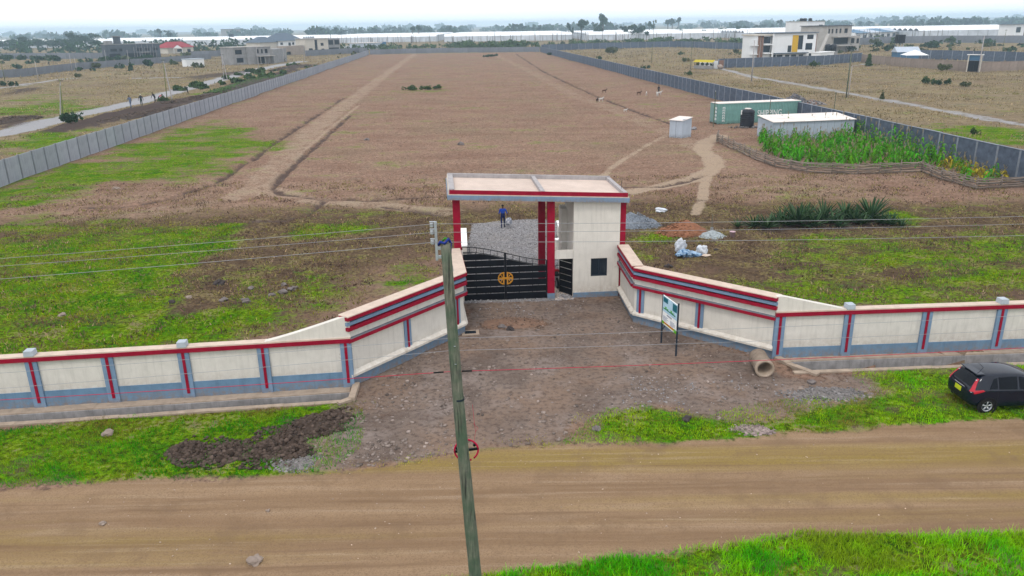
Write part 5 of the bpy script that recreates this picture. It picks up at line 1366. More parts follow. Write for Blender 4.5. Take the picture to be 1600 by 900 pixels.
wherep = ["tiny at the far left end", "low, second from the left end", "bushy, with pale drooping blades near the left", "small and half hidden, left part", "dull and squat, left of the biggest", "biggest and palest, in the left half", "tall and dark, just right of the biggest", "low front plant in the middle", "tall dense one in the middle", "squat one right of the middle", "full dark fan, right half", "upright fan among others, right half", "small one under the tallest", "tallest erect fan near the right", "half withered behind pale blades, right", "low pale-tipped, near the right end", "tiny last one at the right end", "dark one at the back, left half", "small front one, right of middle"]
for i, (px, py, s, n) in enumerate(sis):
    x, y = W(px, py); n = int(n * 2.0); t = thing("sisal_plant", "sisal rosette: " + wherep[i], "sisal", (x, y, ground_z(x, y)), 0, "sisal plants in the row right of the gatehouse")
    g = np.random.default_rng(100 + i)
    for k in range(n):
        u = (k + 0.5) / n; el = R(82 - 68 * u ** 0.8) + g.normal(0, 0.08); az = k * 2.4 + g.normal(0, 0.2)
        mi = 3 if (u > 0.85 and g.random() < 0.6) else int(g.choice([0, 1, 2], p=[.4, .4, .2]))
        o = link("leaf", bl_m[mi][k % 2], t, (0.05 * math.cos(az), 0.05 * math.sin(az), 0.08), 0, (s * 1.4 * g.uniform(.8, 1.1),) * 3)
        o.rotation_euler = (0, -el, az)
    MB().lathe([(0.0, 0.35 * s), (0.1 * s, 0.25 * s), (0.13 * s, 0.0), (0.1 * s, -0.1)], 8).build("bole", SIS[3], t)

# ------------------------------------------------------------------ heaps, sacks, odds and ends beside the gatehouse
def mound(L, Wd, H, seed, peak=0.0, n=40):
    m = MB(); vs = []; fs = []; g = np.random.default_rng(seed)
    gxs = np.linspace(-1, 1, n); X, Y = np.meshgrid(gxs, gxs); r_ = np.sqrt((X) ** 2 + Y ** 2)
    nz = fbm(X * 3 + seed, Y * 3, 1.0, 4, seed) - 0.5; n2 = fbm(X * 9 + seed, Y * 9, 1.0, 3, seed + 1) - 0.5
    e = np.sqrt((X - peak * (1 - r_)) ** 2 + Y ** 2)
    Zm = H * np.clip(1 - e * (1 + nz * 0.7), 0, 1) ** 0.9 + n2 * 0.10 * H * (e < 1) - 0.05 * (r_ > 0.9) - 0.08 * (e > 1)
    vs = [(X[i, j] * L / 2, Y[i, j] * Wd / 2, Zm[i, j]) for i in range(n) for j in range(n)]
    fs = [(i * n + j, i * n + j + 1, (i + 1) * n + j + 1, (i + 1) * n + j) for i in range(n - 1) for j in range(n - 1) if r_[i, j] < 1.1]
    return m.add(vs, fs)
BALL = paint("blue_grey_ballast", (0.155, 0.175, 0.205), 0.95, 0.3, 6, 1.0, 14)
REDS = paint("red_brown_soil", (0.22, 0.10, 0.058), 0.95, 0.25, 3, 1.0, 10)
PALEB = paint("pale_ballast", (0.29, 0.32, 0.335), 0.95, 0.3, 8, 1.0, 16)
def heap(name, label, cat, px, py, L, Wd, H, m, seed, peak=0.0, loose=None, nl=0, ls=(0.03, 0.07), rz=None):
    x, y = W(px, py); yc = y + (Wd * 0.5 if rz is None else 0); t = thing(name, label, cat, (x, yc, ground_z(x, yc) - 0.02), rz or 0.0)
    mo = mound(L, Wd, H, seed, peak); mo.build("mound", m, t, False)
    if loose is not None:
        g = np.random.default_rng(seed); r_ = np.sqrt(g.random(nl)); a = g.random(nl) * 6.28
        px_ = r_ * np.cos(a) * L * .55; py_ = r_ * np.sin(a) * Wd * .55
        e = np.hypot(px_ / (L / 2), py_ / (Wd / 2)); hz_ = H * np.clip(1 - e, 0, 1) ** .9
        V, F, T_ = stones_np(np.stack([px_, py_, hz_], 1), g.uniform(ls[0], ls[1], nl), seed)
        tag(link("loose_stones", np_mesh("loose_stones", V, F, loose, T_), t), kind="stuff")
    return t
BALT = tinted("ballast_chips", (0.17, 0.19, 0.22), 0.9, 0, 0.3, 4); REDT = tinted("red_clods", (0.22, 0.105, 0.06), 0.95, 0, 0.3, 4); PALT = tinted("pale_chips", (0.31, 0.34, 0.35), 0.9, 0, .3, 4)
heap("ballast_heap", "blue-grey heap of ballast against the right side of the gatehouse", "heap", 998, 358, 3.6, 2.6, 1.0, BALL, 2, -0.3, BALT, 500)
heap("soil_heap", "reddish brown heap of dug soil right of the ballast", "heap", 1072, 371, 3.6, 2.4, 1.0, REDS, 3, 0.15, REDT, 350, (0.04, 0.10))
heap("ballast_heap", "low pale grey oval heap of fine ballast beside the red soil", "heap", 1117, 374, 1.75, 1.6, 0.42, PALEB, 4, 0.0, PALT, 250)
x, y = W(1117, 366); t = thing("shovel", "shovel handle standing upright behind the pale ballast heap", "shovel", (x, y + 0.9, 0.1))
MB().tube([(0, 0, 0), (0.01, 0.02, 1.1)], 0.018, 6).build("handle", WOOD, t); MB().box(-0.1, 0.1, -0.01, 0.01, -0.1, 0.18).build("blade", STEEL, t)
x, y = W(1144, 371); t = thing("bucket", "small pale pink bucket standing beside the pale ballast heap", "bucket", (x, y, ground_z(x, y)))
PINK = paint("pale_pink_plastic", (0.55, 0.40, 0.45), 0.6, 0.1, 5)
MB().lathe([(0, 0), (0.14, 0), (0.19, 0.36), (0.20, 0.36), (0.20, 0.38), (0.17, 0.38), (0.13, 0.03), (0, 0.03)], 16).build("pail", PINK, t, True)
MB().tube([(0.19 * math.cos(a), 0.0, 0.37 - 0.19 * math.sin(a) * 0.6) for a in np.linspace(0, math.pi, 10)], 0.006, 5).build("handle", STEEL, t)
SACKW = paint("white_woven_sack", (0.52, 0.55, 0.60), 0.85, 0.12, 3, 0.6, 14); SACKB = paint("blue_white_sack", (0.30, 0.42, 0.56), 0.85, 0.4, 4, 0.6, 14, wear=((0.05, 0.12, 0.24), 5, 0.50))  # dark blue blotches stand for shade in the sack's folds
def sack(label, px, py, L, Wd, H, m, seed, rz=0.0, tilt=0.0):
    "crumpled woven sack: a flattened bag with sharp folds"
    x, y = W(px, py); s = lump(0.5, seed, 0.22, 4, 1.0); g = np.random.default_rng(seed); P_ = np.array(s.v)
    for k in range(9):
        d = g.normal(size=3); d /= np.linalg.norm(d); q = P_ @ d * g.uniform(6, 13) + g.random() * 6
        P_ = P_ * (1 + (0.13 / (1 + k * .25)) * (np.abs(np.sin(q)) - .6))[:, None]
    P_[:, 2] = np.maximum(P_[:, 2], -0.40)
    s.v = [(a * L, b * Wd, c * H + H * 0.40) for a, b, c in P_]
    o = s.build("sack", m, None, False, (x, y, ground_z(x, y)), rz); o.rotation_euler[1] = tilt
    return tag(o, label, "sack", "sacks dumped on the grass behind the entrance wall", "thing")
sack("white empty sack standing crumpled at the left end of the sack pile", 1062, 394, 0.6, 0.5, 0.95, SACKW, 31, 0.3, 0.1)
sack("dark-mottled blue sack slumped against the standing white sack", 1068, 401, 0.9, 0.6, 0.55, SACKB, 32, 0.2)
sack("blue and white sack lying flat in the middle of the pile", 1080, 401, 0.9, 0.55, 0.42, SACKB, 33, -0.2)
sack("pale striped sack leaning over the right half of the pile", 1092, 397, 0.6, 0.45, 0.75, SACKW, 34, 0.1, 0.5)
sack("flattened cream sack spread out at the right end of the pile", 1103, 401, 0.7, 0.45, 0.12, COPE, 35, -0.3)
o = sack("white sack lying alone on the grass above the red soil heap", 1032, 331, 1.0, 0.55, 0.38, SACKW, 36, 0.1)

# ------------------------------------------------------------------ stones and clods one can pick out
ROCK = paint("field_rock", (0.15, 0.13, 0.125), 0.9, 0.3, 3, 0.6, 12); ROCKDK = paint("dark_rock", (0.05, 0.042, 0.042), 0.9, 0.3, 3, 0.6, 12); ROCKP = paint("pale_rock", (0.25, 0.20, 0.17), 0.9, 0.2, 3, 0.5, 12)
rocks = [(167, 684, .2, ROCKP, "roundish pale boulder in the green verge below the left wall"), (396, 881, .22, ROCKP, "low tan stone lying on the near edge of the earth road"),
         (1074, 657, .16, ROCKDK, "small black lump lying in the grass right of the forecourt"), (341, 445, .28, ROCKDK, "dark reddish rock in the field left of the gate"),
         (349, 471, .2, ROCK, "grey rock, left one of the pair below the dark reddish rock"), (383, 473, .25, ROCK, "grey flat rock, right one of the pair below the dark reddish rock"),
         (441, 459, .24, ROCK, "grey rock in the stone row pointing to the entrance wall, middle one"), (456, 454, .24, ROCK, "grey rock at the right end of the stone row near the entrance wall"),
         (424, 463, .17, ROCK, "small grey rock at the left of the stone row near the entrance wall"), (392, 452, .18, ROCK, "small rock in the bare patch above the stone row"),
         (443, 447, .16, ROCK, "small rock behind the right end of the stone row"), (97, 494, .16, ROCKP, "pale stone alone in the grass above the left wall"),
         (295, 466, .15, ROCKP, "pale stone beside the yellowish weeds in the left field"), (268, 473, .18, ROCKDK, "small dark stone left of the yellowish weeds"),
         (180, 296, .3, ROCKP, "whitish stone on the green slope by the left track"), (160, 823, .10, ROCKP, "small flat stone on the left stretch of the earth road"),
         (419, 801, .07, ROCKP, "tiny pale stone in the middle of the earth road left of the pole"), (785, 514, .2, ROCK, "broken stone in the pit on the forecourt"), (797, 517, .18, ROCKDK, "dark clod in the pit on the forecourt"),
         (720, 227, .4, ROCK, "low dark mound alone in the middle of the brown field"), (573, 219, .32, ROCK, "small dark tuft-like mound left of centre in the brown field"),
         (1119, 392, .14, ROCKDK, "small dark stone in the dry grass right of the sack pile"), (1046, 418, .2, ROCKDK, "dark stone on the grass just behind the long entrance wall"),
         (1252, 611, .12, ROCKP, "pale broken slab on the gravel below the culvert pipe"), (1268, 600, .16, ROCK, "grey stone at the edge of the right verge beside the drain"), (932, 672, .14, ROCK, "grey stone among the weeds at the forecourt's road edge")]
for i, (px, py, r_, m, lab) in enumerate(rocks):
    x, y = W(px, py); tag(lump(r_, 200 + i, 0.26, 3, 0.62).build("rock", m, None, False, (x, y + r_ * .5, ground_z(x, y) + r_ * 0.25), i * 1.3), lab, "rock", None, "thing")

CLOD = paint("black_cotton_soil", (0.055, 0.040, 0.033), 0.97, 0.3, 6, 1.0, 16); CLODT = tinted("soil_clods", (0.072, 0.053, 0.044), 0.97, 0, 0.3, 5)
for i, (px, py, L, Wd, H, lab) in enumerate(((283, 721, 1.35, 1.15, .38, "leftmost dark clod heap in the row on the left verge"), (349, 723, 1.3, 1.2, .38, "second dark clod heap from the left on the verge"), (408, 719, 1.2, 1.3, .40, "third dark clod heap from the left on the verge"),
                                             (456, 723, 1.25, 1.2, .38, "fourth dark clod heap, beside the grey stony spill"), (446, 699, 1.2, 1.0, .44, "large blackish clod heap behind the fourth one"), (484, 686, 2.1, 1.5, .5, "broad dark earth heap nearest the left entrance wall"), (516, 664, 1.3, .9, .34, "small dark earth heap below the drain's end"))):
    heap("soil_heap", lab, "heap", px, py, L, Wd, H, CLOD, 60 + i, 0.0, CLODT, 300, (0.035, 0.12))["group"] = "dark soil heaps on the left verge"
heap("stone_spill", "grey spill of broken stone at the roadside below the clod heaps", "heap", 465, 738, 2.2, 1.2, .12, paint("grey_stone_dust", (0.16, 0.145, 0.14), 0.95, 0.3, 6, 1, 14), 71, 0, ROCKL, 420, (0.025, 0.065))
heap("stone_spill", "pinkish patch of broken stone in the right verge", "heap", 1177, 682, 1.7, .8, .08, paint("pink_stone_dust", (0.25, 0.20, 0.185), 0.95, 0.3, 6, 1, 14), 72, 0, tinted("pink_chips", (0.24, 0.19, 0.18), .9), 260, (0.03, 0.07))
heap("stone_spill", "grey tongue of ballast spilling from the forecourt into the right verge", "heap", 1300, 628, 3.6, 1.3, .15, paint("grey_stone_dust_b", (0.15, 0.135, 0.13), 0.95, 0.3, 6, 1, 14), 73, 0.1, ROCKL, 600, (0.025, 0.07))

heap("murram_mound", "low reddish murram mound scraped up in front of the black gate", "heap", 803, 516, 3.4, 1.7, .2, paint("reddish_murram", (0.17, 0.105, 0.075), 0.95, 0.25, 4, 1.0, 12), 75, -.2, tinted("murram_clods", (0.17, .115, .088), .95), 260, (.02, .07))
BANDP = WP((245, 722), (300, 690), (380, 690), (430, 668), (500, 645), (548, 640), (535, 668), (480, 700), (470, 725), (400, 732), (300, 738))
g_ = np.random.default_rng(77); bx_ = [p[0] for p in BANDP]; by_ = [p[1] for p in BANDP]
X_ = g_.uniform(min(bx_) - .3, max(bx_) + .3, 9000); Y_ = g_.uniform(min(by_) - .3, max(by_) + .3, 9000)
k_ = (sd_poly(X_, Y_, BANDP) + (fbm(X_, Y_, .8, 3, 2) - .5) * 1.6 > .05) & (g_.random(9000) < np.clip((fbm(X_, Y_, .6, 2, 5) - .36) * 4, .03, .8))
X_, Y_ = X_[k_], Y_[k_]; V, F, T_ = stones_np(np.stack([X_, Y_, ground_zv(X_, Y_) + .03], 1), .02 + .075 * g_.random(len(X_)) ** 2, 78)
tag(link("scattered_clods", np_mesh("scattered_clods", V, F, CLODT, T_)), kind="stuff")
# ------------------------------------------------------------------ vegetation beyond the field
LEAFD = tinted("dark_foliage", (0.030, 0.062, 0.030), 0.85, 0.15, 0.3, 0.3)
LEAFM = tinted("green_foliage", (0.052, 0.090, 0.030), 0.85, 0.15, 0.3, 0.3)
LEAFO = tinted("olive_foliage", (0.085, 0.100, 0.045), 0.85, 0.15, 0.3, 0.3)
BARK = paint("bark", (0.10, 0.08, 0.065), 0.95, 0.3, 2, 0.4)
def crown_np(lobes, n, leaf, seed):
    g = np.random.default_rng(seed); vol = np.array([l[3] * l[4] * l[5] for l in lobes]); pick = g.choice(len(lobes), n, p=vol / vol.sum())
    L = np.array(lobes)[pick]; d = g.normal(size=(n, 3)); d /= np.linalg.norm(d, axis=1, keepdims=True)
    rr = g.random(n) ** 0.42; c = L[:, :3] + d * rr[:, None] * L[:, 3:6]
    # break the outline into clumps with gaps
    keep = fbm(c[:, 0] * 1.0 + c[:, 2], c[:, 1] + 0.7 * c[:, 2], max(leaf * 3.0, 0.6), 2, seed % 7) > 0.40
    c = c[keep]; n = len(c)
    a = g.normal(size=(n, 3)); a /= np.linalg.norm(a, axis=1, keepdims=True); b = np.cross(a, g.normal(size=(n, 3))); b /= np.linalg.norm(b, axis=1, keepdims=True)
    s = leaf * g.uniform(.6, 1.3, n)[:, None]
    V = np.stack([c - a * s - b * s * .5, c + a * s - b * s * .5, c + a * s * .8 + b * s * .5, c - a * s * .8 + b * s * .5], 1).reshape(-1, 3)
    F = np.arange(4 * n).reshape(-1, 4)
    t = np.repeat(np.clip(g.normal(1, .25, n) * (0.7 + 0.6 * fbm(c[:, 0] * 1.3, c[:, 2] * 1.3 + c[:, 1], leaf * 4, 2, seed % 5)), .35, 2.0), 4)
    return V, F, t
def tree_proto(kind, seed):
    "height 10 m prototypes -> (trunk mesh, crown mesh)"
    g = np.random.default_rng(seed); m = MB()
    if kind == "broad":
        lobes = [(g.normal(0, 2.2), g.normal(0, 2.2), g.uniform(2.8, 8.0), g.uniform(1.8, 3.0), g.uniform(1.8, 3.0), g.uniform(1.2, 2.0)) for _ in range(8)]
        m.tube([(0, 0, -.3), (0.1, 0, 2.5), (0.2, 0.1, 5.5)], [0.35, 0.28, 0.15], 7); n = 1500; leaf = .42
    elif kind == "tall":
        lobes = [(g.normal(0, 1.0), g.normal(0, 1.0), g.uniform(4.6, 9.2), g.uniform(.8, 1.5), g.uniform(.8, 1.5), g.uniform(.7, 1.3)) for _ in range(8)]
        m.tube([(0, 0, -.3), (0.15, 0, 4), (0, 0.1, 8.5)], [0.22, 0.18, 0.08], 7); n = 1300; leaf = .32
    elif kind == "mop":
        lobes = [(g.normal(0, .8), g.normal(0, .8), g.uniform(7.4, 9.2), g.uniform(.9, 1.5), g.uniform(.9, 1.5), g.uniform(.6, 1.1)) for _ in range(5)] + [(.2, 0, 3.2, .5, .5, .6)]
        m.tube([(0, 0, -.3), (0.2, 0, 5), (0, 0.1, 8)], [0.22, 0.17, 0.1], 7); n = 900; leaf = .34
    elif kind == "cone":
        lobes = [(0, 0, 1.2 + k * 1.15, 2.4 - k * .29, 2.4 - k * .29, .9) for k in range(7)] + [(0, 0, 9.2, .3, .3, .8)]
        m.tube([(0, 0, -.3), (0, 0, 8.5)], [0.2, 0.05], 6); n = 1300; leaf = .38
    else:  # bush
        lobes = [(g.normal(0, 4), g.normal(0, 3), g.uniform(2.0, 6.0), g.uniform(2, 3.8), g.uniform(2, 3.8), g.uniform(2, 3.4)) for _ in range(7)]
        m.tube([(0, 0, -.3), (0.3, 0, 4)], [0.4, 0.15], 6); n = 1100; leaf = .7
    for k in range(4):
        l = lobes[k % len(lobes)]; m.tube([(0.1, 0, l[2] * .45), (l[0] * .5, l[1] * .5, l[2] * .75), (l[0], l[1], l[2])], [.13, .09, .04], 5)
    V, F, t = crown_np(lobes, n, leaf, seed)
    return m.mesh("trunk", BARK, True), (V, F, t)
PROT = {}
def get_proto(kind, k, lm):
    key = (kind, k, lm.name)
    if key not in PROT:
        tm, (V, F, t) = tree_proto(kind, 300 + k * 17 + len(kind)); PROT[key] = (tm, np_mesh("crown", V, F, lm, t))
    return PROT[key]
def tree(label, px, py, ty, kind="broad", k=0, lm=None, wide=1.0, cat="tree", group=None, name=None, h=None):
    x, y = W(px, py); h = h or HT(px, py, ty); s = h / 9.6 if kind != "bush" else h / 7.6
    t = thing(name or ("tree" if kind != "bush" else "shrub"), label, cat if kind != "bush" else "shrub", (x, y, ground_z(x, y) - 0.1), (k * 1.7 + px) % 6.28, group)
    tm, cm = get_proto(kind, k, lm or LEAFD)
    link("trunk", tm, t, scale=(s * wide, s * wide, s)); link("crown", cm, t, scale=(s * wide, s * wide, s))
    return t
# big clumps left
tree("tall dark broad tree, left half of the high clump behind the left plain", 122, 75, 49, "broad", 0, LEAFD, 1.25)
tree("tall dark broad tree, right half of the high clump behind the left plain", 143, 75, 50, "broad", 1, LEAFD, 1.2)
for i, (px, ty) in enumerate(((4, 62), (20, 61), (36, 57), (47, 55), (60, 60), (75, 61), (88, 60), (100, 59), (112, 58))):
    tree("dark tree number %s from the left edge in the belt left of the high clump" % ("one two three four five six seven eight nine".split()[i]), px, 76, ty, "broad", i % 3, LEAFD, 1.5, group="dark tree belt behind the left plain")
tree("tall dark tree, left one of the pair behind the red roof", 252, 66, 45, "mop", 0, LEAFD, 1.1)
tree("tall rounded dark tree, right one of the pair behind the red roof", 265, 67, 47, "tall", 1, LEAFD, 1.25)
tree("thin tree with a slanting tuft, left of the two tall ones beyond the field centre", 645, 63, 41, "mop", 1, LEAFD, 0.9)
tree("thin tree with a dark tuft, right of the two tall ones beyond the field centre", 655, 63, 39, "mop", 2, LEAFD, 0.9)
tree("pencil-thin dark tree left of the rounded one on the skyline", 888, 62, 31, "tall", 0, LEAFD, .35)
tree("rounded dark skyline tree, left of the tallest", 908, 62, 29, "tall", 2, LEAFD, 1.0)
tree("slim short tree between the pencil-thin and the rounded one", 894, 62, 42, "tall", 1, LEAFD, .5)
tree("tallest dark skyline tree, with a lower left limb", 942, 60, 23, "tall", 3, LEAFD, .95)
tree("flat-topped lower tree leaning to the left of the tallest skyline tree", 935, 60, 34, "broad", 2, LEAFD, .8)
tree("small tree, left one of the slim pair right of the tallest", 1014, 58, 34, "mop", 3, LEAFD, .8)
tree("slim tree, taller right one of the pair right of the tallest", 1020, 58, 31, "tall", 1, LEAFD, .6)
tree("dark tree, left one in the skyline group of three", 1043, 53, 31, "mop", 0, LEAFD, 1.0)
tree("dark dense tree, middle of the skyline group of three", 1050, 52, 28, "tall", 2, LEAFD, .9)
tree("dark tree with a bare stem, right one in the skyline group of three", 1059, 52, 27, "mop", 2, LEAFD, .9)
for i, (px, py, ty, kk) in enumerate(((975, 58, 37, 0), (993, 58, 36, 1), (1010, 60, 48, 2), (1066, 55, 45, 3), (1100, 56, 44, 0), (1126, 52, 42, 1), (1152, 52, 40, 2), (1168, 50, 39, 3), (1180, 48, 37, 0), (1192, 46, 37, 1), (1218, 46, 30, 2), (1206, 46, 36, 0), (1232, 47, 38, 3), (1258, 44, 35, 1), (1342, 41, 33, 2), (1357, 40, 32, 3), (1382, 38, 31, 0), (1394, 38, 30, 1), (1405, 38, 30, 2), (1430, 35, 22, 0), (1415, 35, 23, 1), (1400, 34, 23, 3), (1465, 32, 24, 2))):
    tree("small dark tree on the right skyline, %s" % ["below the gap after the tallest", "second after the tallest", "short, in front of the greenhouses", "short, right of the group of three", "beside the long greenhouse roof", "left of the white villa, first", "left of the white villa, second", "left of the white villa, third", "left of the white villa, fourth", "just left of the villa's roof", "tall, above the villa's roof", "squat, above the villa's roof", "between the villa and the flats", "behind the white flats", "before the greenhouses' right end, first", "before the greenhouses' right end, second", "beside the bright greenhouse gable, first", "beside the bright greenhouse gable, second", "beside the bright greenhouse gable, third", "leaning, right of the gable", "middle of the hazy trio", "left of the hazy trio", "alone on the hazy slope"][i], px, py + 4, ty, "broad" if kk % 2 else "tall", kk, LEAFD, 1.0, group="small trees on the right skyline")
# shrubs one can pick out
for i, (px, py, ty, kk, kind, lab) in enumerate(((112, 198, 177, 0, "bush", "dense green shrub at the foot of the double pole by the left road"), (257, 160, 149, 1, "bush", "bright green shrub beside the pole where the workers stand"),
     (205, 111, 92, 0, "cone", "small dark conifer left of the single pole on the left plain"), (150, 107, 98, 2, "bush", "dark round bush beside the far fence on the left plain"), (42, 117, 110, 1, "bush", "wide pale bush in front of the far fence on the left"), (10, 135, 124, 0, "bush", "olive bush at the left edge above the gravel track"),
     (122, 121, 114, 2, "bush", "olive bush below the far fence, left plain"), (270, 101, 93, 1, "bush", "rounded bush left of the white cabin"), (460, 104, 97, 1, "bush", "low shrub at the end of the left road"),
     (1357, 103, 78, 1, "cone", "blue-green conifer in front of the brown block wall"), (1388, 99, 88, 0, "bush", "shrub on the brown wall's left part"), (1472, 111, 99, 2, "bush", "dark shrub at the foot of the brown block wall"), (1521, 86, 75, 2, "cone", "small conifer behind the black gate"), (1553, 72, 61, 0, "cone", "slim dark conifer in front of the far right wall"),
     (1378, 155, 138, 3, "cone", "spiky young palm-like shrub beside the right road"), (1377, 145, 140, 0, "bush", "spreading crown on top of the palm-like shrub") if False else (1484, 68, 57, 1, "bush", "dark bush in front of the far right wall, left"), (1497, 66, 60, 2, "bush", "dark bush in front of the far right wall, right"),
     (1270, 104, 95, 1, "bush", "green bush on the villa's front wall"), (953, 85, 73, 2, "bush", "grey-green bush in the dry plain right of the field"), (1011, 107, 100, 0, "bush", "green bush against the dark wall, right"), (1078, 117, 110, 1, "bush", "small green bush by the kiosk road"), (937, 93, 86, 0, "bush", "small dark bush near the far end of the dark wall"),
     (1131, 96, 88, 0, "cone", "dark little conifer behind the kiosk wall"), (1070, 97, 90, 2, "bush", "dark round bush left of the kiosk"), (1063, 86, 80, 1, "bush", "small dark bush above the kiosk"), (1370, 70, 60, 2, "bush", "dark bush below the row of shops"), (1450, 74, 66, 0, "bush", "bush right of the tank tower"), (1330, 80, 70, 1, "bush", "dense bush behind the unfinished block"),
     (1445, 131, 120, 1, "bush", "olive thicket in the dry plain on the right, left part"), (1475, 133, 121, 0, "bush", "olive thicket in the dry plain on the right, middle part"), (1505, 136, 127, 2, "bush", "olive thicket in the dry plain on the right, right part"), (1520, 209, 199, 1, "bush", "bright green shrub in the green patch beyond the dark wall"))):
    tree(lab, px, py, ty, kind, kk, LEAFM if kk == 1 else (LEAFD if kk == 0 else LEAFO), .9 if kind == "bush" else 1.0)
tree("low leafy green thicket, left half, alone on the brown field", 645, 141, 133, "bush", 1, LEAFM, 1.5); tree("low leafy green thicket, right half, alone on the brown field", 678, 140, 131, "bush", 0, LEAFM, 1.5)
for px, py, lab in ((858, 86, "low dark bush at the far end of the field, left of the corner"), (766, 89, "low dark bush on the far field, left one"), (772, 88, "low dark bush on the far field, right one")): tree(lab, px, py, py - 5, "bush", 0, LEAFD, 1.4)
for i, (px, py) in enumerate(((630, 81), (653, 81), (671, 79))): tree("small bush at the foot of the far wall, %s" % ("left", "middle", "right")[i], px, py, py - 4, "bush", 1, LEAFD, .9)

# masses: scrub belt before the greenhouses, hedges, hazy woods far off
def scrub(name, boxes, n, leaf, lm, seed, hmax):
    g = np.random.default_rng(seed); Vs = []; Fs = []; Ts = []; off = 0
    for (x0, x1, y0, y1, w_) in boxes:
        k = int(n * w_); lob = []
        for _ in range(max(6, k // 45)):
            h = hmax * g.uniform(.35, 1.0) ** 1.3; lob.append((g.uniform(x0, x1), g.uniform(y0, y1), h * .45, h * g.uniform(.7, 1.6), h * g.uniform(.6, 1.2), h * .55))
        V, F, t = crown_np(lob, k, leaf, seed + len(Vs)); Vs.append(V); Fs.append(F + off); Ts.append(t); off += len(V)
    return tag(link(name, np_mesh(name, np.concatenate(Vs), np.concatenate(Fs), lm, np.concatenate(Ts))), kind="stuff")
scrub("scrub_belt", [(-140, 10, 500, 590, .4), (-40, 130, 520, 640, .5), (120, 240, 480, 640, .4)], 9000, .8, LEAFM, 41, 4.5)
scrub("dark_scrub", [(-520, -240, 430, 560, .5), (-260, -150, 250, 420, .2), (-420, -150, 620, 700, .4), (140, 330, 330, 520, .4)], 9000, .8, LEAFD, 47, 2.8)
scrub("dry_scrub", [(-330, -180, 380, 640, .35), (30, 220, 500, 600, .25), (-200, -80, 300, 520, .15), (100, 260, 300, 420, .25)], 6000, .7, LEAFO, 42, 2.6)
scrub("hazy_woods", [(-2200, -200, 1300, 2200, .5), (-300, 900, 1100, 2300, .55), (500, 2400, 900, 2200, .6)], 14000, 3.6, LEAFD, 43, 16)
scrub("distant_woods", [(-5200, 5600, 3000, 5400, 1.0)], 12000, 9.0, LEAFD, 44, 24)
scrub("left_tree_line", [(-560, -420, 800, 860, .5), (-430, -160, 560, 660, .4)], 9000, 1.2, LEAFD, 45, 9)
scrub("road_weeds", [(-82, -68, 190, 260, .5), (-90, -66, 240, 330, .5)], 2600, .5, LEAFM, 46, 1.5)

# ------------------------------------------------------------------ greenhouses
GHM = paint("greenhouse_plastic", (0.74, 0.76, 0.79), 0.5, 0.07, 0.08, 0.0, streak=0.0)
GHS = paint("greenhouse_side", (0.50, 0.53, 0.58), 0.6, 0.25, 0.12, 0.0)
def greenhouse(label, x0, x1, y0, y1, h=5.2):
    t = thing("greenhouse", label, "greenhouse", ((x0 + x1) / 2, y0, 0), 0, "white plastic greenhouses across the plain")
    hw = (x1 - x0) / 2; D = y1 - y0
    MB().box(-hw, hw, 0.2, D - .2, 0, h - .5).build("side_wall", GHS, t)
    m = MB(); ns = max(3, int(D / 9)); w = D / ns; prof = []
    for i in range(ns): 
        for u in (0, .25, .5, .75): prof.append((i * w + u * w, h - .45 + 2.0 * math.sin(math.pi * u)))
    prof.append((D, h - .45))
    vs = [(x, y, z) for x in (-hw, hw) for y, z in prof]; n = len(prof)
    m.add(vs, [(i, i + n, i + n + 1, i + 1) for i in range(n - 1)]); m.build("roof", GHM, t)
    m = MB(); k = int(hw * 2 / 8)
    for i in range(k + 1): m.box(-hw + i * 8 - .15, -hw + i * 8 + .15, -.06, .19, 0, h - .5)
    m.build("door_posts", paint("gh_post", (.30, .33, .36), .8) if "gh_post" not in bpy.data.materials else bpy.data.materials["gh_post"], t)
xs_ = [(-640, -500), (-470, -330), (-318, -200), (-190, -70), (-60, 60), (70, 190), (200, 320), (330, 440), (450, 560)]
nm_ = "first second third fourth fifth sixth seventh eighth ninth".split()
for i, (a_, b_) in enumerate(xs_):
    y0 = 800 - 0.28 * (a_ + 175) if a_ > -200 else 800
    y0 = max(y0, 640)
    greenhouse("long white plastic greenhouse range, %s from the left along the horizon" % nm_[i], a_, b_, y0, y0 + (250 if i > 2 else 170))
# tall thin trees in front of the greenhouse sides read as stems
MB_ = MB(); g_ = np.random.default_rng(8)
for _ in range(170):
    x = g_.uniform(-180, 330); y = 780 - .28 * (x + 175) - g_.uniform(3, 30); h = g_.uniform(4, 8.5); MB_.tube([(x, y, 0), (x + g_.normal(0, .3), y, h)], [.22, .12], 4)
tag(MB_.build("thin_stems", BARK), kind="stuff")

# ------------------------------------------------------------------ buildings
BW = paint("house_white", (0.70, 0.71, 0.72), 0.8, .06, .3, 0.0, streak=.1); BG = paint("bare_blockwork", (0.24, 0.235, 0.235), 0.95, .2, .5, 0.2, 4, streak=.2); BGD = paint("dark_blockwork", (0.075, 0.085, 0.105), 0.95, .3, .4, 0.2, 4)
BTAN = paint("tan_blockwork", (0.31, 0.26, 0.22), 0.95, .15, .4, 0.2, 4); BBEI = paint("beige_plaster", (0.50, 0.46, 0.40), 0.9, .1, .4, 0.0); SLAB = paint("bare_slab", (0.36, 0.34, 0.32), 0.9, .15, .5, 0)
ROOFR = paint("red_tile_roof", (0.26, 0.035, 0.045), 0.8, .15, .8, 0.3, 3); ROOFB = paint("slate_blue_roof", (0.085, 0.11, 0.145), 0.8, .12, .8, 0.3, 3); YELP = paint("mustard_paint", (0.55, 0.33, 0.02), 0.7, .08, .5); BROWNP = paint("brown_cladding", (0.20, 0.115, 0.085), 0.8, .12, .5)
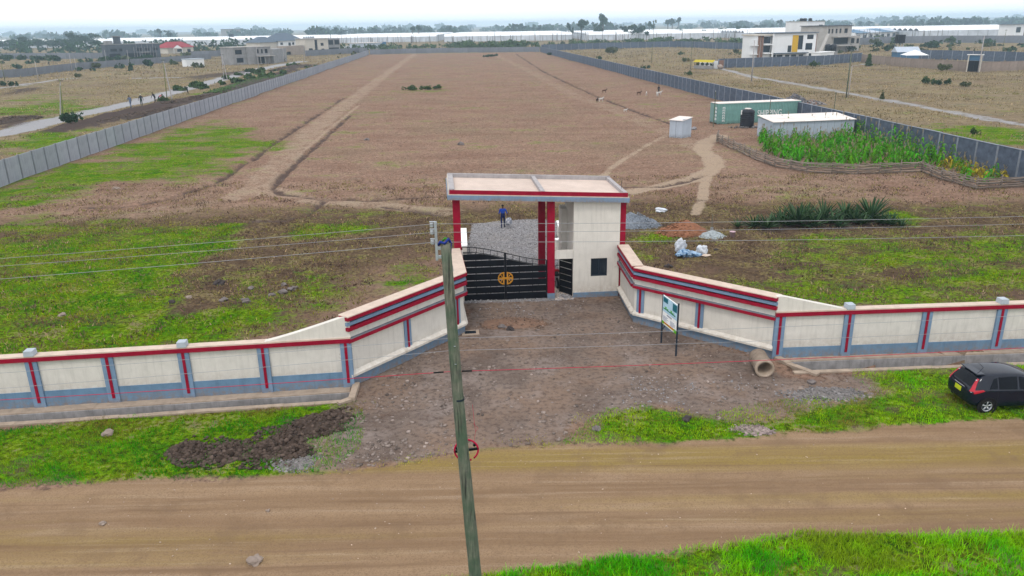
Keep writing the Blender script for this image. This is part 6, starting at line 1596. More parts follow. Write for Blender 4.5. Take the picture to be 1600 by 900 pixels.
DKOP = paint("shade_and_tank_black", (0.012, 0.015, 0.022), 0.6, .2, 1, 0.0); BLUET = paint("blue_tin", (0.06, 0.14, 0.24), 0.6, .1, .5)  # near-black for tanks and for shade painted into bare openings
def building(label, cat, pa, pb, h, depth, wall, wins=(), frame=None, roof=None, roofm=None, over=0.4, name="house", parapet=None, plinth=None):
    """pa, pb: ground corners of the visible front; wins: (s0, s1, z0, z1) fractions along the front / metres up"""
    L = dist(pa, pb); rz = math.atan2(pb[1] - pa[1], pb[0] - pa[0])
    t = thing(name, label, cat, (*pa, 0), rz)
    cutx = sorted({0.0, L} | {a * L for a, b, c, d in wins} | {b * L for a, b, c, d in wins}); cutz = sorted({-0.3, h} | {c for a, b, c, d in wins} | {d for a, b, c, d in wins})
    m = MB()
    for i in range(len(cutx) - 1):
        for j in range(len(cutz) - 1):
            cx, cz_ = (cutx[i] + cutx[i + 1]) / 2, (cutz[j] + cutz[j + 1]) / 2
            if any(a * L < cx < b * L and c < cz_ < d for a, b, c, d in wins): continue
            m.box(cutx[i], cutx[i + 1], 0, 0.25, cutz[j], cutz[j + 1])
    m.box(0, 0.25, 0.251, depth, -.3, h).box(L - .25, L, 0.251, depth, -.3, h).box(.251, L - .251, depth - .25, depth, -.3, h).box(.251, L - .251, .251, depth - .251, h - .22, h - 0.02)
    m.build("wall", wall, t)
    for a, b, c, d in wins:
        x0, x1 = a * L, b * L
        if frame is None: MB().box(x0 + .01, x1 - .01, .30, .34, c + .01, d - .01).build("opening_shade", DKOP, t)  # dark sheet paints in the shade inside an unglazed opening
        else:
            f = .09; w = MB().box(x0, x0 + f, -.03, .2, c, d).box(x1 - f, x1, -.03, .2, c, d).box(x0 + f, x1 - f, -.03, .2, c, c + f).box(x0 + f, x1 - f, -.03, .2, d - f, d).build("window", frame, t)
            MB().box(x0 + f, x1 - f, .08, .12, c + f, d - f).build("pane", GLASS, w)
    if roof == "flat": MB().box(-over, L + over, -over, depth + over, h + .002, h + .28).build("roof", roofm or SLAB, t)
    elif roof in ("hip", "gable"):
        o = over; e = min(L, depth) / 2 + o; rh = e * .62; x0, x1, y0, y1 = -o, L + o, -o, depth + o; ym = (y0 + y1) / 2; ins = e if roof == "hip" else 0
        vs = [(x0, y0, h), (x1, y0, h), (x1, y1, h), (x0, y1, h), (x0 + ins, ym, h + rh), (x1 - ins, ym, h + rh)]
        MB().add(vs, [(0, 1, 5, 4), (1, 2, 5), (2, 3, 4, 5), (3, 0, 4), (3, 2, 1, 0)]).build("roof", roofm, t)
    return t, L
# left side, far to near
t, L = building("dark two-storey unfinished block on the left with scaffold poles and a stair tower", "unfinished house", W(168, 93), W(252, 90), 7.4, 9, BGD, ((.08, .2, 3.9, 5.3), (.24, .30, 3.9, 5.3), (.55, .66, 3.8, 5.4), (.70, .80, 3.9, 5.3), (.86, .96, 3.9, 5.3), (.05, .25, .3, 2.8), (.35, .6, .3, 2.8), (.66, .92, .3, 2.8)), None, "flat", BG, .3, "unfinished_house")
MB().box(L * .19, L * .30, 1, 4, 7.7, 11.4).build("stair_tower", BGD, t); MB().box(L * .16, L * .33, .6, 4.5, 11.41, 11.7).build("tower_slab", BG, t); MB().box(L * .02, L * .14, .5, 5, 7.7, 9.4).build("upper_room", BG, t)
for k in range(9): MB().tube([(L * (.5 + .05 * k), -.7, 0), (L * (.5 + .052 * k), -.6, 6 + 1.8 * (k % 2))], .07, 5).build("scaffold_pole", PARA, t)
MB().box(L * .62, L * .78, -1.6, -.05, 3.1, 3.3).build("balcony", SLAB, t)
building("red-roofed bungalow with a small front gable right of the dark block", "house", W(263, 84), W(303, 82), 3.6, 10, BBEI, ((.35, .55, .9, 2.6), (.75, .88, .2, 2.4)), FRAME, "hip", ROOFR, .8)
x0_, y0_ = W(281, 83.5); t = thing("porch", "pale gabled porch on the front of the red-roofed bungalow", "porch", (x0_, y0_ - 2.2, 0), R(20))
MB().prism([(-3.2, 3.2), (3.2, 3.2), (0, 5.6)], -.4, 3.0).build("roof", ROOFR, t); MB().prism([(-2.8, 3.22), (2.8, 3.22), (0, 5.25)], -.46, -.41).build("gable", BW, t)
for x in (-2.6, 2.4): MB().box(x, x + .3, -.3, 0, 0, 3.2).build("column", BW, t)
building("small white site cabin on the dry plain below the bungalow", "cabin", W(292, 104), W(320, 102.5), 2.7, 3.2, BW, (), None, "flat", TIN, .15, "site_cabin")
t, L = building("grey unfinished two-storey house with square openings beside the left road", "unfinished house", W(366, 102), W(425, 99), 6.9, 10, BG, ((.06, .24, 4.2, 6.0), (.08, .26, .9, 2.8), (.38, .46, 4.3, 6.0), (.40, .47, .7, 2.8), (.62, .68, 4.3, 6.0), (.74, .79, 4.3, 6.0), (.84, .92, 4.3, 6.0), (.66, .82, .3, 2.9)), None, "flat", SLAB, .25, "unfinished_house")
MB().box(L * .34, L * .52, -1.0, -.01, 0, 7.0).build("front_bay", BG, t); MB().box(L * .6, L + .5, -2.6, -.02, 3.1, 3.35).build("balcony", SLAB, t)
for k in range(4): MB().box(L * (.62 + .12 * k), L * (.62 + .12 * k) + .25, -2.5, -2.25, 0, 3.1).build("balcony_post", BG, t)
building("rough grey stone block adjoining the grey unfinished house", "outbuilding", W(428, 99), W(449, 96), 5.8, 8, BG, (), None, None, None, 0, "stone_outbuilding")
building("long brown block wall-like building in front of the blue-roofed house", "outbuilding", W(446, 87), W(476, 85), 5.0, 5, BTAN, ((.1, .3, .3, 2.0),), None, None, None, 0, "brown_outbuilding")
t, L = building("large house with slate-blue hipped roofs behind the unfinished houses", "house", W(436, 79), W(474, 77), 6.2, 14, BW, ((.08, .18, 3.6, 5.2), (.4, .5, 1, 5.0), (.55, .64, 3.4, 5.0), (.8, .87, 3.6, 4.8)), FRAME, "hip", ROOFB, 1.0)
L2 = 18; MB().box(-L2, -.3, 1, 12, 0, 5.6).build("wall", BBEI, t)
vs = [(-L2 - .8, 0, 5.62), (.5, 0, 5.62), (.5, 13, 5.62), (-L2 - .8, 13, 5.62), (-L2 + 6, 6.5, 9.2), (-5, 6.5, 9.2)]; MB().add(vs, [(0, 1, 5, 4), (1, 2, 5), (2, 3, 4, 5), (3, 0, 4), (3, 2, 1, 0)]).build("roof", ROOFB, t)
t, L = building("unfinished beige two-storey house with a dark stairwell, right of the blue-roofed house", "unfinished house", W(479, 85), W(514, 83.5), 8.3, 10, BBEI, ((.12, .3, .8, 3.2), (.4, .52, .3, 7.8), (.66, .8, 4.4, 6.0), (.68, .82, .8, 2.8)), None, "flat", SLAB, .5, "unfinished_house")
MB().box(L + .3, L + 9, 1, 9, 0, 8.2).build("wing", BG, t); MB().box(L + 1, L + 4.2, .9, .99, 4.8, 7.4).build("opening_shade", DKOP, t); MB().box(L + 5.2, L + 8.4, .9, .99, 4.8, 7.4).build("opening_shade", DKOP, t); MB().box(L + 1, L + 8, .9, .99, 1, 3.2).build("opening_shade", DKOP, t)  # dark sheets on the solid wing stand for shaded openings
building("white van-like low hut beside the left corner of the far wall", "hut", W(531, 78), W(548, 77), 2.3, 3, BW, ((.15, .4, 1.0, 1.8),), FRAME, None, None, .1, "white_hut")
t, L = building("long low whitish building with a blue annex behind the far corner of the field", "building", W(559, 77.5), W(597, 76), 4.0, 9, TIN, (), None, "flat", TINW, .4, "low_building")
for k in range(7): MB().tube([(L * (.04 + .15 * k), -.3, 4), (L * (.04 + .15 * k), -.3, 7.2)], .12, 5).build("post", BW, t)
MB().box(L + .5, L + 4.5, 1, 6, 0, 4.4).build("annex", BLUET, t)
building("hazy grey high block standing beyond the greenhouses on the left", "block", W(358, 60), W(377, 59.5), 15, 20, BG, (), None, "flat", BGD, 1, "far_block")
x, y = W(363, 68); t = thing("tank_tower", "dark tank on a stand among the trees left of the grey house", "tank tower", (x, y, 0)); MB().box(-2, 2, -2, 2, 6, 9.5).build("tank", DKOP, t)
for a in (-1.7, 1.7):
    for b in (-1.7, 1.7): MB().tube([(a, b, 0), (a, b, 6)], .2, 5).build("leg", BG, t)
# right side
t, L = building("white three-storey villa with a mustard strip and dark flat roof on the right", "villa", W(1206, 95), W(1272, 93), 9.6, 12, BW, ((.02, .08, 0.2, 2.2), (.10, .24, .4, 2.0), (.30, .40, .4, 2.0), (.44, .56, .4, 2.0), (.62, .73, .4, 2.0), (.86, .95, .3, 2.3), (.345, .43, 2.9, 5.3), (.58, .69, 3.8, 8.8), (.76, .92, 3.6, 6.0), (.78, .93, 7.4, 9.0)), FRAME, "flat", ROOFB, .6, "villa")
MB().box(L * .44, L * .575, -.08, -.001, 2.9, 8.9).build("mustard_strip", YELP, t); MB().box(L * .02, L * .8, -1.3, -.04, 2.4, 2.75).build("canopy", ROOFB, t); MB().box(-.6, .1, -.35, -.04, 0, 9.9).build("white_fin", BW, t)
MB().box(L + .001, L + .35, 0.0, 6, 0, 9.3).build("side_cladding", BROWNP, t)
L3 = 6.2; MB().box(-L3, -.62, .6, 11, 0, 8.9).build("wing_wall", BW, t); MB().box(-L3 - .4, -.5, -.2, 11.4, 8.91, 9.4).build("wing_roof", BBEI, t)
for x in (-L3 + .1, -L3 + 1.35): MB().box(x, x + .85, .2, .59, 0, 8.9).build("brown_pier", BROWNP, t)
for z in (3.5, 6.6): 
    w_ = MB().box(-3.7, -.9, .5, .59, z - .4, z + 1.9).build("window", FRAME, t); MB().box(-3.5, -1.1, .46, .499, z - .2, z + 1.7).build("pane", GLASS, w_)
    MB().box(-3.9, -.7, -.9, .45, z - .95, z - .65).build("balcony", BW, t); MB().box(-L3 - 2.3, -L3 - .01, -.2, 2.6, z - 1.2, z - .9).build("balcony", BW, t); MB().box(-L3 - 2.25, -L3 - 2.1, -.2, 2.5, z - .9, z).build("railing", BW, t)
MB().box(-L3 - 1.7, -L3 - .01, 1.0, 3.0, 0, 7.6).build("tower", BW, t)
t, L = building("white four-storey block of flats behind the villa", "flats", W(1257, 80), W(1284, 79), 13.4, 14, BW, ((.05, .14, 10.4, 11.6), (.18, .27, 10.4, 11.6), (.31, .40, 10.4, 11.6), (.68, .9, 10.2, 12), (.66, .88, 7, 8.8), (.66, .88, 3.6, 5.2), (.6, .85, .5, 2)), FRAME, "flat", SLAB, .2, "flats")
for x in (.1, .3, .6): MB().lathe([(0, 0), (.9, 0), (.9, 1.2), (0, 1.4)], 12).build("roof_tank", TANKM, t, True, (L * x, 5, 13.7))
t, L = building("bare concrete unfinished multi-storey block right of the white flats", "unfinished block", W(1289, 82), W(1327, 80), 11.4, 14, SLAB, ((.05, .12, 8.2, 10.2), (.18, .25, 8.2, 10.2), (.34, .42, 8.2, 10.2), (.5, .58, 8.2, 10.2), (.7, .84, 8.2, 10.2), (.3, .9, 3.4, 6.2)), None, "flat", BGD, .5, "unfinished_block")
MB().bar((-5, -1, .3), (-.3, -1, 8), 1.6, .5).build("stair_ramp", SLAB, t); MB().box(L * .2, L + 3, -3.2, -.02, 6.5, 6.9).build("balcony", SLAB, t); MB().box(L * .25, L + 2.5, -4, -.03, 2.6, 3.0).build("balcony", SLAB, t)
MB().box(L + .2, L + 9, 1, 12, 0, 6.8).build("side_wing", SLAB, t); MB().box(L + 2, L + 4.5, .9, .99, 3.6, 5.8).build("opening_shade", DKOP, t); MB().box(L + 6.5, L + 8.2, .9, .99, 3.4, 5.6).build("opening_shade", DKOP, t)  # shaded openings painted as dark sheets on the solid side wing
t, L = building("long terrace of low shops with alternating white and blue roofs", "shops", W(1336, 61), W(1425, 55.5), 4.6, 12, BW, tuple((k / 10 + .02, k / 10 + .07, .3, 2.8) for k in range(10)), FRAME, None, None, .2, "shop_terrace")
for k in range(5): MB().add([(L * k / 5, -1.5, 4.0), (L * (k + 1) / 5 - .3, -1.5, 4.0), (L * (k + 1) / 5 - .3, 12.5, 6.6), (L * k / 5, 12.5, 6.6), (L * k / 5, -1.5, 4.25), (L * (k + 1) / 5 - .3, -1.5, 4.25), (L * (k + 1) / 5 - .3, 12.5, 6.85), (L * k / 5, 12.5, 6.85)], [(0, 3, 2, 1), (4, 5, 6, 7), (0, 1, 5, 4), (1, 2, 6, 5), (2, 3, 7, 6), (3, 0, 4, 7)]).build("roof", BLUET if k % 2 == 0 else TIN, t)
t, L = building("low white pump house carrying nothing, right of the villa's wall", "hut", W(1281, 95), W(1302, 93), 2.7, 3.5, BW, ((.1, .3, .5, 1.8), (.5, .7, .5, 1.8)), FRAME, "flat", BW, .15, "white_hut")
for i, px in enumerate((1298, 1307)):
    x, y = W(px, 92); t = thing("water_tank", "black plastic tank on a platform above the white hut, %s of two" % ("left", "right")[i], "water tank", (x, y + 4, 0)); MB().lathe([(0, 2.7), (1.1, 2.7), (1.1, 4.9), (.6, 5.3), (0, 5.3)], 18).build("tank_body", TANKM, t, True); MB().box(-1.3, 1.3, -1.3, 1.3, 0, 2.69).build("platform", BG, t)
x, y = W(1431, 93); t = thing("tank_tower", "square dark water tank raised on a frame behind the white tent", "tank tower", (x, y + 14, 0))
z0_ = 5.4; MB().box(-1.35, 1.35, -1.3, 1.3, z0_, z0_ + 3.0).build("tank", DKOP, t)
for a in (-1.1, 1.1):
    for b in (-1.1, 1.1): MB().tube([(a, b, 0), (a, b, z0_)], .12, 5).build("leg", STEEL, t)
x, y = W(1441, 98); t = thing("party_tent", "white peaked party tent behind the brown block wall", "tent", (x, y + 6, 0), R(-10)); 
MB().add([(-3.6, -3.6, 2.3), (3.6, -3.6, 2.3), (3.6, 3.6, 2.3), (-3.6, 3.6, 2.3), (0, 0, 4.0)], [(0, 1, 4), (1, 2, 4), (2, 3, 4), (3, 0, 4), (3, 2, 1, 0)]).build("canopy", BW, t)
for a in (-3.5, 3.5):
    for b in (-3.5, 3.5): MB().tube([(a, b, 0), (a, b, 2.3)], .06, 5).build("pole", STEEL, t)
building("blue tin hut with a pitched roof behind the white tent", "hut", (x - 2.5, y + 13), (x + 5, y + 12.5), 3.0, 5, BLUET, (), None, "gable", TIN, .3, "tin_hut")
building("white modern house with a dark roof at the right edge of the skyline", "house", W(1584, 59), W(1612, 58), 9.0, 12, BW, ((.05, .3, 3.5, 7.2), (.5, .9, .5, 7.5)), FRAME, "flat", ROOFB, 1.0)
building("grey two-storey house far off on the hazy right slope", "house", W(1463, 41), W(1478, 40.5), 8, 12, BG, ((.1, .4, 1, 5), (.6, .8, 3, 6)), None, "flat", BGD, 1)
building("low white shed left of the villa far behind", "shed", W(1148, 56), W(1170, 54), 4.5, 10, BW, ((.5, .8, .5, 3),), FRAME, "flat", TIN, .5, "white_shed")
building("low hazy grey house in the dust among scrub, behind the right dark wall", "house", W(1085, 60), W(1105, 58), 4, 9, BBEI, (), None, "gable", TINW, .5)
x, y = W(1084, 107); x2, y2 = W(1114, 108); t = thing("nursery_stall", "roadside plant stall with a yellow awning by the right road", "stall", (x, y, 0), math.atan2(y2 - y, x2 - x)); L = dist((x, y), (x2, y2))
MB().box(0, L, 0, .25, 0, 1.0).build("low_wall", BG, t); MB().add([(-.2, -.3, 2.0), (L, -.3, 2.0), (L, 1.0, 2.7), (-.2, 1.0, 2.7)], [(0, 1, 2, 3)]).build("awning", paint("yellow_awning", (0.42, 0.34, 0.02), .7), t)
for x in (.05, L - .15): MB().box(x, x + .1, 0.26, .36, 0, 2.1).build("post", FRAME, t)
for k in range(4):
    V, F, T_ = crown_np([(0, 0, .5, .6, .5, .5)], 120, .16, 70 + k); link("potted_plant", np_mesh("potted_plant", V, F, LEAFD, T_), t, (L * (.12 + .24 * k), .9, .9))
MB().box(0.3, L - .2, 2.6, 2.8, 0, 2.4).build("back_wall", BW, t)
x, y = W(1118, 107); t = thing("gate", "small brown metal gate beside the plant stall", "gate", (x, y, 0), -.3); MB().box(0, 2.4, 0, .12, 0, 2.5).build("leaf", BROWNP, t); MB().box(-.3, 0, -.1, .2, 0, 2.8).build("pillar", STONE_F, t); MB().box(2.4, 2.7, -.1, .2, 0, 2.8).build("pillar", STONE_F, t)
x, y = W(1125, 108); tag(lump(.9, 9, .2, 2, .9).build("boulder", [ROCKP], None, False, (x, y, .6)), "white boulder standing by the brown gate", "rock", None, "thing")

# ------------------------------------------------------------------ outer walls and fences
panel_wall("dark block wall of the villa's compound facing the right road", WP((1122, 107), (1175, 105), (1290, 101), (1345, 96)), 2.9, 3.4, STONE, STONEP, .18, .26, 0.0)
panel_wall("brown block wall with the black gate on the right, left part", WP((1346, 97), (1366, 100), (1420, 105), (1508, 111.5)), 2.6, 3.0, STONE_B, STONE_B, .2, .24, 0.0)
panel_wall("brown block wall with the black gate on the right, right part", WP((1532, 112), (1570, 111), (1680, 106)), 2.5, 3.0, STONE_B, STONE_B, .2, .24, 0.0)
x, y = W(1509, 112); x2, y2 = W(1531, 112.5); t = thing("compound_gate", "black sheet-metal gate between pale pillars in the brown wall", "gate", (x, y, 0), math.atan2(y2 - y, x2 - x)); L = dist((x, y), (x2, y2))
MB().box(.3, L / 2 - .01, 0, .1, 0.05, 2.9).build("gate_leaf", BLACK, t); MB().box(L / 2 + .01, L - .3, 0, .1, 0.05, 2.9).build("gate_leaf", BLACK, t)
for xx in (0, L - .29): MB().box(xx, xx + .28, -.1, .2, 0, 4.4).build("pillar", BBEI, t)
MB().box(-.3, L + .3, -.25, .4, 4.401, 4.6).build("lintel", BW, t); MB().box(.3, L - .3, .12, .2, 2.95, 4.39).build("overthrow", BLUET, t)
panel_wall("dark blue-grey wall running behind the black gate to the right edge", WP((1415, 93), (1470, 93), (1540, 95.5), (1680, 101)), 3.2, 4.0, STONE, STONEP, .18, .3, 0.0)
panel_wall("far dark wall closing the dry plain right of the field", WP((846, 79.5), (950, 76), (1060, 73.5), (1120, 76), (1172, 78)), 3.4, 5.0, STONE, STONE_F, .25, .35, 0.03)
panel_wall("far grey wall crossing the right skyline below the shops, lower one", WP((1290, 74), (1380, 68), (1480, 66.5), (1600, 67), (1700, 68)), 4.0, 6.0, STONE_F, STONE_F, .25, .35, 0.03)
panel_wall("far grey wall crossing the right skyline, upper one", WP((1425, 54), (1500, 56), (1580, 52), (1700, 46)), 6.0, 8.0, STONE_F, STONE_F, .25, .35, 0.03)
panel_wall("pale precast fence crossing the left plain in front of the dark block", WP((-40, 125), (0, 122), (35, 120), (120, 109), (180, 104), (300, 95), (330, 92)), 2.6, 3.5, STONE_F, STONE_F, .15, .25, 0.05)
panel_wall("low grey wall far across the left plain", WP((-60, 93), (60, 92), (168, 92)), 3.2, 6.0, STONE_F, STONE_F, .2, .3, 0.03)
panel_wall("grey wall in front of the blue-roofed house and the far left corner", WP((478, 88), (560, 83), (574, 84)), 3.0, 5, STONE_F, STONE_F, .2, .3, .03)
panel_wall("small grey block wall right of the white cabin", WP((300, 90), (345, 88), (362, 87)), 3.2, 5, STONE_F, STONE_F, .2, .3, .03)

# dumped things along the outer roads
x, y = W(1246, 162); t = heap("stone_heap", "dark blue-grey stack of stones outside the wall behind the container", "heap", 1246, 163, 5.5, 3, 1.8, BGD, 81, 0, ROCKD, 220, (.15, .4))
heap("timber_heap", "heap of brown scrap timber and stones outside the wall right of the stack", "heap", 1272, 164, 5, 3, .9, BROWNP, 82, 0, ROCKL, 160, (.1, .35))
DKH = CLOD
def bank(label, pa, pb, wd, H, seed, n, loose=CLODT):
    A_, B_ = W(*pa), W(*pb); c = ((A_[0] + B_[0]) / 2, (A_[1] + B_[1]) / 2); L = dist(A_, B_)
    t = thing("soil_bank", label, "soil bank", (*c, ground_z(*c) - .05), math.atan2(B_[1] - A_[1], B_[0] - A_[0]))
    mound(L * 1.15, wd * 1.3, H, seed, 0, 46).build("mound", CLOD, t); g = np.random.default_rng(seed)
    x = g.uniform(-L * .5, L * .5, n); y = g.normal(0, wd * .22, n); e = np.hypot(x / (L * .57), y / (wd * .65)); r_ = g.uniform(.10, .34, n)
    V, F, T_ = stones_np(np.stack([x, y, H * np.clip(1 - e, 0, 1) ** .9 * .9], 1), r_, seed); tag(link("loose_clods", np_mesh("loose_clods", V, F, loose, T_), t), kind="stuff")
WEEDY = tinted("weedy_clods", (0.05, .085, .03), .95)
bank("dark earth bank beside the left road, below the workers", (122, 200), (285, 166), 3.4, .5, 83, 1100)
bank("dark earth bank between the left road and the pale wall, right of the workers", (255, 166), (345, 150), 3.4, .5, 84, 700)
bank("short dark earth bank at the left edge above the left road", (-30, 200), (55, 185), 3.5, .7, 85, 400)
bank("purplish earth bank at the far end of the left road", (425, 111), (492, 102), 6, 1.2, 86, 500)
bank("weed-grown dark bank between the left road and the far part of the pale wall", (330, 148), (440, 119), 4.2, .8, 87, 1200, WEEDY)

# ------------------------------------------------------------------ poles
def far_pole(label, px, py, ty, lean=0.0, arm=True, m=None, px2=None, r_=.13):
    x, y = W(px, py); h = HT(px, py, ty); t = thing("utility_pole", label, "utility pole", (x, y, 0))
    MB().tube([(0, 0, -.3), (lean * .5, 0, h * .5), (lean, 0, h)], [r_, r_ * .85, r_ * .65], 7).build("shaft", m or PARA, t, True)
    if arm: MB().bar((lean - .5, 0, h - .25), (lean + .5, 0, h - .25), .09).build("cross_arm", FRAME, t)
    if px2: MB().tube([(px2, 0, 0), (lean, 0, h - .4)], [.11, .08], 6).build("strut", PARA, t)
    return t, h
far_pole("dark leaning pole with a strut beside the left road, nearest on that side", 99, 186, 124, 0.7, True, WOOD, -0.5, .10)
far_pole("slender pole by the left road where the workers stand", 261, 156, 92, 0.45, True, WOOD, 1.1, .09)
far_pole("pale pole in front of the unfinished grey house by the left road", 350, 125, 84, 0.3, True, None, 1.0, .10)
for i, (px, py, ty, lab) in enumerate(((60, 125, 95, "thin pale pole above the far fence, left plain, second"), (8, 128, 97, "leaning short pole above the far fence at the left edge"), (113, 112, 83, "pale pole of a close pair on the left plain, left one"), (120, 112, 90, "pale pole of a close pair on the left plain, right one"), (203, 108, 78, "thin pale pole left of the small conifer"), (167, 102, 78, "pale pole at the left end of the dark block"), (405, 116, 70, "pale pole crossing the front of the grey unfinished house"), (444, 100, 74, "thin pale pole at the right end of the stone outbuilding"), (476, 98, 73, "pole at the end of the left road"), (498, 86, 66, "thin pole before the beige unfinished house"),
      (1018, 99, 69, "dark pole in the dry plain right of the field, left one"), (1079, 108, 66, "tall dark pole at the left end of the plant stall"), (1118, 79, 63, "far thin pole above the plant stall"), (1373, 72, 57, "thin pole below the terrace of shops"), (1565, 87, 46, "tall dark pole right of the black gate"))):
    far_pole(lab, px, py, ty, 0.05, i in (1, 10, 11, 14), WOOD if i in (1, 10, 11, 14) else None, None, .10)
far_pole("pale tall pole left of the villa beside the right road", 1174, 127, 63, 0.0, False, None, None, .16)
far_pole("dark leaning pole beside the right road in the middle distance", 1322, 153, 80, 0.0, False, WOOD, None, .14)
far_pole("pale leaning pole standing by the black gate", 1528, 113, 56, 0.1, True, None, None, .16)
t, h = far_pole("short grey street-light mast beside the dark leaning pole", 1325, 152, 103, .1, False, PARA, None, .09); MB().bar((.1, 0, h), (1.9, 0, h + .25), .07).build("lamp_arm", PARA, t); MB().box(1.7, 2.4, -.15, .15, h + .2, h + .32).build("lamp_head", PORC, t)

# ------------------------------------------------------------------ far people and goats
PK = cloth("pink_top", (.40, .10, .11)); GB = cloth("grey_blue_overall", (.10, .13, .2)); DKC = cloth("dark_clothes", (.015, .016, .022)); WHC = cloth("white_cap", (.6, .6, .6)); DKG = cloth("dark_green", (.015, .03, .02))
for px, py, s_, lab, sh, tr, bend, hat, rz in ((205, 169, 1.35, "worker in grey-blue overalls standing at the left end of the earth bank", GB, GB, .15, None, 1.0), (222, 167, 1.3, "worker with a white cap and dark clothes, second from the left", DKC, DKG, .25, WHC, .5),
        (243, 160, 1.25, "worker in dark clothes stooping left of the one in pink", DKC, DKC, .6, None, 1.2), (249, 160, 1.25, "worker in a pink top bending over the earth bank", PK, DKC, 1.0, None, -1.2), (294, 148, 1.2, "worker in dark clothes alone farther up the left road", DKC, DKC, .7, None, 1.4), (77, 103, 1.1, "lone dark figure walking on the pale strip of the far left plain", DKC, DKC, .05, None, 0)):
    x, y = W(px, py); person(lab, (x, y, ground_z(x, y)), rz, sh, tr, bend, .25, (.1, .15), (.1, .2), s_, False, hat)
def goat(label, px, py, m, rz, s=1.0):
    x, y = W(px, py)
    J = [((0, 0, .62), (.17, .19)), ((.32, 0, .64), (.17, .19)), ((-.32, 0, .63), (.15, .17)), ((.52, 0, .80), (.08, .1)), ((.64, 0, .95), (.075, .08)), ((.80, 0, .90), (.045, .05))]
    E_ = [(0, 1, 0), (0, 2, 0), (1, 3, 0), (3, 4, 0), (4, 5, 0)]
    for bx, par, hk in ((.34, 1, .02), (-.34, 2, -.07)):
        for sy in (-.1, .1):
            a = len(J); J += [((bx, sy, .48), .065), ((bx + hk, sy, .26), .04), ((bx, sy, .02), .028)]; E_ += [(par, a, 0), (a, a + 1, 0), (a + 1, a + 2, 0)]
    a = len(J); J += [((-.5, 0, .70), .03), ((-.58, 0, .58), .02), ((.62, .1, .97), .02), ((.62, -.1, .97), .02)]; E_ += [(2, a, 0), (a, a + 1, 0), (4, a + 2, 0), (4, a + 3, 0)]
    t = thing("goat", label, "goat", (x, y, ground_z(x, y)), rz, "goats grazing on the brown field")
    link("body", skin_mesh("body", J, E_, [m], 1), t, scale=(s, s, s))
    h_ = MB(); [h_.tube([(.62, sy, 1.02), (.58, sy * 1.2, 1.16), (.5, sy * 1.4, 1.2)], [.02, .015, .005], 5) for sy in (-.04, .04)]; link("horns", h_.mesh("horns", BARK), t, scale=(s, s, s))
GD = paint("black_goat_hair", (.02, .016, .014), .9, .3, 5); GBn = paint("brown_goat_hair", (.09, .05, .035), .9, .3, 5); GW = paint("white_goat_hair", (.46, .44, .42), .9, .1, 5, 0, wear=((.03, .03, .03), 4, .6))
for px, py, m, rz, lab in ((933, 160, GD, 1.2, "black goat standing on the far track"), (939, 159, GW, .4, "white goat right beside the black one on the far track"), (944, 145, GBn, .1, "brown goat lying side-on above the black goat"), (998, 149, GBn, -.6, "brown goat walking toward the white ones"), (1010, 150, GW, 1.4, "white goat with dark patches, left of the white pair"), (1027, 151, GW, 1.7, "white goat, front one of the pair nearest the wall"), (1030, 149, GW, .2, "white goat, rear one of the pair nearest the wall"), (977, 175, GW, .3, "small white goat alone beside the far track")):
    goat(lab, px, py, m, rz, 0.9 if px != 977 else 0.6)
x, y = W(1029, 147); person("slim dark herder standing behind the white goats near the wall", (x, y, ground_z(x, y)), 0, DKC, DKC, .05, .15, (.05, 0), (.05, 0), 1.0)
# ------------------------------------------------------------------ grass and loose stones
GRASSM = tinted("grass_blades", (1.0, 1.0, 1.0), 0.8, 0.3, 0.12, 1.5, 0.02)
def blades(name, X, Y, h, w, colr, lean=0.5, seed=1, seg=1):
    g = np.random.default_rng(seed); n = len(X); Zg = ground_zv(X, Y) - 0.01
    a = g.uniform(0, 2 * np.pi, n); dx, dy = np.cos(a), np.sin(a); b = g.uniform(0, 2 * np.pi, n); k = lean * h * g.uniform(.2, 1.0, n)
    lx, ly = np.cos(b) * k, np.sin(b) * k
    p = np.stack([X, Y, Zg], 1); s = np.stack([dx * w, dy * w, 0 * w], 1)
    if seg == 1:
        tip = p + np.stack([lx, ly, h], 1)
        V = np.stack([p - s, p + s, tip], 1).reshape(-1, 3); F = np.arange(3 * n).reshape(-1, 3); m = 3
    else:
        mid = p + np.stack([lx * .35, ly * .35, h * .6], 1); tip = p + np.stack([lx, ly, h * .95], 1)
        V = np.stack([p - s, p + s, mid + s * .7, mid - s * .7, tip], 1).reshape(-1, 3)
        i = np.arange(n)[:, None] * 5; F = np.concatenate([i + np.array([[0, 1, 2]]), i + np.array([[0, 2, 3]]), i + np.array([[3, 2, 4]])], 0); m = 5
    T = np.repeat(colr, m, 0)
    if seg != 1: T[4::5] *= 1.25
    return tag(link(name, np_mesh(name, V, F, GRASSM, T)), kind="stuff")
def pal(X, Y, stops, seed, s=1.6, jit=.22):
    "colour per blade picked along a list of tones by patchy noise"
    g = np.random.default_rng(seed); u = np.clip((fbm(X, Y, s, 3, seed % 6) - .5) * 2.2 + .5 + g.normal(0, .10, len(X)), 0, .999) * (len(stops) - 1)
    i = u.astype(int); f = (u - i)[:, None]; st = np.array(stops); c = st[i] * (1 - f) + st[np.minimum(i + 1, len(stops) - 1)] * f
    return np.clip(c * g.normal(1, jit, (len(X), 1)), .002, 1)
def sample(x0, x1, y0, y1, n, fn, seed):
    g = np.random.default_rng(seed); X = g.uniform(x0, x1, n); Y = g.uniform(y0, y1, n); p = fn(X, Y); k = g.random(n) < p; return X[k], Y[k]
LUSH = [(.008, .17, .003), (.020, .25, .004), (.055, .31, .004), (.20, .35, .006), (.20, .145, .028)]
SPRING = [(.045, .36, .004), (.13, .50, .005), (.25, .55, .006), (.24, .48, .008), (.22, .34, .012)]
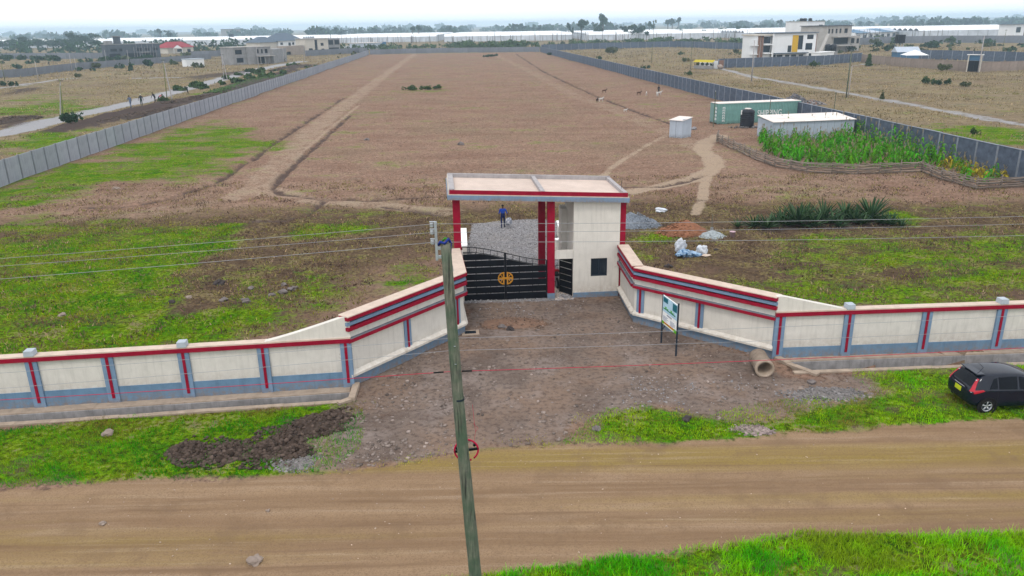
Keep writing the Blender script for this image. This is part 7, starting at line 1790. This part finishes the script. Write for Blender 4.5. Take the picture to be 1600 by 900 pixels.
def vg(X, Y):
    z = zones(X, Y); n = fbm(X, Y, .9, 3, 2); ok = (z["verge"] > .35) & (z["road"] < .6) & ~in_drain(X, Y)
    return ok * np.clip((n - .28) * 3.2, .12, 1)
X, Y = sample(-27, -5, 19.5, 28.5, 62000, vg, 21); g_ = np.random.default_rng(1)
blades("verge_grass", X, Y, g_.uniform(.05, .15, len(X)), g_.uniform(.008, .016, len(X)), pal(X, Y, LUSH, 3), .7, 5)
X, Y = sample(1.5, 27, 23.5, 31.5, 70000, vg, 22)
blades("verge_grass", X, Y, g_.uniform(.04, .14, len(X)), g_.uniform(.008, .016, len(X)), pal(X, Y, [SPRING[1], SPRING[2], (.34, .46, .01), (.05, .32, .006), (.24, .2, .04)], 4), .7, 6)
X, Y = sample(-3, 20, 12.5, 19.6, 120000, vg, 23)
big = fbm(X, Y, 1.3, 3, 3)
blades("tall_verge_grass", X, Y, g_.uniform(.10, .26, len(X)) * (0.45 + 1.1 * big), g_.uniform(.006, .012, len(X)), pal(X, Y, SPRING, 5, 1.1), .9, 7, 2)
def weed(X, Y):
    z = zones(X, Y); d = sd_poly(X, Y, FOREP); return (z["road"] < .85) * sstep(1.1, .0, np.abs(d + .1)) * (Y < 28.5) * np.clip((fbm(X, Y, .8, 3, 4) - .42) * 5, 0, 1)
X, Y = sample(-8, 14, 22.5, 28, 26000, weed, 24)
blades("forecourt_weeds", X, Y, g_.uniform(.03, .10, len(X)), g_.uniform(.008, .016, len(X)), pal(X, Y, [(.28, .38, .01), (.38, .38, .02), (.36, .28, .06)], 6), .8, 8)
def fg(X, Y):
    z = zones(X, Y); return (z["green"] > .25) * z["green"] * (z["track"] < .5) * (Y > np.where(X < 0, yL(X), yR(X)) + .5) * np.clip((fbm(X, Y, 2.2, 4, 5) - .30) * 2.6, .05, 1)
X, Y = sample(-42, -2, 28, 62, 90000, fg, 25)
blades("field_grass", X, Y, g_.uniform(.06, .17, len(X)), g_.uniform(.015, .035, len(X)), pal(X, Y, [(.016, .16, .004), (.08, .22, .004), (.20, .28, .005), (.28, .27, .012), (.17, .115, .042)], 7, 2.5), .8, 9)
X, Y = sample(8, 40, 32, 60, 60000, fg, 26)
blades("field_grass", X, Y, g_.uniform(.06, .16, len(X)), g_.uniform(.015, .035, len(X)), pal(X, Y, [(.05, .22, .004), (.16, .29, .005), (.25, .29, .010), (.17, .11, .042)], 8, 2.0), .8, 10)
def dryf(X, Y):
    z = zones(X, Y); inside = (X > xLW(Y) + .5) & (X < xRW(Y) - .5) & (Y > np.where(X < 0, yL(X), yR(X)) + .5) & ~((X > -8) & (X < 8) & (Y < 44))
    return inside * (z["drive"] < .1) * (z["track"] < .35) * (z["fore"] < .1) * np.clip((fbm(X, Y, 1.8, 4, 6) - .36) * 3, .03, 1)
X, Y = sample(-45, 45, 29, 75, 190000, dryf, 27)
blades("dry_grass", X, Y, g_.uniform(.05, .19, len(X)), g_.uniform(.02, .055, len(X)), pal(X, Y, [(.085, .055, .042), (.16, .105, .073), (.26, .175, .11), (.19, .19, .03), (.31, .215, .15)], 9, .8, .35), 1.0, 11)
X, Y = sample(-62, 50, 75, 210, 70000, dryf, 28)
blades("dry_grass", X, Y, g_.uniform(.04, .11, len(X)), g_.uniform(.04, .10, len(X)), pal(X, Y, [(.18, .112, .083), (.25, .165, .12), (.31, .215, .155), (.22, .18, .08)], 10, 5, .2), 1.2, 12)
def savf(X, Y):
    z = zones(X, Y); out = (X < xLW(Y) - 1) | (X > xRW(Y) + 1); return out * (z["grey"] < .2) * (z["dark"] < .6) * np.clip((fbm(X, Y, 6, 4, 7) - .34) * 3, .02, 1)
for k, (x0, x1, y0, y1, n) in enumerate(((-150, -48, 70, 260, 60000), (30, 150, 75, 250, 80000), (-230, 240, 250, 520, 60000))):
    X, Y = sample(x0, x1, y0, y1, n, savf, 30 + k); f_ = 1 + (k == 2) * 1.2
    blades("savanna_grass", X, Y, g_.uniform(.10, .34, len(X)) * f_, g_.uniform(.05, .14, len(X)) * f_, pal(X, Y, [(.15, .12, .065), (.23, .175, .10), (.29, .22, .125), (.34, .26, .15), (.20, .18, .07)], 11 + k, 9, .25), .8, 13 + k)

# stones
ST = tinted("murram_stones", (0.20, 0.162, 0.143), 0.95, 0, 0.3, 4); GS = tinted("ballast_stones", (0.235, 0.225, 0.23), 0.95, 0, 0.3, 4)
def scatter_stones(name, x0, x1, y0, y1, n, fn, s0, s1, m, seed, pw=2.5):
    X, Y = sample(x0, x1, y0, y1, n, fn, seed); g = np.random.default_rng(seed); r_ = s0 + (s1 - s0) * g.random(len(X)) ** pw
    V, F, t = stones_np(np.stack([X, Y, ground_zv(X, Y) + r_ * .15], 1), r_, seed)
    return tag(link(name, np_mesh(name, V, F, m, t)), kind="stuff")
def ff(X, Y):
    z = zones(X, Y); left = sstep(1.5, -3.5, X) * sstep(32, 25, Y); return (z["fore"] > .4) * np.clip((fbm(X, Y, 1.2, 3, 2) - .38) * 3.2, .04, 1) * (.28 + .72 * left) * (np.where(X < -2, Y < 29.2 + (X + 6.7) * 1.3, True))
scatter_stones("forecourt_stones", -9, 14, 23, 40, 32000, ff, .012, .085, ST, 51, 3.2)
def fbal(X, Y):
    z = zones(X, Y); c = np.exp(-(((X - 6.2) / 2.2) ** 2 + ((Y - 28.2) / 1.5) ** 2)) + .7 * np.exp(-(((X - 9.5) / 3.0) ** 2 + ((Y - 28.4) / .8) ** 2)) + .5 * np.exp(-(((X - 0) / 2.6) ** 2 + ((Y - 38) / 1.5) ** 2)); return (z["fore"] > .4) * np.clip(c, 0, 1) * .7 * np.clip((fbm(X, Y, .9, 3, 1) - .35) * 3, 0, 1)
scatter_stones("spilled_ballast", -4, 14, 25, 40, 20000, fbal, .015, .05, GS, 52, 2)
scatter_stones("driveway_gravel", -4.5, 5, 39, 62, 34000, lambda X, Y: (zones(X, Y)["drive"] > .45) * .8, .025, .06, GS, 53, 1.5)
scatter_stones("road_stones", -26, 26, 14, 28, 9000, lambda X, Y: (zones(X, Y)["road"] > .8) * np.clip((fbm(X, Y, 2, 3, 1) - .4) * 1.5, .02, .4), .008, .03, tinted("road_pebbles", (.36, .28, .22), .95), 54, 3)
# ------------------------------------------------------------------ air
hz_m = bpy.data.materials.new("haze"); hz_m.use_nodes = True; nt = hz_m.node_tree; nt.nodes.clear()
o_ = nt.nodes.new("ShaderNodeOutputMaterial"); pv = nt.nodes.new("ShaderNodeVolumePrincipled")
pv.inputs["Color"].default_value = (0.62, 0.83, 1.0, 1); pv.inputs["Density"].default_value = 0.00030; pv.inputs["Anisotropy"].default_value = 0.35
nt.links.new(pv.outputs[0], o_.inputs["Volume"])
tag(MB().box(-6400, 6400, -110, 6500, -3, 42).build("haze", hz_m), kind="stuff")
